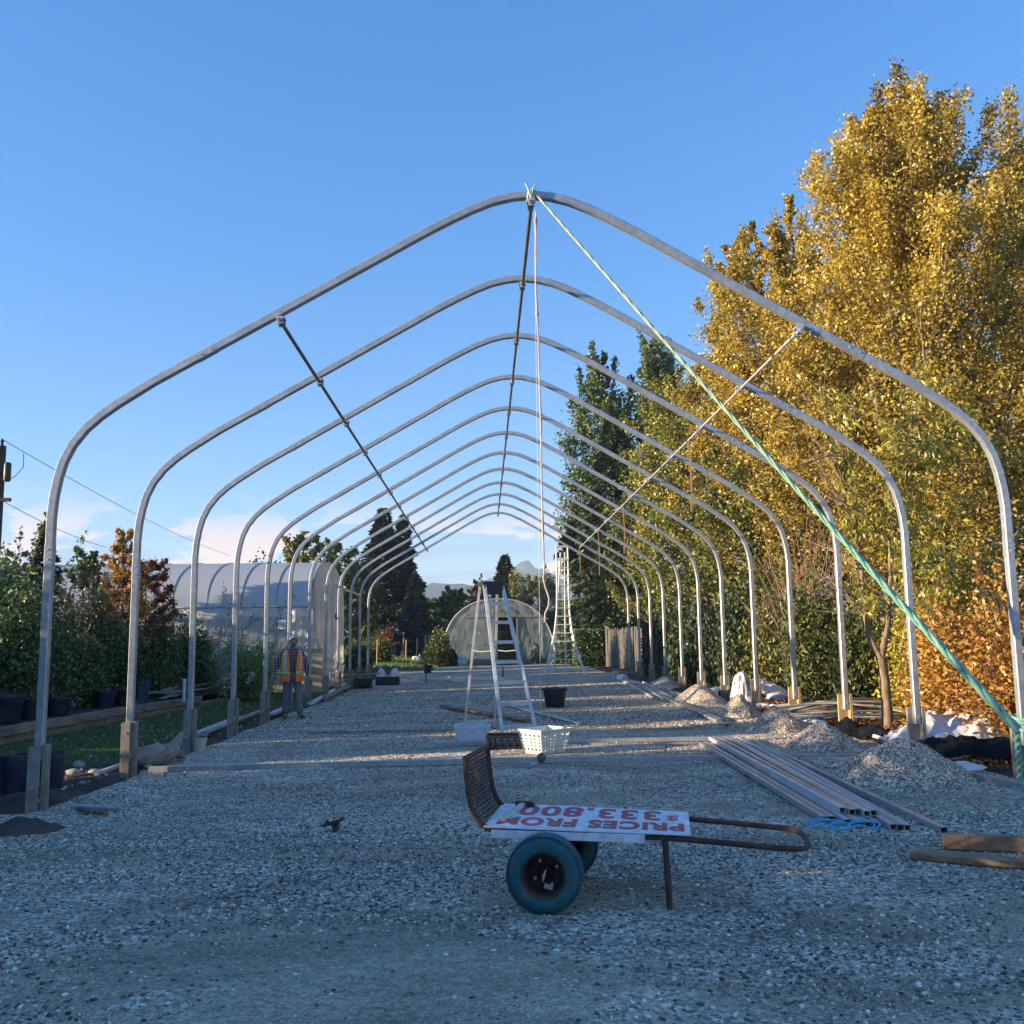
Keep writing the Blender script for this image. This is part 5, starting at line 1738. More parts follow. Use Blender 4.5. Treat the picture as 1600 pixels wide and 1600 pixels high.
# ================================================================== LADDERS
def ladders():
    g = lambda px, py: G(px, py)
    fl, fr, bl, br = Vector((-.26, 14.87, .13)), Vector((.28, 14.95, .135)), Vector((-.88, 16.0, .12)), Vector((-.37, 16.1, .125))
    tfl, tfr = P(757, 914, 15.3), P(785, 913, 15.42)
    tbl, tbr = P(750, 914, 15.5), P(777, 913, 15.62)
    for a in (tfl, tfr, tbl, tbr):
        a.z = 2.49
    root = thing('stepladder', 'tall aluminium stepladder with a black top standing open on the gravel', 'stepladder', (-.3, 15.5, gzf(-.3, 15.5)))
    up = (tfr - tfl).cross(Vector((0, 0, 1))).normalized()
    for a, b in ((fl, tfl), (fr, tfr)):
        m = MB()
        m.beam(a, b, .058, .085, up=(0, -1, .2))
        m.build('front_stile', ALU, root, bevel=.004)
    for a, b in ((bl, tbl), (br, tbr)):
        MB().beam(a, b, .042, .05, up=(0, -1, .2)).build('rear_leg', ALU, root, bevel=.003)
    H = tfl.z - fl.z
    for i, py in enumerate((1132, 1097, 1064, 1032, 1001, 970, 940)):
        z = P(800, py, 15.1).z
        t = (z - fl.z) / H
        a, b = fl.lerp(tfl, t), fr.lerp(tfr, t)
        m = MB()
        d = (b - a).normalized()
        m.beam(a, b, .095, .008)
        m.beam(a + Vector((0, -.045, -.022)), b + Vector((0, -.045, -.022)), .006, .052)
        m.beam(a + Vector((0, .045, -.012)), b + Vector((0, .045, -.012)), .006, .026)
        m.build('step', ALU, root)
    for py in (1128, 1071, 1026, 1009):
        z = P(750, py, 15.9).z
        t = (z - bl.z) / (tbl.z - bl.z)
        a, b = bl.lerp(tbl, t), br.lerp(tbr, t)
        MB().beam(a, b, .02, .035).build('rear_rung', ALU, root)
    for a0, a1, b0, b1 in ((fl, tfl, bl, tbl), (fr, tfr, br, tbr)):
        m = MB()
        q0, q1 = a0.lerp(a1, .56), b0.lerp(b1, .56)
        mid = (q0 + q1) / 2 + Vector((0, 0, -.02))
        m.beam(q0, mid, .018, .008)
        m.beam(mid, q1, .018, .008)
        m.build('spreader', GALVD, root)
    m = MB()
    c = (tfl + tfr + tbl + tbr) / 4
    m.beam(((tfl + tbl) / 2) + Vector((-.04, 0, .035)), ((tfr + tbr) / 2) + Vector((.04, 0, .035)), .30, .075)
    m.beam(tfl + Vector((-.01, -.05, -.07)), tfr + Vector((.01, -.05, -.07)), .012, .15)
    m.build('top_cap', BLACK, root, bevel=.012)
    for p in (fl, fr, bl, br):
        MB().box(p + Vector((0, 0, .012)), (.055, .095, .04)).build('foot', BLACK, root, bevel=.006)
    m = MB()
    for s, e, t in ((fl, tfl, 1), (fr, tfr, -1)):
        a = s.lerp(e, .075) + Vector((t * .0, -.01, 0))
        m.beam(a + Vector((t * .01, 0, -.12)), a + Vector((t * .13, 0, .02)), .02, .006)
    m.build('step_brace', ALU, root)

    # flared tripod orchard ladder
    Y = 36.7
    root = thing('tripod_ladder', 'very tall white flared tripod orchard ladder beyond the farthest hoop', 'ladder', tuple(G(882, 1055)))
    Lp = [(850, 1056), (856, 1036), (862, 1010), (867, 985), (870, 955), (870.5, 920), (869.5, 885), (869, 853)]
    Rp = [(915, 1055), (908, 1036), (900, 1010), (894, 985), (890, 955), (888.5, 920), (888, 885), (887, 853)]
    def dep(py):
        return 36.2 + (1055 - py) / 203 * 1.1
    Lw = [P(x, y, dep(y)) for x, y in Lp]
    Rw = [P(x, y, dep(y)) for x, y in Rp]
    for q in (Lw, Rw):
        MB().tube(q, .036, 8).build('stile', WHITEP, root, smooth=60)
    off = Vector((0, .16, 0))
    def inner(pts, s):
        return [p + Vector((s * .08 * (1 - i / 7.0), .10, 0)) for i, p in enumerate(pts)]
    for q in (inner(Lw, 1)[1:], inner(Rw, -1)[1:]):
        MB().tube(q, .026, 8).build('stile', WHITEP, root, smooth=60)
    def lerp_y(pts, py, src):
        for i in range(len(src) - 1):
            if src[i][1] >= py >= src[i + 1][1]:
                t = (src[i][1] - py) / (src[i][1] - src[i + 1][1])
                return pts[i].lerp(pts[i + 1], t)
        return pts[-1]
    for py in (1044, 1030, 1016, 1002, 989, 976, 963, 950, 937, 925, 913, 900, 887, 875):
        a, b = lerp_y(Lw, py, Lp), lerp_y(Rw, py, Rp)
        m = MB()
        m.beam(a, b, .11, .035)
        m.build('rung', WHITEP, root)
    m = MB()
    a, b = lerp_y(Lw, 1044, Lp), lerp_y(Rw, 1044, Rp)
    mid = (a + b) / 2
    m.tube([Lw[0], mid + Vector((-.3, 0, -.02))], .02, 6)
    m.tube([Rw[0], mid + Vector((.3, 0, -.02))], .02, 6)
    m.build('brace', WHITEP, root)
    top = (Lw[-1] + Rw[-1]) / 2
    for dx in (-.12, .35):
        f = Vector((top.x + dx - .1, 39.6, gzf(top.x, 39.6)))
        MB().tube([f, top + Vector((dx * .35, .2, -.25))], .034, 8).build('rear_pole', WHITEP, root, smooth=60)
    m = MB()
    m.box(top + Vector((0, .12, -.02)), (.50, .34, .05))
    m.box(top + Vector((0, -.02, -.52)), (.52, .30, .07))
    m.beam(Lw[-1] + Vector((0, .24, 0)), Lw[-1] + Vector((0, .24, -.5)), .035, .035)
    m.beam(Rw[-1] + Vector((0, .24, 0)), Rw[-1] + Vector((0, .24, -.5)), .035, .035)
    m.build('platform', WHITEP, root)
ladders()

# ================================================================== THINGS ON THE YARD
def yz(p, dz=0.0):
    """point on the gravel surface"""
    q = Vector(p)
    return Vector((q.x, q.y, float(yard_z(np.array([q.x]), np.array([q.y]))[0]) + dz))

def basket(name, label, c, w, d, h, rot, mat, cols=5, rows=3, flare=.78, th=.008, group=None, cat='basket', sw=.03):
    """open basket with slotted sides"""
    c = Vector(c)
    root = thing(name, label, cat, tuple(c), group)
    R = Matrix.Rotation(rot, 3, 'Z')
    top = [(-w / 2, -d / 2), (w / 2, -d / 2), (w / 2, d / 2), (-w / 2, d / 2)]
    bot = [(x * flare, y * flare) for x, y in top]
    def pt(side, u, v):
        a0, a1 = Vector((*bot[side], 0)), Vector((*bot[(side + 1) % 4], 0))
        b0, b1 = Vector((*top[side], h)), Vector((*top[(side + 1) % 4], h))
        return c + R @ (a0.lerp(a1, u).lerp(b0.lerp(b1, u), v))
    for s in range(4):
        m = MB()
        def strip(u0, u1, v0, v1):
            q = [pt(s, u0, v0), pt(s, u1, v0), pt(s, u1, v1), pt(s, u0, v1)]
            n = (q[1] - q[0]).cross(q[3] - q[0]).normalized() * th
            m.add(q + [p - n for p in q], [(0, 1, 2, 3), (7, 6, 5, 4), (0, 4, 5, 1), (1, 5, 6, 2), (2, 6, 7, 3), (3, 7, 4, 0)])
        strip(0, 1, 0, .14)
        strip(0, 1, .84, 1)
        for k in range(cols + 1):
            u = k / cols
            wdt = .06 if k in (0, cols) else sw
            strip(max(0, u - wdt), min(1, u + wdt), .141, .839)
        for k in range(1, rows):
            v = .14 + .70 * k / rows
            for q in range(cols):
                strip(q / cols + sw + .001, (q + 1) / cols - sw - .001, v - sw * .75, v + sw * .75)
        m.build('side', mat, root)
    m = MB()
    q = [c + R @ Vector((x, y, .004)) for x, y in bot]
    m.add(q, [(0, 1, 2, 3)])
    m.build('bottom', mat, root, solid=.006)
    rim = [c + R @ Vector((x * 1.03, y * 1.03, h)) for x, y in top]
    MB().tube([rim[0], rim[0].lerp(rim[1], .5), rim[1], rim[1].lerp(rim[2], .5), rim[2], rim[2].lerp(rim[3], .5), rim[3], rim[3].lerp(rim[0], .5)], .014, 6, closed=True).build('rim', mat, root, smooth=60)
    return root

def yard_things():
    CREAM = pm('cream_plastic', (.66, .62, .52), (.78, .75, .66), scale=6, rough=.5, c3=(.55, .48, .36), s3=5)
    basket('laundry_basket', 'cream slotted plastic basket in front of the stepladder foot, nearest of the crates', yz((.25, 12.62, 0)), .56, .44, .30, .72, CREAM, 5, 5, .76, sw=.052)
    WT = pm('white_tub', (.62, .64, .68), (.76, .78, .82), scale=8, rough=.5, c3=(.5, .5, .52), s3=9)
    c = yz((-.72, 14.35, 0))
    root = thing('storage_tub', 'white plastic tub wrapped in film at the left rear foot of the stepladder', 'tub', tuple(c))
    R = Matrix.Rotation(-.12, 3, 'Z')
    m = MB()
    def ring(w, d, z):
        r = []
        for k in range(24):
            a = 2 * math.pi * k / 24
            x = math.copysign(abs(math.cos(a)) ** .35, math.cos(a)) * w
            y = math.copysign(abs(math.sin(a)) ** .35, math.sin(a)) * d
            r.append(c + R @ Vector((x, y, z)))
        return r
    rings = [ring(.20, .15, 0), ring(.235, .175, .10), ring(.255, .195, .215), ring(.27, .21, .22), ring(.27, .21, .24), ring(.25, .19, .24), ring(.22, .165, .10), ring(.19, .14, .02)]
    vs, fs = [], []
    for r in rings:
        vs += r
    for i in range(len(rings) - 1):
        for k in range(24):
            fs.append((i * 24 + k, i * 24 + (k + 1) % 24, (i + 1) * 24 + (k + 1) % 24, (i + 1) * 24 + k))
    fs += [tuple(range(24)), tuple(range(7 * 24, 8 * 24))]
    m.add(vs, fs).build('shell', WT, root, smooth=40)
    MB().grid(lambda u, v: c + R @ Vector(((u - .5) * .44, (v - .5) * .32, .235 + .05 * float(fbm(u * 4 + 2, v * 4, 77)))), 14, 10).build('film', sheetmat('wrap_film', (.75, .76, .78), clear=.2), root, smooth=60)
    basket('plastic_crate', 'low black slotted crate between the white tub and the cream basket', yz((-.22, 13.25, 0)), .56, .36, .17, -.06, BLACK, 6, 2, .95, .006, cat='crate')
    # black tub
    c = yz(G(867, 1106))
    root = thing('planter_tub', 'large black plant tub standing alone on the gravel behind the stepladder', 'tub', tuple(c))
    MB().lathe([(.19, 0), (.2, .02), (.245, .36), (.262, .365), (.265, .40), (.252, .405), (.243, .36), (.19, .05), (.0, .05)], c, 28).build('pot', BLACK, root, smooth=40)
    m = MB()
    for s in (-1, 1):
        m.tube([c + Vector((s * .255, -.07, .375)), c + Vector((s * .30, -.04, .36)), c + Vector((s * .30, .04, .36)), c + Vector((s * .255, .07, .375))], .011, 6)
    m.build('handle', BLACK, root, smooth=60)

    # long square tubes lying across the yard
    a, b = yz((-4.6, 11.86, 0), .05), yz((4.85, 11.42, 0), .05)
    root = thing('square_tube', 'longest grey square tube, lying across the whole yard behind the cart', 'tube', tuple(a), 'tubes lying across the yard')
    mid = yz((0, 11.64, 0), .05)
    m = MB()
    j = a.lerp(b, .76)
    m.hollow(a, mid, .065, .065)
    m.hollow(mid, b, .065, .065)
    m.build('tube', GALV, root)
    MB().hollow(j - (b - a).normalized() * .1, j + (b - a).normalized() * .1, .071, .071, .002).build('joint_sleeve', GALV, root)
    q = a.lerp(b, .492)
    MB().box(q + Vector((0, -.0345, .008)), (.075, .003, .035)).build('sticker', WHITEP, root)
    a, b = yz((-1.24, 13.72, 0), .04), yz((2.91, 13.31, 0), .04)
    o = MB().hollow(a, b, .055, .055).build('square_tube', GALV, origin=a)
    tag(o, 'shorter grey square tube lying behind the crates, parallel to the longest one', 'tube', 'tubes lying across the yard')
    a, b = yz(G(480, 1149), .03), yz(G(722, 1145), .03)
    o = MB().beam(a, b, .04, .03).build('wooden_batten', WOODG, origin=a)
    tag(o, 'thin pale batten lying across the sunlit band left of the stepladder', 'batten')
    a, b = yz(G(772, 1101), .04), yz(G(906, 1137), .03)
    o = MB().tube([a, a.lerp(b, .5), b], .022, 8).build('metal_pipe', GALV, origin=a, smooth=60)
    tag(o, 'thin pale pipe lying slantwise right of the stepladder', 'pipe')
    a, b = yz(G(694, 1108), .05), yz(G(822, 1130), .05)
    o = MB().beam(a, b, .19, .045).build('wooden_board', WOODB, origin=a, bevel=.004)
    tag(o, 'old brown board lying under the stepladder', 'board')
    a, b = yz(G(780, 1095), .02), yz(G(860, 1092), .02)
    tag(MB().tube([a, b], .02, 6).build('metal_pipe', GALV, origin=a), 'short thin pipe lying behind the stepladder, left of the black tub', 'pipe')
    a = yz(G(786, 1058), 0)
    m = MB()
    m.lathe([(.09, 0), (.09, .02), (.03, .05), (.025, .35), (.0, .36)], a, 10)
    tag(m.build('metal_stand', BLACK, origin=a, smooth=40), 'small dark stand upright on the gravel seen through the stepladder', 'stand')

    # square tubes stacked on the right, each its own
    near = [(1289, 1292, 0), (1301, 1292, 0), (1318, 1287, 1), (1325, 1297, 0), (1333, 1289, 1), (1341, 1297, 0), (1343, 1288, 1), (1356, 1291, 1), (1357, 1299, 0), (1367, 1290, 1), (1370, 1298, 0), (1397, 1303, 0), (1408, 1304, 0), (1419, 1304, 0), (1476, 1307, 0)]
    farp = [(1096, 1168), (1103, 1167), (1110, 1164), (1118, 1166), (1122, 1163), (1130, 1166), (1135, 1163), (1141, 1164), (1146, 1166), (1152, 1163), (1156, 1166), (1163, 1166), (1170, 1166), (1178, 1166), (1204, 1178)]
    lab = {2: 'brightest silvery square tube on top of the row laid beside the gravel heaps', 14: 'rightmost square tube of the row, lying apart from the others', 0: 'leftmost square tube of the row laid beside the gravel heaps'}
    BROWN = pm('tube_brownish', (.30, .27, .24), (.42, .38, .35), scale=7, rough=.5, metal=.35, bump=.2, bscale=40, c3=(.24, .18, .14), s3=3)
    for i, ((nx, ny, lv), (fx, fy)) in enumerate(zip(near, farp)):
        a, b = G(nx, ny), G(fx, fy)
        a = yz(a, .026 + .047 * lv)
        b = yz(b, .026 + .047 * lv)
        mid = yz(a.lerp(b, .5), .026 + .047 * lv)
        mt = ALU if i in (2, 7) else (BROWN if i in (8, 12) else (GALV if i in (0, 1, 4, 6, 10, 14) else GALVD))
        mm = MB()
        mm.hollow(a, b, .052, .046, .004)
        o = mm.build('square_tube', mt, origin=a)
        tag(o, lab.get(i, 'grey brown square tube lying in the middle of the row beside the gravel heaps'), 'tube', 'square tubes laid in a row')
    # flat strips further back
    for i, (p, q, w, lb) in enumerate((((972, 1064), (1136, 1139), .06, 'longest pale strip of the loose strips lying along the far heap'), ((976, 1062), (1128, 1131), .05, 'long pale strip right against the longest one'),
                                     ((973, 1066), (1022, 1093), .07, 'short strip at the left of the loose strips'), ((996, 1069), (1038, 1096), .06, 'short strip second from the right, by the far heap'),
                                     ((1005, 1067), (1049, 1094), .06, 'short strip farthest right, against the foot of the far heap'), ((997, 1048), (1067, 1075), .06, 'pale strip lying along the top of the far heap'))):
        a, b = yz(G(*p), .035), yz(G(*q), .035)
        if i == 5:
            a.z += .10
            b.z += .14
        o = MB().hollow(a, b, w, .04, .004).build('metal_strip', GALV if i in (0, 1, 5) else ALU, origin=a)
        tag(o, lb, 'strip', 'loose metal strips')
    # blue cord
    c = yz(G(1332, 1303))
    rng = np.random.default_rng(400)
    pts = []
    for k in range(70):
        t = k / 69
        a = t * 15
        r = .16 + .05 * math.sin(a * 2.3)
        pts.append(yz(c + Vector((r * 1.0 * math.cos(a) - .12 * t + .08 * math.sin(a * .37), r * .7 * math.sin(a) + .10 * t, 0)), .016 + .03 * abs(math.sin(a * 1.7))))
    o = MB().tube(pts, .0075, 5).build('blue_cord', pm('cord_blue', (.05, .36, .58), (.09, .48, .70), scale=20, rough=.6), origin=c, smooth=60)
    tag(o, 'tangle of bright blue cord at the near ends of the square tubes', 'cord')
    # fine green netting thread
    seq = [(1050, 1205), (1120, 1225), (1200, 1250), (1260, 1262), (1330, 1248), (1400, 1245), (1450, 1262), (1500, 1270), (1520, 1285)]
    pts = [yz(G(*q), .012) for q in seq]
    fine = []
    for i in range(len(pts) - 1):
        for k in range(8):
            q = pts[i].lerp(pts[i + 1], k / 8)
            fine.append(yz(q + Vector((.03 * math.sin(i * 3 + k * 1.3), .04 * math.cos(i * 2 + k), 0)), .014))
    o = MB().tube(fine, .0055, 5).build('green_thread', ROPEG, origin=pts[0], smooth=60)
    tag(o, 'thin green thread straggling over the gravel by the square tubes', 'thread')
    # two old planks at the right
    a, b = yz(G(1425, 1346), .03), yz(Vector((4.3, 5.15, 0)), .03)
    o = MB().beam(a, b, .15, .042).build('wooden_plank', WOODB, origin=a, bevel=.008)
    tag(o, 'nearer weathered brown plank lying at the right, reaching furthest left', 'plank', 'planks lying at the right')
    a, b = yz(G(1474, 1331), .06), yz(Vector((4.2, 5.9, 0)), .06)
    o = MB().beam(a, b, .055, .10).build('wooden_plank', WOODB, origin=a, bevel=.008)
    tag(o, 'rear weathered brown plank standing on edge behind the nearer one', 'plank', 'planks lying at the right')
    # small things
    for (p, q, w, lb) in (((112, 1268), (190, 1272), .035, 'longer dark offcut of pipe on the gravel by the nearest left post'), ((122, 1272), (166, 1280), .04, 'shorter pale tipped offcut of pipe by the nearest left post')):
        a, b = yz(G(*p), .03), yz(G(*q), .03)
        tag(MB().tube([a, b], w * .6, 8).build('pipe_offcut', GALVD if w < .04 else BARKT, origin=a), lb, 'offcut', 'offcuts by the nearest left post')
    c = yz(G(523, 1303))
    m = MB()
    rng = np.random.default_rng(77)
    for k in range(7):
        d = Vector((rng.normal() * .03, rng.normal() * .03, .02 + .012 * k))
        m.box(c + d, (.06, .035, .02), Euler((rng.normal() * .5, rng.normal() * .5, rng.uniform(0, 3))).to_matrix())
    tag(m.build('dirt_clod', SOIL, origin=c), 'small dark reddish clod lying alone on the gravel at the left', 'clod')
yard_things()

def heaps():
    spots = ((G(1408, 1221), .76, .66, .43, 'nearest and largest gravel heap, in front of the second right post'), (G(1287, 1171), .58, .52, .34, 'second nearest gravel heap, with a sunlit left flank'),
             (G(1214, 1143), .52, .48, .36, 'grey gravel heap between the two with sunlit flanks'), (G(1157, 1119), .44, .5, .36, 'rounded gravel heap lit golden by the sun'),
             (G(1092, 1098), .60, 1.2, .38, 'long low gravel heap farthest back on the right'), (G(1040, 1072), .5, 1.3, .26, 'flattest gravel heap, farthest back beside the loose strips'))
    for i, (c, rx, ry, h, lab) in enumerate(spots):
        n = 56
        us = np.linspace(-1.25, 1.25, n)
        U, V = np.meshgrid(us, us, indexing='ij')
        r = np.sqrt(U ** 2 + V ** 2)
        X, Y = c.x + U * rx, c.y + V * ry
        prof = np.clip(1.06 - np.sqrt(r ** 2 + .025) * 1.02, -.3, 1)
        Z = h * 1.22 * prof * (1 + .5 * (fbm(X * 2.4, Y * 2.4, 50 + i) - .5)) + h * .30 * (fbm(X * 3.7 + 5, Y * 3.7, 90 + i, 3) - .5) * np.clip(prof * 3, 0, 1) + (fbm(X * 14, Y * 14, 60 + i, 3) - .5) * .035 * (prof > 0)
        Zw = gz(X, Y) + Z - .02
        o0 = (c.x, c.y, gzf(c.x, c.y))
        co = np.stack([X - o0[0], Y - o0[1], Zw - o0[2]], -1).reshape(-1, 3)
        f = grid_faces(n, n)
        keep = (prof.ravel()[f].max(1) > -.12)
        o = raw_mesh('gravel_heap', co, f[keep], HEAPG, origin=o0)
        tag(o, lab, 'gravel heap', 'gravel heaps along the right posts')
        st = raw_mesh('stones', co, f[keep], STONE, o, kind='stuff')
        a = st.data.attributes.new('dens', 'FLOAT', 'POINT')
        a.data.foreach_set('value', np.clip(prof.ravel() * 4, 0, 1).astype(np.float32))
        md = st.modifiers.new('stones', 'NODES')
        md.node_group = scatter_group('heap_stones_%d' % i, STONE, (2600, 2200, 1800, 1500, 900, 700)[i], .005, .0125, 20 + i)
heaps()

# ================================================================== BEHIND THE LEFT POSTS
def left_things():
    rng = np.random.default_rng(500)
    # timber edging, two courses of old timbers
    root = thing('timber_edging', 'low edging wall of weathered stacked timbers left of the grass strip', 'timber wall', (-8.35, 15, gzf(-8.35, 15)))
    for course in (0, 1):
        y = 13.0 + course * .55
        while y < 27.2:
            L = rng.uniform(1.2, 1.9)
            if course == 1 and rng.random() < .12 and y > 16:
                y += L
                continue
            x = edge_x(y) + .06 * course + rng.normal() * .02
            z = gzf(x, y) + .07 + course * .152
            MB().beam((x, y, z), (edge_x(y + L) + .06 * course + rng.normal() * .02, y + L - .02, z + rng.normal() * .006), .16, .148).build('timber', WOODT, root, bevel=.012)
            y += L
    # loose planks piled behind the edging
    for i in range(13):
        Y = 20.8 + rng.uniform(0, 4.5)
        x = edge_x(Y) - .32 + rng.normal() * .12
        z = gzf(x, Y) + .33 + .045 * (i % 4)
        L = rng.uniform(.9, 1.9)
        a = Vector((x - .15 * rng.random(), Y, z))
        b = a + Vector((rng.normal() * .25, L, rng.normal() * .05))
        o = MB().beam(a, b, rng.uniform(.10, .18), .038).build('loose_plank', WOODG if i % 3 else WOODT, origin=a, bevel=.004)
        tag(o, 'weathered plank in the loose pile on the timber edging', 'plank', 'loose planks on the timber edging')
    for i in range(12):
        Y = 24.5 + rng.uniform(0, 4.2)
        x = edge_x(Y) + .15 + rng.normal() * .25
        z = gzf(x, Y) + .08 + .06 * (i % 4)
        L = rng.uniform(.8, 1.6)
        a = Vector((x, Y, z))
        ang = rng.uniform(-.9, .9)
        b = a + Vector((math.sin(ang) * L, math.cos(ang) * L, rng.uniform(0, .22)))
        o = MB().beam(a, b, rng.uniform(.09, .2), .04).build('scrap_plank', BARK if i % 2 else WOODT, origin=a, bevel=.004)
        tag(o, 'dark scrap plank in the jumble left of the man in the orange vest', 'plank', 'scrap planks left of the man')
    a, b = P(386, 1068, 24.8), P(396, 1050, 24.9)
    o = MB().beam(a, b, .11, .03, up=(0, -1, .4)).build('scrap_plank', WHITEB, origin=a)
    tag(o, 'short white painted board leaning in the jumble of scrap planks', 'board')
    # dark planter tubs
    def pot(c, r, h, mat, lab, grp):
        c = Vector(c)
        root = thing('planter_pot', lab, 'plant pot', tuple(c), grp)
        MB().lathe([(r * .74, 0), (r * .78, .02), (r * .96, h * .86), (r * 1.03, h * .87), (r * 1.03, h), (r * .96, h), (r * .9, h * .84), (r * .7, h * .8), (0, h * .8)], c, 24).build('pot', mat, root, smooth=40)
        MB().lathe([(r * .9, h * .86), (0, h * .89)], c, 20).build('soil', SOIL, root)
    for px, py, r, h, lab in ((20, 1246, .155, .44, 'dark blue tub with a sunlit side at the left frame edge'), (80, 1240, .135, .43, 'dark blue tub right behind the nearest left stake')):
        pot(G(px, py), r, h, NAVY, lab, 'tubs by the nearest left post')
    for i, (px, py, r, h, lab) in enumerate(((12, 1150, .33, .5, 'big dark nursery pot at the left frame edge under the hedge'), (55, 1146, .26, .36, 'dark nursery pot second from the left under the hedge'),
                                          (95, 1140, .26, .34, 'dark nursery pot third from the left under the hedge'), (168, 1128, .22, .36, 'dark nursery pot between the second and third left posts'), (196, 1124, .22, .36, 'dark nursery pot just right of the second left post'))):
        g = on_edge(px, .40)
        pot((edge_x(g.y) - .40, g.y, gzf(g.x, g.y) + .28), r, h, NAVY, lab, 'nursery pots under the hedge')
        # they stand on the raised bed behind the timbers
    g0 = np.linspace(12.5, 27.6, 60)
    T, Y = np.meshgrid(np.linspace(0, 1, 24), g0, indexing='ij')
    ex = np.vectorize(edge_x)(Y) - .09
    X = -14 + (ex + 14) * T
    Z = gz(X, Y) + .27 + (fbm(X * 2, Y * 2, 70) - .5) * .06
    raw_mesh('raised_bed', np.stack([X, Y, Z], -1).reshape(-1, 3), grid_faces(24, 60), SOIL, kind='structure')
    a, b = P(222, 1094, 19.6), P(228, 1062, 19.7)
    o = MB().beam(a + Vector((0, 0, -.05)), b, .2, .02, up=(0, -1, 0)).build('slate_panel', NAVY, origin=a)
    tag(o, 'dark blue panel leaning behind the timber edging beside the plank pile', 'panel')
    c = P(288, 1075, 22.0)
    m = MB().lathe([(.035, -.3), (.035, .17), (.05, .17), (.05, .2), (.0, .205)], c, 12)
    tag(m.build('marker_post', WHITEP, origin=c, smooth=40), 'short white capped pipe upright behind the plank pile', 'post')
    # driftwood log
    a = G(216, 1203)
    root = thing('driftwood_log', 'thick pale weathered log with a branch stub lying by the third left post', 'log', tuple(a))
    LOGM = pm('pale_log', (.20, .17, .13), (.36, .31, .24), scale=5, rough=.85, bump=.7, bscale=8, stretch=(1.5, 1.5, 5), c3=(.12, .09, .07), s3=4)
    p = [P(214, 1188, 12.25) , P(222, 1183, 12.3), P(240, 1181, 12.5), P(258, 1178, 12.7), P(270, 1172, 12.9), P(276, 1160, 13.0), P(284, 1146, 13.15)]
    MB().tube(p, [.045, .12, .15, .135, .10, .065, .03], 14).build('trunk', LOGM, root, smooth=60)
    MB().tube([p[4], P(282, 1180, 12.95), P(288, 1184, 13.0)], [.09, .06, .02], 8).build('branch_stub', LOGM, root, smooth=60)
    c = G(312, 1176)
    root = thing('bucket', 'small cream bucket beside the third left stake', 'bucket', tuple(c))
    BK = pm('bucket_cream', (.42, .38, .29), (.55, .50, .40), scale=6, rough=.5)
    MB().lathe([(.075, 0), (.095, .19), (.102, .19), (.102, .205), (.092, .205), (.07, .02), (0, .02)], c, 20).build('shell', BK, root, smooth=40)
    MB().tube([c + Vector((.1 * math.cos(t), -.02, .2 + .06 * math.sin(t))) for t in np.linspace(0, math.pi, 9)], .004, 5).build('handle', GALVD, root)
    # long timbers and pipes along the foot of the left posts
    for (p, q, w, h, mat, lb) in (((305, 1157), (372, 1128), .12, .06, GALV, 'pale metal rail along the ground between the third and fourth left posts'), ((322, 1152), (412, 1115), .05, .05, GALVD, 'thin grey rail against the pale one behind the fourth left post'),
                                  ((424, 1122), (450, 1110), .12, .05, ALU, 'pale folded strip on the ground at the feet of the man in the vest'), ((486, 1105), (540, 1072), .14, .05, ALU, 'pale board along the ground right of the man in the vest'),
                                  ((508, 1098), (556, 1072), .12, .12, WOODG, 'round pale pole lying along the yard edge right of the man'), ((150, 1220), (192, 1204), .05, .04, GALVD, 'thin rail end poking out beside the second left stake')):
        a, b = G(*p), G(*q)
        a.z += h / 2 + .06
        b.z += h / 2 + .06
        o = (MB().tube([a, a.lerp(b, .5), b], w / 2, 10) if 'pole' in lb else MB().beam(a, b, w, h)).build('ground_rail', mat, origin=a, smooth=50 if 'pole' in lb else 0)
        tag(o, lb, 'pole' if 'pole' in lb else 'rail')
    # stones along the left edge
    for i in range(26):
        y = rng.uniform(9.6, 16.5)
        x = -5.25 + rng.normal() * .28
        r = rng.uniform(.025, .075)
        m = MB()
        bm = bmesh.new()
        bmesh.ops.create_icosphere(bm, subdivisions=2, radius=1)
        sc = Vector((r * rng.uniform(.9, 1.5), r, r * .65))
        off = rng.uniform(0, 50)
        c = Vector((x, y, gzf(x, y) + .05))
        vs = []
        for v in bm.verts:
            k = 1 + .35 * (float(fbm(v.co.x * 1.3 + off, v.co.y * 1.3 + v.co.z, 3)) - .5)
            vs.append(c + Vector((v.co.x * sc.x * k, v.co.y * sc.y * k, v.co.z * sc.z * k)))
        m.add(vs, [[v.index for v in f.verts] for f in bm.faces])
        bm.free()
        o = m.build('stone', pm('edge_stone', (.22, .21, .19), (.38, .35, .31), scale=8, rough=.85) if i == 0 else bpy.data.materials['edge_stone'], origin=c, smooth=60)
        tag(o, 'pale rounded stone among the stones along the left edge of the yard', 'stone', 'stones along the left edge of the yard')
    # dark soil mound at the nearest left stake
    c = G(34, 1303)
    n = 30
    us = np.linspace(-1.2, 1.2, n)
    U, V = np.meshgrid(us, us, indexing='ij')
    X, Y = c.x + U * .42, c.y + V * .28
    prof = np.clip(1 - np.sqrt(U ** 2 + V ** 2), -.2, 1)
    Z = gz(X, Y) + .15 * prof + (fbm(X * 12, Y * 12, 3, 3) - .5) * .06 * (prof > 0)
    o = raw_mesh('soil_mound', np.stack([X - c.x, Y - c.y, Z - c.z], -1).reshape(-1, 3), grid_faces(n, n), SOIL, origin=tuple(c))
    tag(o, 'small mound of dark soil at the foot of the nearest left stake', 'soil mound')
left_things()

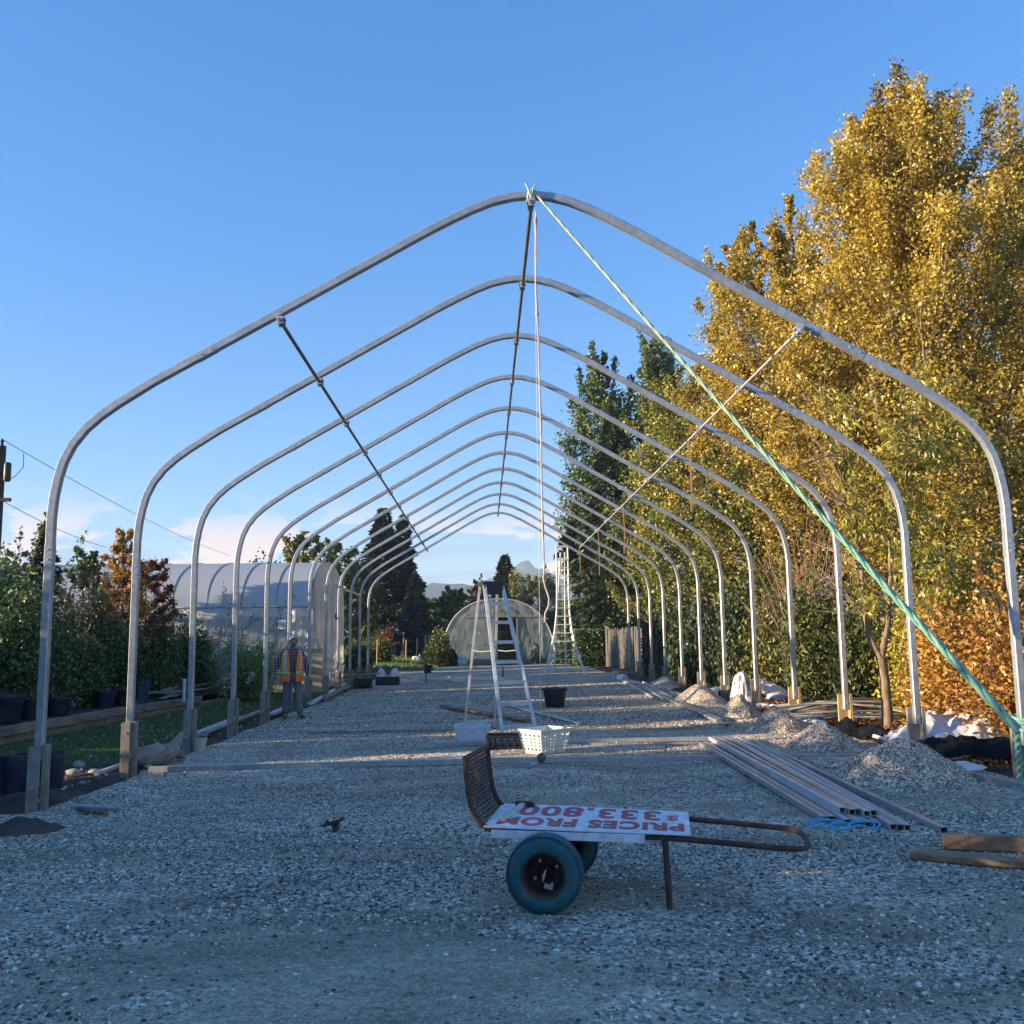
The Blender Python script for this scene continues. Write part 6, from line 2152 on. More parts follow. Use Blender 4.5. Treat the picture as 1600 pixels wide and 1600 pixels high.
# ================================================================== GREENHOUSES
def creased(name):
    """clear film, milky where it is drawn into creases that fan down from the rail"""
    m, n, l, b = newmat(name)
    n.remove(b)
    out = [x for x in n if x.type == 'OUTPUT_MATERIAL'][0]
    tc = n.new('ShaderNodeTexCoord')
    sp = n.new('ShaderNodeSeparateXYZ')
    l.new(tc.outputs['Object'], sp.inputs[0])
    n0 = nd(n, 'ShaderNodeTexNoise', i_Scale=.5, i_Detail=2.0)
    l.new(tc.outputs['Object'], n0.inputs['Vector'])
    q = mathn(n, l, 'MULTIPLY_ADD', sp.outputs[2], mathn(n, l, 'MULTIPLY_ADD', n0.outputs[0], 1.6, -1.9), sp.outputs[0])
    cb = n.new('ShaderNodeCombineXYZ')
    l.new(q, cb.inputs[0])
    l.new(mathn(n, l, 'MULTIPLY', sp.outputs[2], .12), cb.inputs[2])
    n1 = nd(n, 'ShaderNodeTexNoise', i_Scale=5.5, i_Detail=3.0, i_Roughness=.55)
    l.new(cb.outputs[0], n1.inputs['Vector'])
    r = n.new('ShaderNodeMapRange')
    r.interpolation_type = 'SMOOTHSTEP'
    r.inputs[1].default_value = .46
    r.inputs[2].default_value = .64
    r.inputs[3].default_value = .46
    r.inputs[4].default_value = .97
    l.new(n1.outputs[0], r.inputs[0])
    top = n.new('ShaderNodeMapRange')
    top.inputs[1].default_value = 2.20
    top.inputs[2].default_value = 2.32
    top.inputs[4].default_value = .95
    l.new(sp.outputs[2], top.inputs[0])
    fac = mathn(n, l, 'MAXIMUM', r.outputs[0], top.outputs[0])
    d = n.new('ShaderNodeBsdfDiffuse')
    d.inputs[0].default_value = (.66, .68, .70, 1)
    t = n.new('ShaderNodeBsdfTranslucent')
    t.inputs[0].default_value = (.66, .68, .70, 1)
    g = n.new('ShaderNodeBsdfGlossy')
    g.inputs['Roughness'].default_value = .3
    tr = n.new('ShaderNodeBsdfTransparent')
    m1 = n.new('ShaderNodeMixShader')
    m1.inputs[0].default_value = .3
    l.new(d.outputs[0], m1.inputs[1])
    l.new(t.outputs[0], m1.inputs[2])
    m2 = n.new('ShaderNodeMixShader')
    m2.inputs[0].default_value = .1
    l.new(m1.outputs[0], m2.inputs[1])
    l.new(g.outputs[0], m2.inputs[2])
    m3 = n.new('ShaderNodeMixShader')
    l.new(fac, m3.inputs[0])
    l.new(tr.outputs[0], m3.inputs[1])
    l.new(m2.outputs[0], m3.inputs[2])
    l.new(m3.outputs[0], out.inputs[0])
    return m

def long_greenhouse():
    xr, xl = -5.65, -21.0
    yf, yb = 28.2, 34.6
    g = gzf(-7, 30)
    root = thing('long_greenhouse', 'long plastic covered greenhouse with a rounded roof and slack front curtain on the left', 'greenhouse', (-12, 31, g))
    eave, H = 2.62, 4.15
    yc, hw = (yf + yb) / 2, (yb - yf) / 2
    def arch(t):
        a = math.pi * t
        return yc - hw * math.cos(a), eave + (H - eave) * math.sin(a) ** .9
    ROOF = sheetmat('roof_film', (.50, .52, .53), clear=.02, trans=.22, wr=.5, stretch=(.4, 1, 1))
    CURT = creased('curtain_film')
    m = MB()
    nx = 64
    m.grid(lambda u, v: Vector((xl + (xr - xl) * u, arch(v)[0], arch(v)[1])), nx, 24)
    m.build('roof', ROOF, root, smooth=60)
    # slack front curtain: folds fan down from the rail to the right
    def cur(u, v):
        x = xl + (xr - xl) * u
        z = g + .10 + (eave - g - .12) * (1 - v)
        ph = (x * 3.1 + v * 5.5)
        q = x * 1.0 - (1 - v) * 2.3 + .5 * math.sin(x * .7)
        fold = .075 * abs(math.sin(q * 2.6)) ** 6 + .045 * abs(math.sin(q * 5.1 + .6)) ** 5 + .03 * math.sin(x * 1.3 + v)
        fold = -fold * (.25 + .9 * v)
        return Vector((x, yf - .03 + fold, z))
    m = MB()
    m.grid(cur, 420, 20)
    m.build('front_curtain', CURT, root, smooth=60)
    m = MB()
    m.grid(lambda u, v: Vector((xl + (xr - xl) * u, yb + .02, g + (eave - g) * v)), 20, 4)
    m.build('rear_wall', ROOF, root, smooth=60)
    # end wall facing the yard
    m = MB()
    pts = [arch(t / 20) for t in range(21)]
    vs, fs = [], []
    nz = 8
    for y, z in pts:
        for k in range(nz + 1):
            vs.append((xr + .02 + .03 * math.sin(y * 9) * (1 - k / nz), y, g + (z - g) * k / nz))
    for i in range(20):
        for k in range(nz):
            a = i * (nz + 1) + k
            fs.append((a, a + nz + 1, a + nz + 2, a + 1))
    m.add(vs, fs).build('end_wall', sheetmat('end_film', (.60, .61, .60), clear=.12, trans=.4, wr=2, stretch=(1, 5, .3)), root, smooth=60)
    # loose flap of film at the near corner
    m = MB()
    m.grid(lambda u, v: Vector((xr - .55 + u * .62 + .05 * math.sin(v * 4), yf - .12 - .07 * math.sin(u * 8 + v * 3), eave - .1 - v * (2.25 + .35 * u))), 16, 16)
    m.build('loose_flap', sheetmat('flap_film', (.62, .63, .64), clear=.15, trans=.4, wr=3, stretch=(3, 3, .4)), root, smooth=60)
    # ribs and rails
    x = xr - .02
    i = 0
    while x > xl:
        q = [Vector((x, arch(t / 24)[0], arch(t / 24)[1] + .012)) for t in range(25)]
        MB().tube(q, .009, 6).build('rib', PIPE, root, smooth=60)
        MB().tube([Vector((x + .02, yf + .10, g)), Vector((x + .02, yf + .10, eave))], .035, 6).build('post', GALVD, root, smooth=60)
        x -= 1.02
        i += 1
    MB().tube([(xl, yf - .04, eave), (xr, yf - .04, eave)], .032, 8).build('eave_rail', GALVD, root, smooth=60)
    MB().tube([(xl, yf + .14, eave - .36), (xr, yf + .14, eave - .36)], .05, 8).build('roller_bar', PIPE, root, smooth=60)
    MB().tube([(xl, yb, eave), (xr, yb, eave)], .032, 8).build('eave_rail', GALVD, root, smooth=60)
    # ply panel at the foot of the curtain, with a notice above it
    a = P(421, 1030, yf - .3)
    b = P(503, 1030, yf - .3)
    MB().box(((a.x + b.x) / 2, yf - .16, g + .72), (b.x - a.x, .03, 1.25)).build('ply_panel', pm('ply', (.42, .31, .19), (.54, .42, .28), scale=2, rough=.7, c3=(.22, .15, .09), s3=2), root, bevel=.004)
    c = P(440, 976, yf - .3)
    MB().box((c.x, yf - .24, c.z), (.22, .02, .26)).build('notice', WHITEB, root)
    c = P(453, 929, yf - .3)
    MB().box((c.x, yf - .12, c.z), (.09, .09, .14)).build('vent_box', BLACK, root)
    # dark beds inside
    rng = np.random.default_rng(600)
    n = 5200
    pos = np.stack([rng.uniform(xl, xr - .4, n), rng.uniform(yf + .6, yb - .5, n), g + rng.random(n) ** 1.2 * 1.5], -1)
    leaf_mesh('inner_plants', pos, .22, L_DARK, root, rng, kind='stuff')
    # leaning dark pipe at the greenhouse end
    a, b = P(522, 914, 27.4), P(566, 931, 26.0)
    o = MB().tube([a, b], .035, 8).build('leaning_pipe', BLACK, origin=a, smooth=60)
    tag(o, 'dark pipe tied slantwise across the far left posts at shoulder height', 'pipe')
    c = P(525, 962, 28.0)
    r = thing('hanging_lamp', 'small dark bell shaped fitting hanging from the greenhouse end', 'fitting', tuple(c))
    MB().lathe([(.11, -.1), (.05, .05), (.02, .09), (.02, .2), (0, .2)], c, 10).build('bell', BLACK, r, smooth=40)
    MB().tube([c + Vector((0, 0, .18)), c + Vector((-.3, .1, .22))], .02, 6).build('arm', RUST, r)
long_greenhouse()

def tunnel():
    Y = 53.7
    xa, xb = P(690, 1038, Y).x, P(868, 1035, Y).x
    xc, hw = (xa + xb) / 2, (xb - xa) / 2
    zt = P(782, 936, Y).z
    g = .1
    root = thing('small_tunnel', 'small arched plastic tunnel with an open doorway beyond the far end of the yard', 'greenhouse', (xc, Y, g))
    def arch(t):
        a = math.pi * t
        c, s = math.cos(a), math.sin(a)
        return xc - hw * math.copysign(abs(c) ** .85, c), g + (zt - g) * max(0, s) ** .82
    FR = sheetmat('tunnel_end_film', (.36, .42, .37), clear=.22, trans=.35, wr=1.6, stretch=(1.5, 1, .8))
    CV = sheetmat('tunnel_cover_film', (.42, .46, .43), clear=.10, trans=.35, wr=1.5)
    m = MB()
    m.grid(lambda u, v: Vector((arch(v)[0], Y + 14 * u, arch(v)[1])), 14, 30)
    m.build('cover', CV, root, smooth=60)
    dx0, dx1 = P(772, 1000, Y).x, P(808, 1000, Y).x
    dz = P(790, 963, Y).z
    bz = dz
    def end_part(name, x0, x1, z0, mat, top=None):
        m = MB()
        n = 16
        vs, fs = [], []
        for i in range(n + 1):
            x = x0 + (x1 - x0) * i / n
            k = min(1, abs((x - xc) / hw))
            zz = g + (zt - g) * max(0, 1 - k ** (2 / .85)) ** (.82 / 2)
            if top is not None:
                zz = min(zz, top)
            b = min(z0, zz)
            for j in range(7):
                vs.append((x, Y - .02 + .05 * math.sin(x * 7 + j * 2.2) + .03 * math.sin(x * 17 - j * 3.1), b + (zz - b) * j / 6))
        for i in range(n):
            for j in range(6):
                a = i * 7 + j
                fs.append((a, a + 7, a + 8, a + 1))
        m.add(vs, fs).build(name, mat, root, smooth=60)
    end_part('end_sheet', xa + .02, dx0, g, FR)
    end_part('end_sheet', dx1, xb - .02, g, FR)
    end_part('end_sheet', dx0, dx1, dz, FR)
    MB().tube([Vector((arch(t / 40)[0], Y - .05, arch(t / 40)[1])) for t in range(41)], .04, 8).build('end_hoop', GALVD, root, smooth=60)
    for k in range(1, 7):
        MB().tube([Vector((arch(t / 24)[0], Y + 2 * k, arch(t / 24)[1] + .02)) for t in range(25)], .03, 6).build('hoop', GALV, root, smooth=60)
    k = math.sqrt(1)
    x0, x1 = P(724, 959, Y).x, P(848, 959, Y).x
    MB().beam((x0, Y - .08, bz), (x1, Y - .08, bz), .06, .09).build('cross_beam', WOODG, root)
    for x in (dx0, dx1):
        MB().beam((x, Y - .07, g), (x, Y - .07, dz), .08, .08).build('door_post', WOODG, root)
    x = P(847, 1000, Y).x
    MB().beam((x, Y - .07, g), (x, Y - .07, dz), .05, .05).build('corner_post', ALU, root)
    a, b = P(697, 1042, Y - .6), P(856, 1039, Y - .6)
    L = (b.x - a.x) / 3
    for k in range(3):
        MB().box((a.x + L * (k + .5), Y - .55, gzf(0, Y) + .11), (L - .02, .06, .30)).build('base_board', WOODG, root, bevel=.004)
    MB().box(((x0 + x1) / 2 - .6, Y + 1.6, g + .72), (3.0, .9, .06)).build('bench', WOODG, root)
    MB().box(((x0 + x1) / 2 - .6, Y + 1.6, g + .35), (2.8, .8, .6)).build('bench_shade_block', pm('dark_void', (.02, .02, .02), (.04, .04, .035), rough=.9), root)  # near-black solid stands in for the shade under the bench
    rng = np.random.default_rng(610)
    n = 2200
    pos = np.stack([rng.uniform(dx0 - .6, dx1 + .6, n), rng.uniform(Y + 3, Y + 9, n), g + rng.random(n) * 1.9], -1)
    leaf_mesh('inner_plants', pos, .2, L_MID, root, rng, kind='stuff')
    # bits leaning on the end
    for i, (px, w, h, mat, lb) in enumerate(((707, .55, .85, BLACK, 'dark bag slumped at the left corner of the small tunnel'), (722, .6, .55, WHITEP, 'pale bag slumped inside the left of the tunnel end'),
                                            (838, .5, 1.0, pm('grey_bag', (.05, .055, .05), (.10, .10, .09), rough=.7), 'dark grey sack propped at the right of the tunnel end'))):
        c = P(px, 1035, Y - .9)
        c.z = gzf(c.x, c.y)
        sack('sack', lb, c, w * .55, w * .4, h, mat, 620 + i)

def sack(name, label, c, rx, ry, h, mat, seed, cat='bag', group=None):
    n, k = 28, 16
    vs, fs = [], []
    for i in range(k + 1):
        t = i / k
        r = (1 - t ** 3) ** .5 * (1 - .15 * t)
        for j in range(n):
            a = 2 * math.pi * j / n
            q = 1 + 1.1 * (float(fbm(math.cos(a) * 2.2 + seed, math.sin(a) * 2.2 + t * 4, seed)) - .5)
            vs.append((c[0] + rx * r * q * math.cos(a), c[1] + ry * r * q * math.sin(a), c[2] - .02 + h * t * (.9 + .2 * q)))
    for i in range(k):
        for j in range(n):
            fs.append((i * n + j, i * n + (j + 1) % n, (i + 1) * n + (j + 1) % n, (i + 1) * n + j))
    o = MB().add(vs, fs).build(name, mat, origin=tuple(c), smooth=180)
    return tag(o, label, cat, group)
tunnel()

def crumple(name, label, c, rx, ry, h, mat, seed, cat='sheeting', sx=1.0, sharp=1.0, n=60, group=None, rot=0.0):
    """crumpled sheet lying in folds"""
    us = np.linspace(-1, 1, n)
    U, V = np.meshgrid(us, us, indexing='ij')
    edge = 1 + .30 * (fbm(np.arctan2(V, U) * 1.6 + seed, U * 0, seed + 5) - .5)
    R = np.sqrt(U ** 2 + V ** 2)
    k = np.maximum(np.abs(U), np.abs(V)) / np.maximum(R, 1e-6)
    X0, Y0 = U * k * rx * edge, V * k * ry * edge
    X = c[0] + X0 * math.cos(rot) - Y0 * math.sin(rot)
    Y = c[1] + X0 * math.sin(rot) + Y0 * math.cos(rot)
    rr = np.maximum(np.abs(U), np.abs(V))
    ridg = lambda f, s: 1 - np.abs(2 * fbm(X * f, Y * f * sx, s, 4) - 1) * 2
    Z = h * (1 - rr ** 2.2) * (.45 + .7 * fbm(X * 1.3, Y * 1.3, seed, 3)) + sharp * .10 * ridg(2.2, seed + 1) * (1 - .6 * rr ** 4) + sharp * .035 * ridg(7, seed + 2)
    Z = gz(X, Y) + np.maximum(Z, .01) + .05
    o0 = (c[0], c[1], gzf(c[0], c[1]))
    o = raw_mesh(name, np.stack([X - o0[0], Y - o0[1], Z - o0[2]], -1).reshape(-1, 3), grid_faces(n, n), mat, origin=o0)
    o.data.set_sharp_from_angle(angle=rad(28))
    return tag(o, label, cat, group)

def right_things():
    rng = np.random.default_rng(700)
    TARP = pm('white_tarp', (.52, .51, .49), (.68, .67, .65), scale=3, rough=.5, bump=.5, bscale=12)
    FAB = pm('black_fabric', (.005, .006, .008), (.013, .014, .018), scale=6, rough=.8, spec=.12, bump=.3, bscale=60)
    FENW = pm('fence_wood_shaded', (.085, .078, .07), (.15, .138, .125), scale=4, rough=.9, bump=.5, bscale=9, stretch=(6, 6, .7), c3=(.06, .052, .045), s3=2.5)  # wood darkened to paint shade onto the fences
    FENW2 = pm('fence_wood_shaded_dark', (.065, .055, .047), (.12, .105, .09), scale=4, rough=.9, bump=.5, bscale=9, stretch=(6, 6, .7))
    TAN = pm('cardboard', (.40, .30, .20), (.55, .43, .30), scale=3, rough=.8, bump=.3, bscale=10)
    g = G(1492, 1170)
    crumple('white_sheeting', 'crumpled white sheeting lying in the sun between the two nearest right posts', (g.x + .12, g.y + .1), .95, .55, .27, TARP, 701, sharp=1.7, group='crumpled sheets on the right')
    crumple('tan_sheeting', 'tan crumpled sheet on top of the white sheeting beside the second right post', (g.x + .40, g.y + .55), .50, .30, .34, TAN, 702, sharp=1.5, group='crumpled sheets on the right')
    g = G(1480, 1200)
    crumple('weed_fabric', 'black fabric bunched along the ground in front of the white sheeting', (g.x + .35, g.y + .15), 1.15, .24, .16, FAB, 703, sharp=1.3, rot=-.25, group='black weed fabric')
    g = G(1350, 1160)
    crumple('weed_fabric', 'black fabric bunched between the third right stake and the fruit tree foot', (g.x + .15, g.y + .35), .55, .34, .12, FAB, 704, sharp=1.2, rot=-.5, group='black weed fabric')
    crumple('white_sheeting', 'small scrap of white film in front of the black fabric', (G(1480, 1202).x - .05, G(1480, 1206).y - .25), .28, .14, .05, TARP, 705, sharp=.4, group='crumpled sheets on the right')
    g = G(1140, 1092)
    crumple('white_sheeting', 'grey white sheeting heaped behind the sixth and seventh right posts', (g.x + .55, g.y + .3), .7, 1.1, .22, TARP, 706, sharp=1.8, group='crumpled sheets on the right')
    crumple('weed_fabric', 'black fabric poking from the sheeting behind the middle right posts', (g.x + .05, g.y - .25), .36, .5, .28, FAB, 707, sharp=1.4, group='black weed fabric')
    c = P(1168, 1082, 19.2)
    crumple('wrapped_bundle', 'upright crumple of grey white film behind the fifth right post', (c.x + .05, 19.7), .28, .30, .48, pm('film_grey', (.42, .43, .45), (.62, .63, .65), scale=4, rough=.4, c3=(.06, .06, .065), s3=7), 708, cat='bundle', sharp=2.2)
    for i, (px, py, w, lb) in enumerate(((1115, 1090, .5, 'low white bag just right of the seventh right post'), (1205, 1098, .42, 'crumpled white bag right of the fifth right post'), (1092, 1078, .4, 'small white bag left of the seventh right post'), (955, 1040, .5, 'white sack by the plank fence beyond the tripod ladder'))):
        g = G(px, py)
        sack('film_bag', lb, Vector((g.x + .15, g.y, gzf(g.x, g.y))), w * .7, w * .5, w * .5, TARP, 720 + i, group='white bags on the right')
    for i, (p, q, lb) in enumerate((((1185, 1108), (1262, 1118), 'white pipe on the ground behind the fourth right stake'), ((1228, 1128), (1290, 1138), 'thin white pipe at the foot of the fourth right stake'), ((1330, 1148), (1400, 1170), 'white batten between the third stake and the fruit tree'))):
        a, b = G(*p), G(*q)
        a.z += .08
        b.z += .08
        tag(MB().tube([a, b], .05 - .012 * i, 8).build('white_pipe', WHITEP, origin=a, smooth=60), lb, 'pipe', 'white pipes on the right')
    # coil of old water pipe
    for i in range(22):
        Y = 14.4 + rng.uniform(0, 2.3)
        xa, xb = P(1208 + rng.uniform(0, 30), 1000, Y).x, P(1400 + rng.uniform(-20, 40), 1000, Y).x
        h = .04 + .011 * i
        sl = rng.uniform(-.10, .10)
        pts = []
        for k in range(13):
            t = k / 12
            x = xa + (xb - xa) * t
            y = Y + .35 * math.sin(t * 2.6 + i * 1.7)
            pts.append((x, y, gzf(x, y) + max(.02, h + .12 * math.sin(math.pi * t) * (i / 22) + sl * (t - .5))))
        mt = (GALVD, pm('pipe_cream', (.34, .28, .19), (.48, .41, .30), scale=6, rough=.6) if i == 1 else bpy.data.materials.get('pipe_cream', GALV), WOODG)[i % 3]
        o = MB().tube(pts, .017, 7).build('water_pipe', mt, origin=pts[0], smooth=60)
        tag(o, 'long bent water pipe in the loose bundle behind the fruit tree trunk', 'pipe', 'bundle of bent pipes')
    for i in range(7):
        a = P(1400 + i * 6, 1122 - i * 2, 13.2 + .15 * i)
        b = P(1500 + i * 6, 1085 + i * 5, 13.6)
        a.z, b.z = gzf(a.x, a.y) + .05 + .03 * i, gzf(b.x, b.y) + .28 + .05 * (i % 3)
        o = MB().tube([a, a.lerp(b, .5) + Vector((0, 0, .05)), b], .013, 6).build('green_cane', pm('cane_green', (.03, .10, .06), (.05, .15, .09), scale=5, rough=.5) if i == 0 else bpy.data.materials['cane_green'], origin=a, smooth=60)
        tag(o, 'thin dark green garden cane in the bundle under the orange bushes', 'cane', 'green canes under the orange bushes')
    # rail along the right edge of the yard
    a, b = G(1482, 1212), Vector((4.55, 7.9, gzf(4.5, 8)))
    a.z += .05
    b.z += .05
    tag(MB().hollow(a, b, .08, .07).build('edge_rail', GALV, origin=a), 'galvanised rail lying along the right yard edge past the largest heap', 'rail')
    # old plank fences
    def fence(label, p0, p1, n, h, mats, gap=.02, group='plank fences on the right'):
        p0, p1 = Vector(p0), Vector(p1)
        root = thing('plank_fence', label, 'fence', tuple((p0 + p1) / 2), group)
        d = (p1 - p0) / n
        w = d.length - gap
        for k in range(n):
            q = p0 + d * (k + .5)
            z = gzf(q.x, q.y)
            hh = h + rng.normal() * .04
            up = Vector((rng.normal() * .01, rng.normal() * .01, 1))
            MB().beam(Vector((q.x, q.y, z - .05)), Vector((q.x, q.y, z)) + up * hh, w, .022, up=(-d.y, d.x, 0)).build('board', mats[k % len(mats)], root)
        nn = Vector((-d.y, d.x, 0)).normalized() * -.04
        for hh in (.35, h - .35):
            a, b = p0 - nn, p1 - nn
            MB().beam(Vector((a.x, a.y, gzf(a.x, a.y) + hh)), Vector((b.x, b.y, gzf(b.x, b.y) + hh)), .04, .09).build('rail', mats[0], root)
        return root
    a, b = P(938, 1000, 46.5), P(992, 1000, 38)
    fence('weathered plank fence at the far right beyond the tripod ladder', (a.x, 46.5, 0), (b.x + .3, 38, 0), 34, 1.75, (FENW, FENW2, FENW))
    fence('grey plank fence mostly hidden under the laurel on the right', (6.55, 24.5, 0), (6.75, 16.5, 0), 44, 1.75, (FENW, FENW2))
    # white fence glimpsed at the right
    a = P(1552, 910, 19)
    root = thing('white_fence', 'white board fence glimpsed between the trees at the right frame edge', 'fence', (a.x + .8, 19, gzf(a.x, 19)))
    for k in range(4):
        MB().box((a.x + .9, 19, a.z - .34 * k - .08), (2.2, .03, .30)).build('board', WHITEB, root)
    for k in range(3):
        MB().box((a.x + .2 + k * .75, 19.06, a.z - .9), (.09, .09, 2.1)).build('post', WHITEB, root)
    # fallen leaves and litter on the soil
    n = 5200
    x = np.abs(rng.normal(size=n)) * 1.0 + 4.75
    y = 8.6 + rng.random(n) ** 1.3 * 18
    pos = np.stack([x, y, gz(x, y) + .07 + .02 * rng.random(n)], -1)
    leaf_mesh('fallen_leaves', pos, .06, L_ORANGE, None, rng, axis=None, kind='stuff', wid=.6, t=np.clip(rng.normal(size=n) * .2 + .3, 0, 1))['label'] = 'fallen leaves on the soil along the right posts'
    n = 1500
    x = rng.uniform(-8, -4.9, n)
    y = 10.5 + rng.random(n) ** 1.4 * 22
    pos = np.stack([x, y, gz(x, y) + .06], -1)
    leaf_mesh('wood_chips', pos, .055, leafmat('chip', [(.06, .045, .03), (.16, .13, .10), (.32, .30, .27), (.50, .48, .45)], trans=0), None, rng, kind='stuff', wid=.5)['label'] = 'pale chips and litter scattered on the left grass strip'
right_things()

# ================================================================== FAR END OF THE YARD
def far_things():
    c = yz(G(606, 1071))
    root = thing('black_crate', 'black crate with two white bags hanging over its rim near the far left posts', 'crate', tuple(c))
    for x, y, w, d in ((0, -.22, .78, .03), (0, .22, .78, .03), (-.375, 0, .03, .41), (.375, 0, .03, .41), ):
        MB().box(c + Vector((x, y, .14)), (w, d, .26)).build('side', BLACK, root)
    MB().box(c + Vector((0, 0, .015)), (.72, .41, .02)).build('bottom', BLACK, root)
    for px, sgn in ((597, -1), (616, 1)):
        q = c + Vector((sgn * .23, 0, .2))
        sack('white_bag', 'white bag on the ' + ('left' if sgn < 0 else 'right') + ' half of the black crate', q, .17, .2, .34, WHITEP, 740 + sgn, group='bags in the black crate')
    c = yz(G(566, 1076))
    m = MB()
    m.box(c + Vector((0, 0, .17)), (.6, .45, .3), Matrix.Rotation(.2, 3, 'Z'))
    m.tube([c + Vector((-.2, -.1, .32)), c + Vector((-.1, -.1, .5)), c + Vector((.1, -.1, .5)), c + Vector((.2, -.1, .32))], .02, 6)
    m.lathe([(.14, -.25), (.16, -.23), (.16, -.2), (0, -.2)], c + Vector((.1, -.05, .18)), 14, 'Y')
    tag(m.build('tool_box', BLACK, origin=c, bevel=.02), 'dark tool case standing by the ninth left stake', 'tool case')
    c = yz(G(668, 1052))
    root = thing('potted_shrub', 'thin bare shrub in a black pot left of the small tunnel', 'potted plant', tuple(c))
    MB().lathe([(.16, 0), (.21, .3), (.23, .3), (.23, .34), (.2, .34), (.2, .28), (0, .28)], c, 18).build('pot', BLACK, root, smooth=40)
    m = MB()
    rng = np.random.default_rng(750)
    for k in range(9):
        d = unit(np.array([rng.normal() * .6, rng.normal() * .4, 1]))
        m.tube(curve_pts(np.array(c) + np.array([0, 0, .28]), d, d, rng.uniform(.4, .9), 4, rng, .12), [.014, .012, .010, .007, .004], 4)
    m.build('stem', TWIG, root)
    pos = np.array(c) + np.array([0, 0, .7]) + rng.normal(size=(160, 3)) * np.array([.28, .2, .18])
    leaf_mesh('foliage', pos, .1, L_MID, root, rng)
    for i, (p, q, lb) in enumerate((((646, 1064), (706, 1067), 'thin pale stick on the gravel near the potted shrub'), ((664, 1046), (666, 1070), 'dark stick standing beside the potted shrub'))):
        a, b = yz(G(*p), .03), yz(G(*q), .03)
        if i == 1:
            a = b + Vector((-.04, 0, .72))
        tag(MB().tube([a, b], .018, 6).build('stick', WOODG if i == 0 else BLACK, origin=b), lb, 'stick')
    for i, (px, py, w, lb) in enumerate(((570, 1042, .5, 'white film bag by the farthest left posts'), (590, 1043, .35, 'flat white bag on the grass right of the farthest left post'), (650, 1020, .55, 'white bag on the grass right of the far worker'), (703, 1060, .16, 'small white scrap on the gravel right of the potted shrub'), (655, 1053, .16, 'small white scrap left of the potted shrub'))):
        g = G(px, py) if py > 1030 else P(px, py, 56)
        g.z = gzf(g.x, g.y) + .02
        sack('film_bag', lb, g, w * .6, w * .45, w * .5, WHITEP, 760 + i, group='white scraps at the far end')
    g = G(963, 1062)
    tag(MB().box(yz(g, .14), (.16, .16, .28)).build('metal_can', GALVD, origin=yz(g), bevel=.01), 'small grey can standing at the end of the loose strips', 'can')
    sack('film_bag', 'white scrap beside the grey can at the loose strips', yz(G(972, 1062)), .2, .14, .18, WHITEP, 770)
    for i, (px, py) in enumerate(((944, 1030), (958, 1034), (972, 1036))):
        g = G(px, py)
        sack('dark_rubbish', 'dark heap of rubbish at the foot of the far plank fence', g, .4, .3, .5, FABM, 780 + i, group='rubbish by the far plank fence', cat='rubbish')
FABM = pm('dark_rubbish', (.03, .028, .028), (.09, .08, .075), scale=5, rough=.7)
far_things()

def utility():
    WOODP = pm('pole_wood', (.035, .028, .022), (.07, .055, .045), scale=4, rough=.9)
    top = P(3, 697, 30)
    root = thing('utility_pole', 'dark utility pole cut by the left frame edge', 'utility pole', (top.x, 30, gzf(top.x, 30)))
    MB().tube([(top.x, 30, -.1), (top.x, 30, top.z)], [.16, .13], 12).build('pole', WOODP, root, smooth=60)
    MB().lathe([(.05, 0), (.06, .06), (.035, .1), (.06, .15), (.02, .24), (0, .24)], top, 10).build('insulator', BLACK, root, smooth=40)
    z2 = P(0, 782, 30).z
    MB().beam((top.x - .6, 29.85, z2), (top.x + .45, 29.85, z2), .1, .11).build('cross_arm', WOODP, root)
    MB().lathe([(.09, -.35), (.11, -.3), (.11, .2), (.09, .25), (0, .26)], (top.x + .27, 29.9, P(8, 736, 30).z), 12).build('transformer', BLACK, root, smooth=40)
    def wire(label, a, b, sag):
        pts = []
        for k in range(25):
            t = k / 24
            q = a.lerp(b, t)
            q.z -= sag * 4 * t * (1 - t)
            pts.append(q)
        tag(MB().tube(pts, .012, 5).build('power_line', BLACK, origin=a), label, 'wire', 'power lines on the left')
    t1 = top + Vector((0, 0, .22))
    e1 = P(360, 868, 75)
    wire('upper power line running down to the right from the utility pole top', t1, t1.lerp(e1, 1.0), .35)
    s2 = Vector((top.x + .1, 29.85, z2 + .02))
    wire('lower power line below the upper one, ending in the shrubs', s2, P(165, 855, 50), .15)
    pts = [t1 + Vector((.6, .2, -.42)), t1 + Vector((.72, 0, -.9)), t1 + Vector((.5, -.05, -1.2)), t1 + Vector((.25, -.1, -1.4))]
    MB().tube(pts, .012, 5).build('jumper', BLACK, root)
utility()

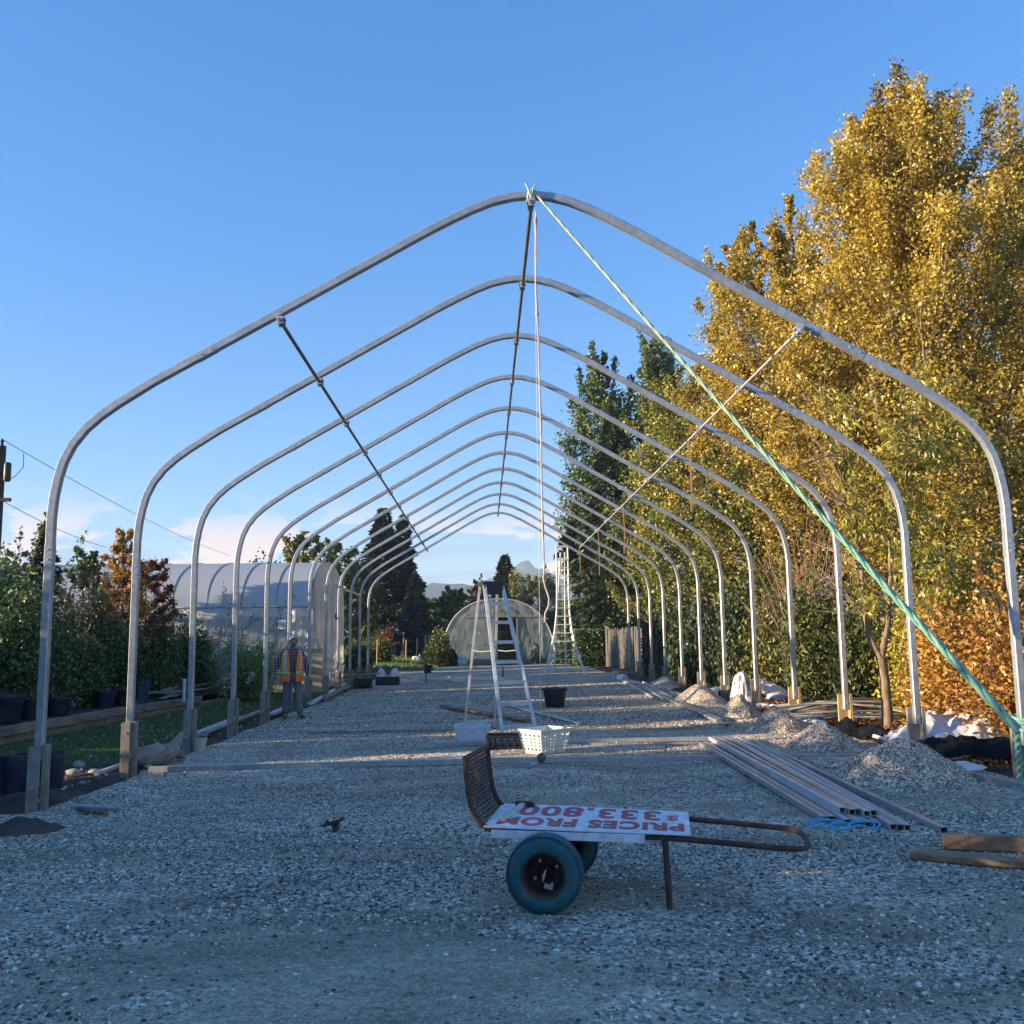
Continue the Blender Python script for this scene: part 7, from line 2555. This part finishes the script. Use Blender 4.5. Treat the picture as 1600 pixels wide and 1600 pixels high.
# ================================================================== PEOPLE
def skinned(name, joints, edges, root_joint, mat, parent, base, scale=1.0, sub=2):
    """one continuous surface grown round connected joints (x, y, z, radius)"""
    names = list(joints)
    o0 = ORIG[parent.name]
    me = bpy.data.meshes.new(name)
    b = Vector(base)
    me.from_pydata([tuple(b + Vector(joints[k][:3]) * scale - o0) for k in names], [(names.index(a), names.index(c)) for a, c in edges], [])
    o = bpy.data.objects.new(name, me)
    COL.objects.link(o)
    sk = o.modifiers.new('skin', 'SKIN')
    sk.use_smooth_shade = True
    lay = me.skin_vertices[0].data
    for i, k in enumerate(names):
        r = joints[k][3]
        r = r if isinstance(r, tuple) else (r, r)
        lay[i].radius = (r[0] * scale, r[1] * scale)
        lay[i].use_root = (k == root_joint)
    ss = o.modifiers.new('sub', 'SUBSURF')
    ss.levels = ss.render_levels = sub
    dg = bpy.context.evaluated_depsgraph_get()
    m2 = bpy.data.meshes.new_from_object(o.evaluated_get(dg))
    m2.name = name
    bpy.data.objects.remove(o)
    bpy.data.meshes.remove(me)
    m2.materials.clear()
    m2.materials.append(mat)
    m2.polygons.foreach_set('use_smooth', [True] * len(m2.polygons))
    o = bpy.data.objects.new(name, m2)
    return link(o, parent)

def person(label, base, height, pose, mats, vest=False, cap=False, face=0.0):
    """pose: joint overrides; stands facing -Y before 'face' turns it"""
    base = Vector(base)
    root = thing('person', label, 'person', tuple(base))
    s = height / 1.75
    J = {'pelvis': (0, 0, .93, (.165, .125)), 'waist': (0, .01, 1.08, (.165, .125)), 'chest': (0, .01, 1.28, (.185, .135)), 'collar': (0, .005, 1.42, .085), 'neck': (0, -.012, 1.49, .052),
         'jaw': (0, -.035, 1.565, .072), 'skull': (0, -.022, 1.645, .094), 'crown': (0, -.012, 1.705, .074), 'nose': (0, -.118, 1.605, .013),
         'sh_r': (-.185, .01, 1.395, .068), 'el_r': (-.30, .0, 1.15, .043), 'wr_r': (-.43, -.10, .955, .028), 'pa_r': (-.47, -.125, .885, .030),
         'sh_l': (.185, .01, 1.395, .068), 'el_l': (.305, .03, 1.13, .046), 'wr_l': (.325, -.05, .885, .030), 'pa_l': (.33, -.065, .80, .031),
         'hip_r': (-.095, 0, .86, .095), 'kn_r': (-.115, -.025, .49, .062), 'an_r': (-.125, .02, .085, .042), 'to_r': (-.155, -.15, .035, .034),
         'hip_l': (.095, 0, .86, .095), 'kn_l': (.115, -.03, .49, .062), 'an_l': (.125, .02, .085, .042), 'to_l': (.17, -.14, .035, .034)}
    J.update(pose)
    cf, sf = math.cos(face), math.sin(face)
    def turn(d):
        return {k: (v[0] * cf - v[1] * sf, v[0] * sf + v[1] * cf, v[2], v[3]) for k, v in d.items()}
    E = [('pelvis', 'waist'), ('waist', 'chest'), ('chest', 'collar'), ('collar', 'neck'), ('neck', 'jaw'), ('jaw', 'skull'), ('skull', 'crown'), ('skull', 'nose'),
         ('collar', 'sh_r'), ('sh_r', 'el_r'), ('el_r', 'wr_r'), ('wr_r', 'pa_r'), ('collar', 'sh_l'), ('sh_l', 'el_l'), ('el_l', 'wr_l'), ('wr_l', 'pa_l'),
         ('pelvis', 'hip_r'), ('hip_r', 'kn_r'), ('kn_r', 'an_r'), ('an_r', 'to_r'), ('pelvis', 'hip_l'), ('hip_l', 'kn_l'), ('kn_l', 'an_l'), ('an_l', 'to_l')]
    # fingers: four from the end of the palm, a thumb from its side
    for sd, sg in (('r', -1), ('l', 1)):
        p = Vector(J['pa_' + sd][:3])
        w = Vector(J['wr_' + sd][:3])
        d = (p - w).normalized()
        side = Vector((d.y * 0 + .3 * sg, 1, 0))
        side = (side - d * side.dot(d)).normalized()
        for f in range(4):
            L = (.070, .080, .075, .058)[f]
            o = side * (.030 - .020 * f)
            a = p + o + d * .030
            m = a + d * L * .55 + Vector((-.008 * sg, 0, 0))
            e = m + d * L * .42 + Vector((-.018 * sg, 0, 0))
            for nm, q, r in (('a', a, .0095), ('b', m, .0085), ('c', e, .007)):
                J['f%s%d%s' % (sd, f, nm)] = (q.x, q.y, q.z, r)
            E += [('pa_' + sd, 'f%s%da' % (sd, f)), ('f%s%da' % (sd, f), 'f%s%db' % (sd, f)), ('f%s%db' % (sd, f), 'f%s%dc' % (sd, f))]
        a = p.lerp(w, .35) - side * -.030 + Vector((-.012 * sg, -.012, 0))
        b2 = a + side * .016 + d * .045 + Vector((-.012 * sg, 0, 0))
        J['t%sa' % sd] = (a.x, a.y, a.z, .011)
        J['t%sb' % sd] = (b2.x, b2.y, b2.z, .009)
        E += [('pa_' + sd, 't%sa' % sd), ('t%sa' % sd, 't%sb' % sd)]
    JT = turn(J)
    skinned('body', JT, E, 'pelvis', mats['skin'], root, base, s)
    def cloth(name, keys, edges, grow, rootk, mat, over=None):
        d = {}
        for k in keys:
            v = JT[k]
            g = grow[k] if isinstance(grow, dict) else grow
            d[k] = (v[0], v[1], v[2], tuple(q + g for q in v[3]) if isinstance(v[3], tuple) else v[3] + g)
        if over:
            d.update(turn(over))
        return skinned(name, d, edges, rootk, mat, root, base, s)
    cuff = lambda a, b, t: tuple(J[a][i] + (J[b][i] - J[a][i]) * t for i in range(3))
    cloth('shirt', ['pelvis', 'waist', 'chest', 'collar', 'sh_r', 'el_r', 'sh_l', 'el_l'],
          [('pelvis', 'waist'), ('waist', 'chest'), ('chest', 'collar'), ('collar', 'sh_r'), ('sh_r', 'el_r'), ('el_r', 'cr'), ('collar', 'sh_l'), ('sh_l', 'el_l'), ('el_l', 'cl')],
          .016, 'pelvis', mats['shirt'], {'cr': (*cuff('el_r', 'wr_r', .93), .043), 'cl': (*cuff('el_l', 'wr_l', .93), .043)})
    cloth('trousers', ['pelvis', 'hip_r', 'kn_r', 'hip_l', 'kn_l'],
          [('pelvis', 'hip_r'), ('hip_r', 'kn_r'), ('kn_r', 'hr'), ('pelvis', 'hip_l'), ('hip_l', 'kn_l'), ('kn_l', 'hl'), ('pelvis', 'top')],
          .024, 'pelvis', mats['trousers'], {'hr': (*cuff('kn_r', 'an_r', .97), .088), 'hl': (*cuff('kn_l', 'an_l', .97), .088), 'top': (0, .005, 1.02, (.180, .142))})
    for sd in 'rl':
        a, t = J['an_' + sd], J['to_' + sd]
        skinned('shoe', turn({'a': (a[0], a[1] + .02, .07, .052), 'b': (a[0], a[1] + .015, .045, .050), 'm': ((a[0] + t[0]) / 2, (a[1] + t[1]) / 2, .045, .048), 't': (t[0], t[1] - .02, .036, .040)}), [('a', 'b'), ('b', 'm'), ('m', 't')], 'b', mats['shoe'], root, base, s)
    def T(v):
        return base + Vector((v[0] * cf - v[1] * sf, v[0] * sf + v[1] * cf, v[2])) * s
    # belt
    sk = Vector(J['skull'][:3])
    # hair or cap: a shell over the skull
    m = MB()
    def shell(u, v):
        az = -math.pi * .5 + 2 * math.pi * u
        el = -.25 + (math.pi / 2 + .25) * v
        front = max(0, -math.sin(az))
        low = -.45 + (1.02 if not cap else .55) * front ** 1.3
        el = low + (math.pi / 2 - low) * v
        r = .097 if not cap else .106
        return T((sk.x + r * .93 * math.cos(el) * math.cos(az), sk.y + .012 + r * 1.12 * math.cos(el) * math.sin(az), sk.z + .020 + r * 1.0 * math.sin(el)))
    m.grid(shell, 24, 8)
    if cap:
        m.grid(lambda u, v: T((sk.x + (u - .5) * .15, sk.y - .085 - .09 * v * (1 - (2 * u - 1) ** 2 * .5), sk.z + .055 - .02 * v)), 8, 4)
    m.build('cap' if cap else 'hair', mats['hair'], root, smooth=60, solid=.008 * s)
    for sx in (-1, 1):
        m = MB()
        m.lathe([(.0, -.018), (.016, -.012), (.020, 0), (.014, .012), (0, .016)], T((sk.x + sx * .083, sk.y + .015, sk.z - .03)), 8, 'X', sy=1.5)
        m.build('ear', mats['skin'], root, smooth=60)
        m = MB()
        m.lathe([(0, -.012), (.009, -.006), (.010, 0), (0, .008)], T((sk.x + sx * .030, sk.y - .074, sk.z - .012)), 8, 'Y')
        m.build('eye', mats['dark'], root, smooth=60)
        MB().beam(T((sk.x + sx * .014, sk.y - .083, sk.z + .012)), T((sk.x + sx * .05, sk.y - .070, sk.z + .010)), .010 * s, .008 * s).build('eyebrow', mats['hair'], root)
    MB().beam(T((sk.x - .024, sk.y - .080, sk.z - .078)), T((sk.x + .024, sk.y - .080, sk.z - .078)), .012 * s, .008 * s).build('mouth', mats['lip'], root)
    if vest:
        def ring(z, a, b, front):
            return z, a, b, front
        prof = [(.775, .238, .208, .26), (.86, .236, .208, .26), (.98, .232, .205, .27), (1.10, .230, .202, .29), (1.22, .230, .202, .32), (1.32, .228, .195, .36), (1.40, .215, .160, .44), (1.46, .165, .110, .6)]
        def vp(u, v, out=0.0):
            q = v * (len(prof) - 1)
            j = min(len(prof) - 2, int(q))
            f = q - j
            z, a, b, fr = [prof[j][i] * (1 - f) + prof[j + 1][i] * f for i in range(4)]
            az = -math.pi / 2 + fr + (2 * math.pi - 2 * fr) * u
            # arm holes: the shell is drawn in under the shoulder
            hole = max(0, 1 - abs(v - .86) * 5) * max(0, abs(math.cos(az)) - .75) * .1
            return T(((a + out - hole) * math.cos(az), .012 + (b + out) * math.sin(az) * 1.06, z))
        m = MB()
        m.grid(lambda u, v: vp(u, v, .004 + .006 * math.sin(u * 40) * (1 - v)), 64, 20)
        m.build('vest', mats['vest'], root, smooth=60, solid=.008)
        m = MB()
        m.grid(lambda u, v: vp(u, .225 + .085 * v, .013), 64, 2)
        m.build('reflective_band', mats['band'], root, smooth=60, solid=.004)
        for u0 in (.035, .885):
            m = MB()
            m.grid(lambda u, v: vp(u0 + .055 * u + (.018 if u0 < .5 else -.018), .31 + .68 * v, .013), 4, 16)
            m.build('reflective_band', mats['band'], root, smooth=60, solid=.004)
            m = MB()
            m.grid(lambda u, v: vp(u0 + .030 * u + (.04 if u0 < .5 else .04), .32 + .66 * v, .017), 3, 16)
            m.build('silver_stripe', mats['silver'], root, smooth=60, solid=.004)
    return root

def plaid():
    m, n, l, b = newmat('plaid_shirt')
    b.inputs['Roughness'].default_value = .85
    tc = n.new('ShaderNodeTexCoord')
    def bands(rot, sc):
        mp = n.new('ShaderNodeMapping')
        mp.inputs['Rotation'].default_value = rot
        l.new(tc.outputs['Object'], mp.inputs[0])
        w = n.new('ShaderNodeTexWave')
        w.wave_profile = 'SIN'
        w.inputs['Scale'].default_value = sc
        l.new(mp.outputs[0], w.inputs['Vector'])
        r = n.new('ShaderNodeMapRange')
        r.inputs[1].default_value = .55
        r.inputs[2].default_value = .7
        l.new(w.outputs['Fac'], r.inputs[0])
        return r.outputs[0]
    a = bands((0, 0, 0), 6.0)
    c = bands((0, math.pi / 2, 0), 6.0)
    red = (.13, .025, .035, 1)
    navy = (.035, .035, .075, 1)
    c1 = mixc(n, l, a, red, navy)
    both = mathn(n, l, 'MULTIPLY', a, c)
    c2 = mixc(n, l, c, c1, navy)
    c3 = mixc(n, l, both, c2, (.50, .50, .54, 1))
    l.new(c3, b.inputs['Base Color'])
    return m

def people():
    SKIN = pm('skin', (.27, .135, .085), (.34, .18, .12), scale=12, rough=.55)
    com = {'skin': SKIN, 'dark': pm('eye_dark', (.02, .015, .012), rough=.3), 'lip': pm('lip', (.17, .06, .05), rough=.5)}
    g = G(455, 1124)
    mats = dict(com, shirt=plaid(), trousers=pm('grey_trousers', (.12, .12, .128), (.19, .19, .20), scale=5, rough=.9, bump=.6, bscale=9, stretch=(1, 1, .4)), shoe=pm('shoe_grey', (.05, .05, .055), (.09, .09, .095), rough=.7),
                hair=pm('grey_hair', (.30, .29, .28), (.50, .49, .48), scale=60, rough=.7), vest=pm('orange_vest', (.92, .17, .025), (.98, .25, .04), scale=5, rough=.7, bump=.4, bscale=14),
                band=pm('lime_band', (.50, .52, .16), (.60, .60, .22), scale=9, rough=.5), silver=pm('silver_stripe', (.50, .50, .48), (.62, .62, .60), scale=9, rough=.35, metal=.3))
    person('elderly man in an orange safety vest and plaid shirt standing beside the left posts', (g.x, g.y, float(yard_z(np.array([g.x]), np.array([g.y]))[0])), 1.64,
           {'jaw': (.012, -.055, 1.565, .064), 'skull': (.010, -.045, 1.642, .087), 'crown': (.005, -.030, 1.70, .070), 'nose': (.035, -.138, 1.588, .013),
            'el_r': (-.315, .05, 1.15, .046), 'wr_r': (-.395, -.06, .925, .030), 'pa_r': (-.425, -.095, .855, .031), 'hip_l': (.105, 0, .86, .095), 'kn_l': (.15, -.06, .49, .062), 'an_l': (.175, -.05, .085, .042), 'to_l': (.25, -.20, .035, .034),
            'kn_r': (-.105, .0, .49, .062), 'an_r': (-.115, .05, .085, .042), 'to_r': (-.17, -.12, .035, .034)}, mats, vest=True, face=.28)
    q = P(620, 1030, 58)
    dark = pm('dark_clothes', (.010, .010, .014), (.022, .022, .028), scale=6, rough=.9)
    mats2 = dict(com, shirt=dark, trousers=dark, shoe=dark, hair=pm('white_cap', (.60, .60, .58), (.72, .72, .70), scale=5, rough=.8))
    person('far person in dark clothes and a pale cap standing on the grass before the garden', (q.x, 58, gzf(q.x, 58)), 1.78,
           {'el_r': (-.24, -.02, 1.15, .043), 'wr_r': (-.25, -.12, .93, .028), 'pa_r': (-.25, -.15, .86, .030), 'an_r': (-.06, .02, .085, .042), 'kn_r': (-.09, -.03, .49, .062), 'to_r': (-.08, -.14, .035, .034)}, mats2, cap=True, face=.5)
people()

# ================================================================== AIR
def haze():
    m = bpy.data.materials.new('haze')
    m.use_nodes = True
    n, l = m.node_tree.nodes, m.node_tree.links
    n.clear()
    out = n.new('ShaderNodeOutputMaterial')
    v = n.new('ShaderNodeVolumePrincipled')
    v.inputs['Color'].default_value = (.60, .80, 1.0, 1)
    v.inputs['Density'].default_value = HAZE
    v.inputs['Anisotropy'].default_value = 0.0
    l.new(v.outputs[0], out.inputs['Volume'])
    o = MB().box((0, 0, 79), (12200, 12200, 162)).build('haze', m)
    o['kind'] = 'stuff'
HAZE = .00038
haze()
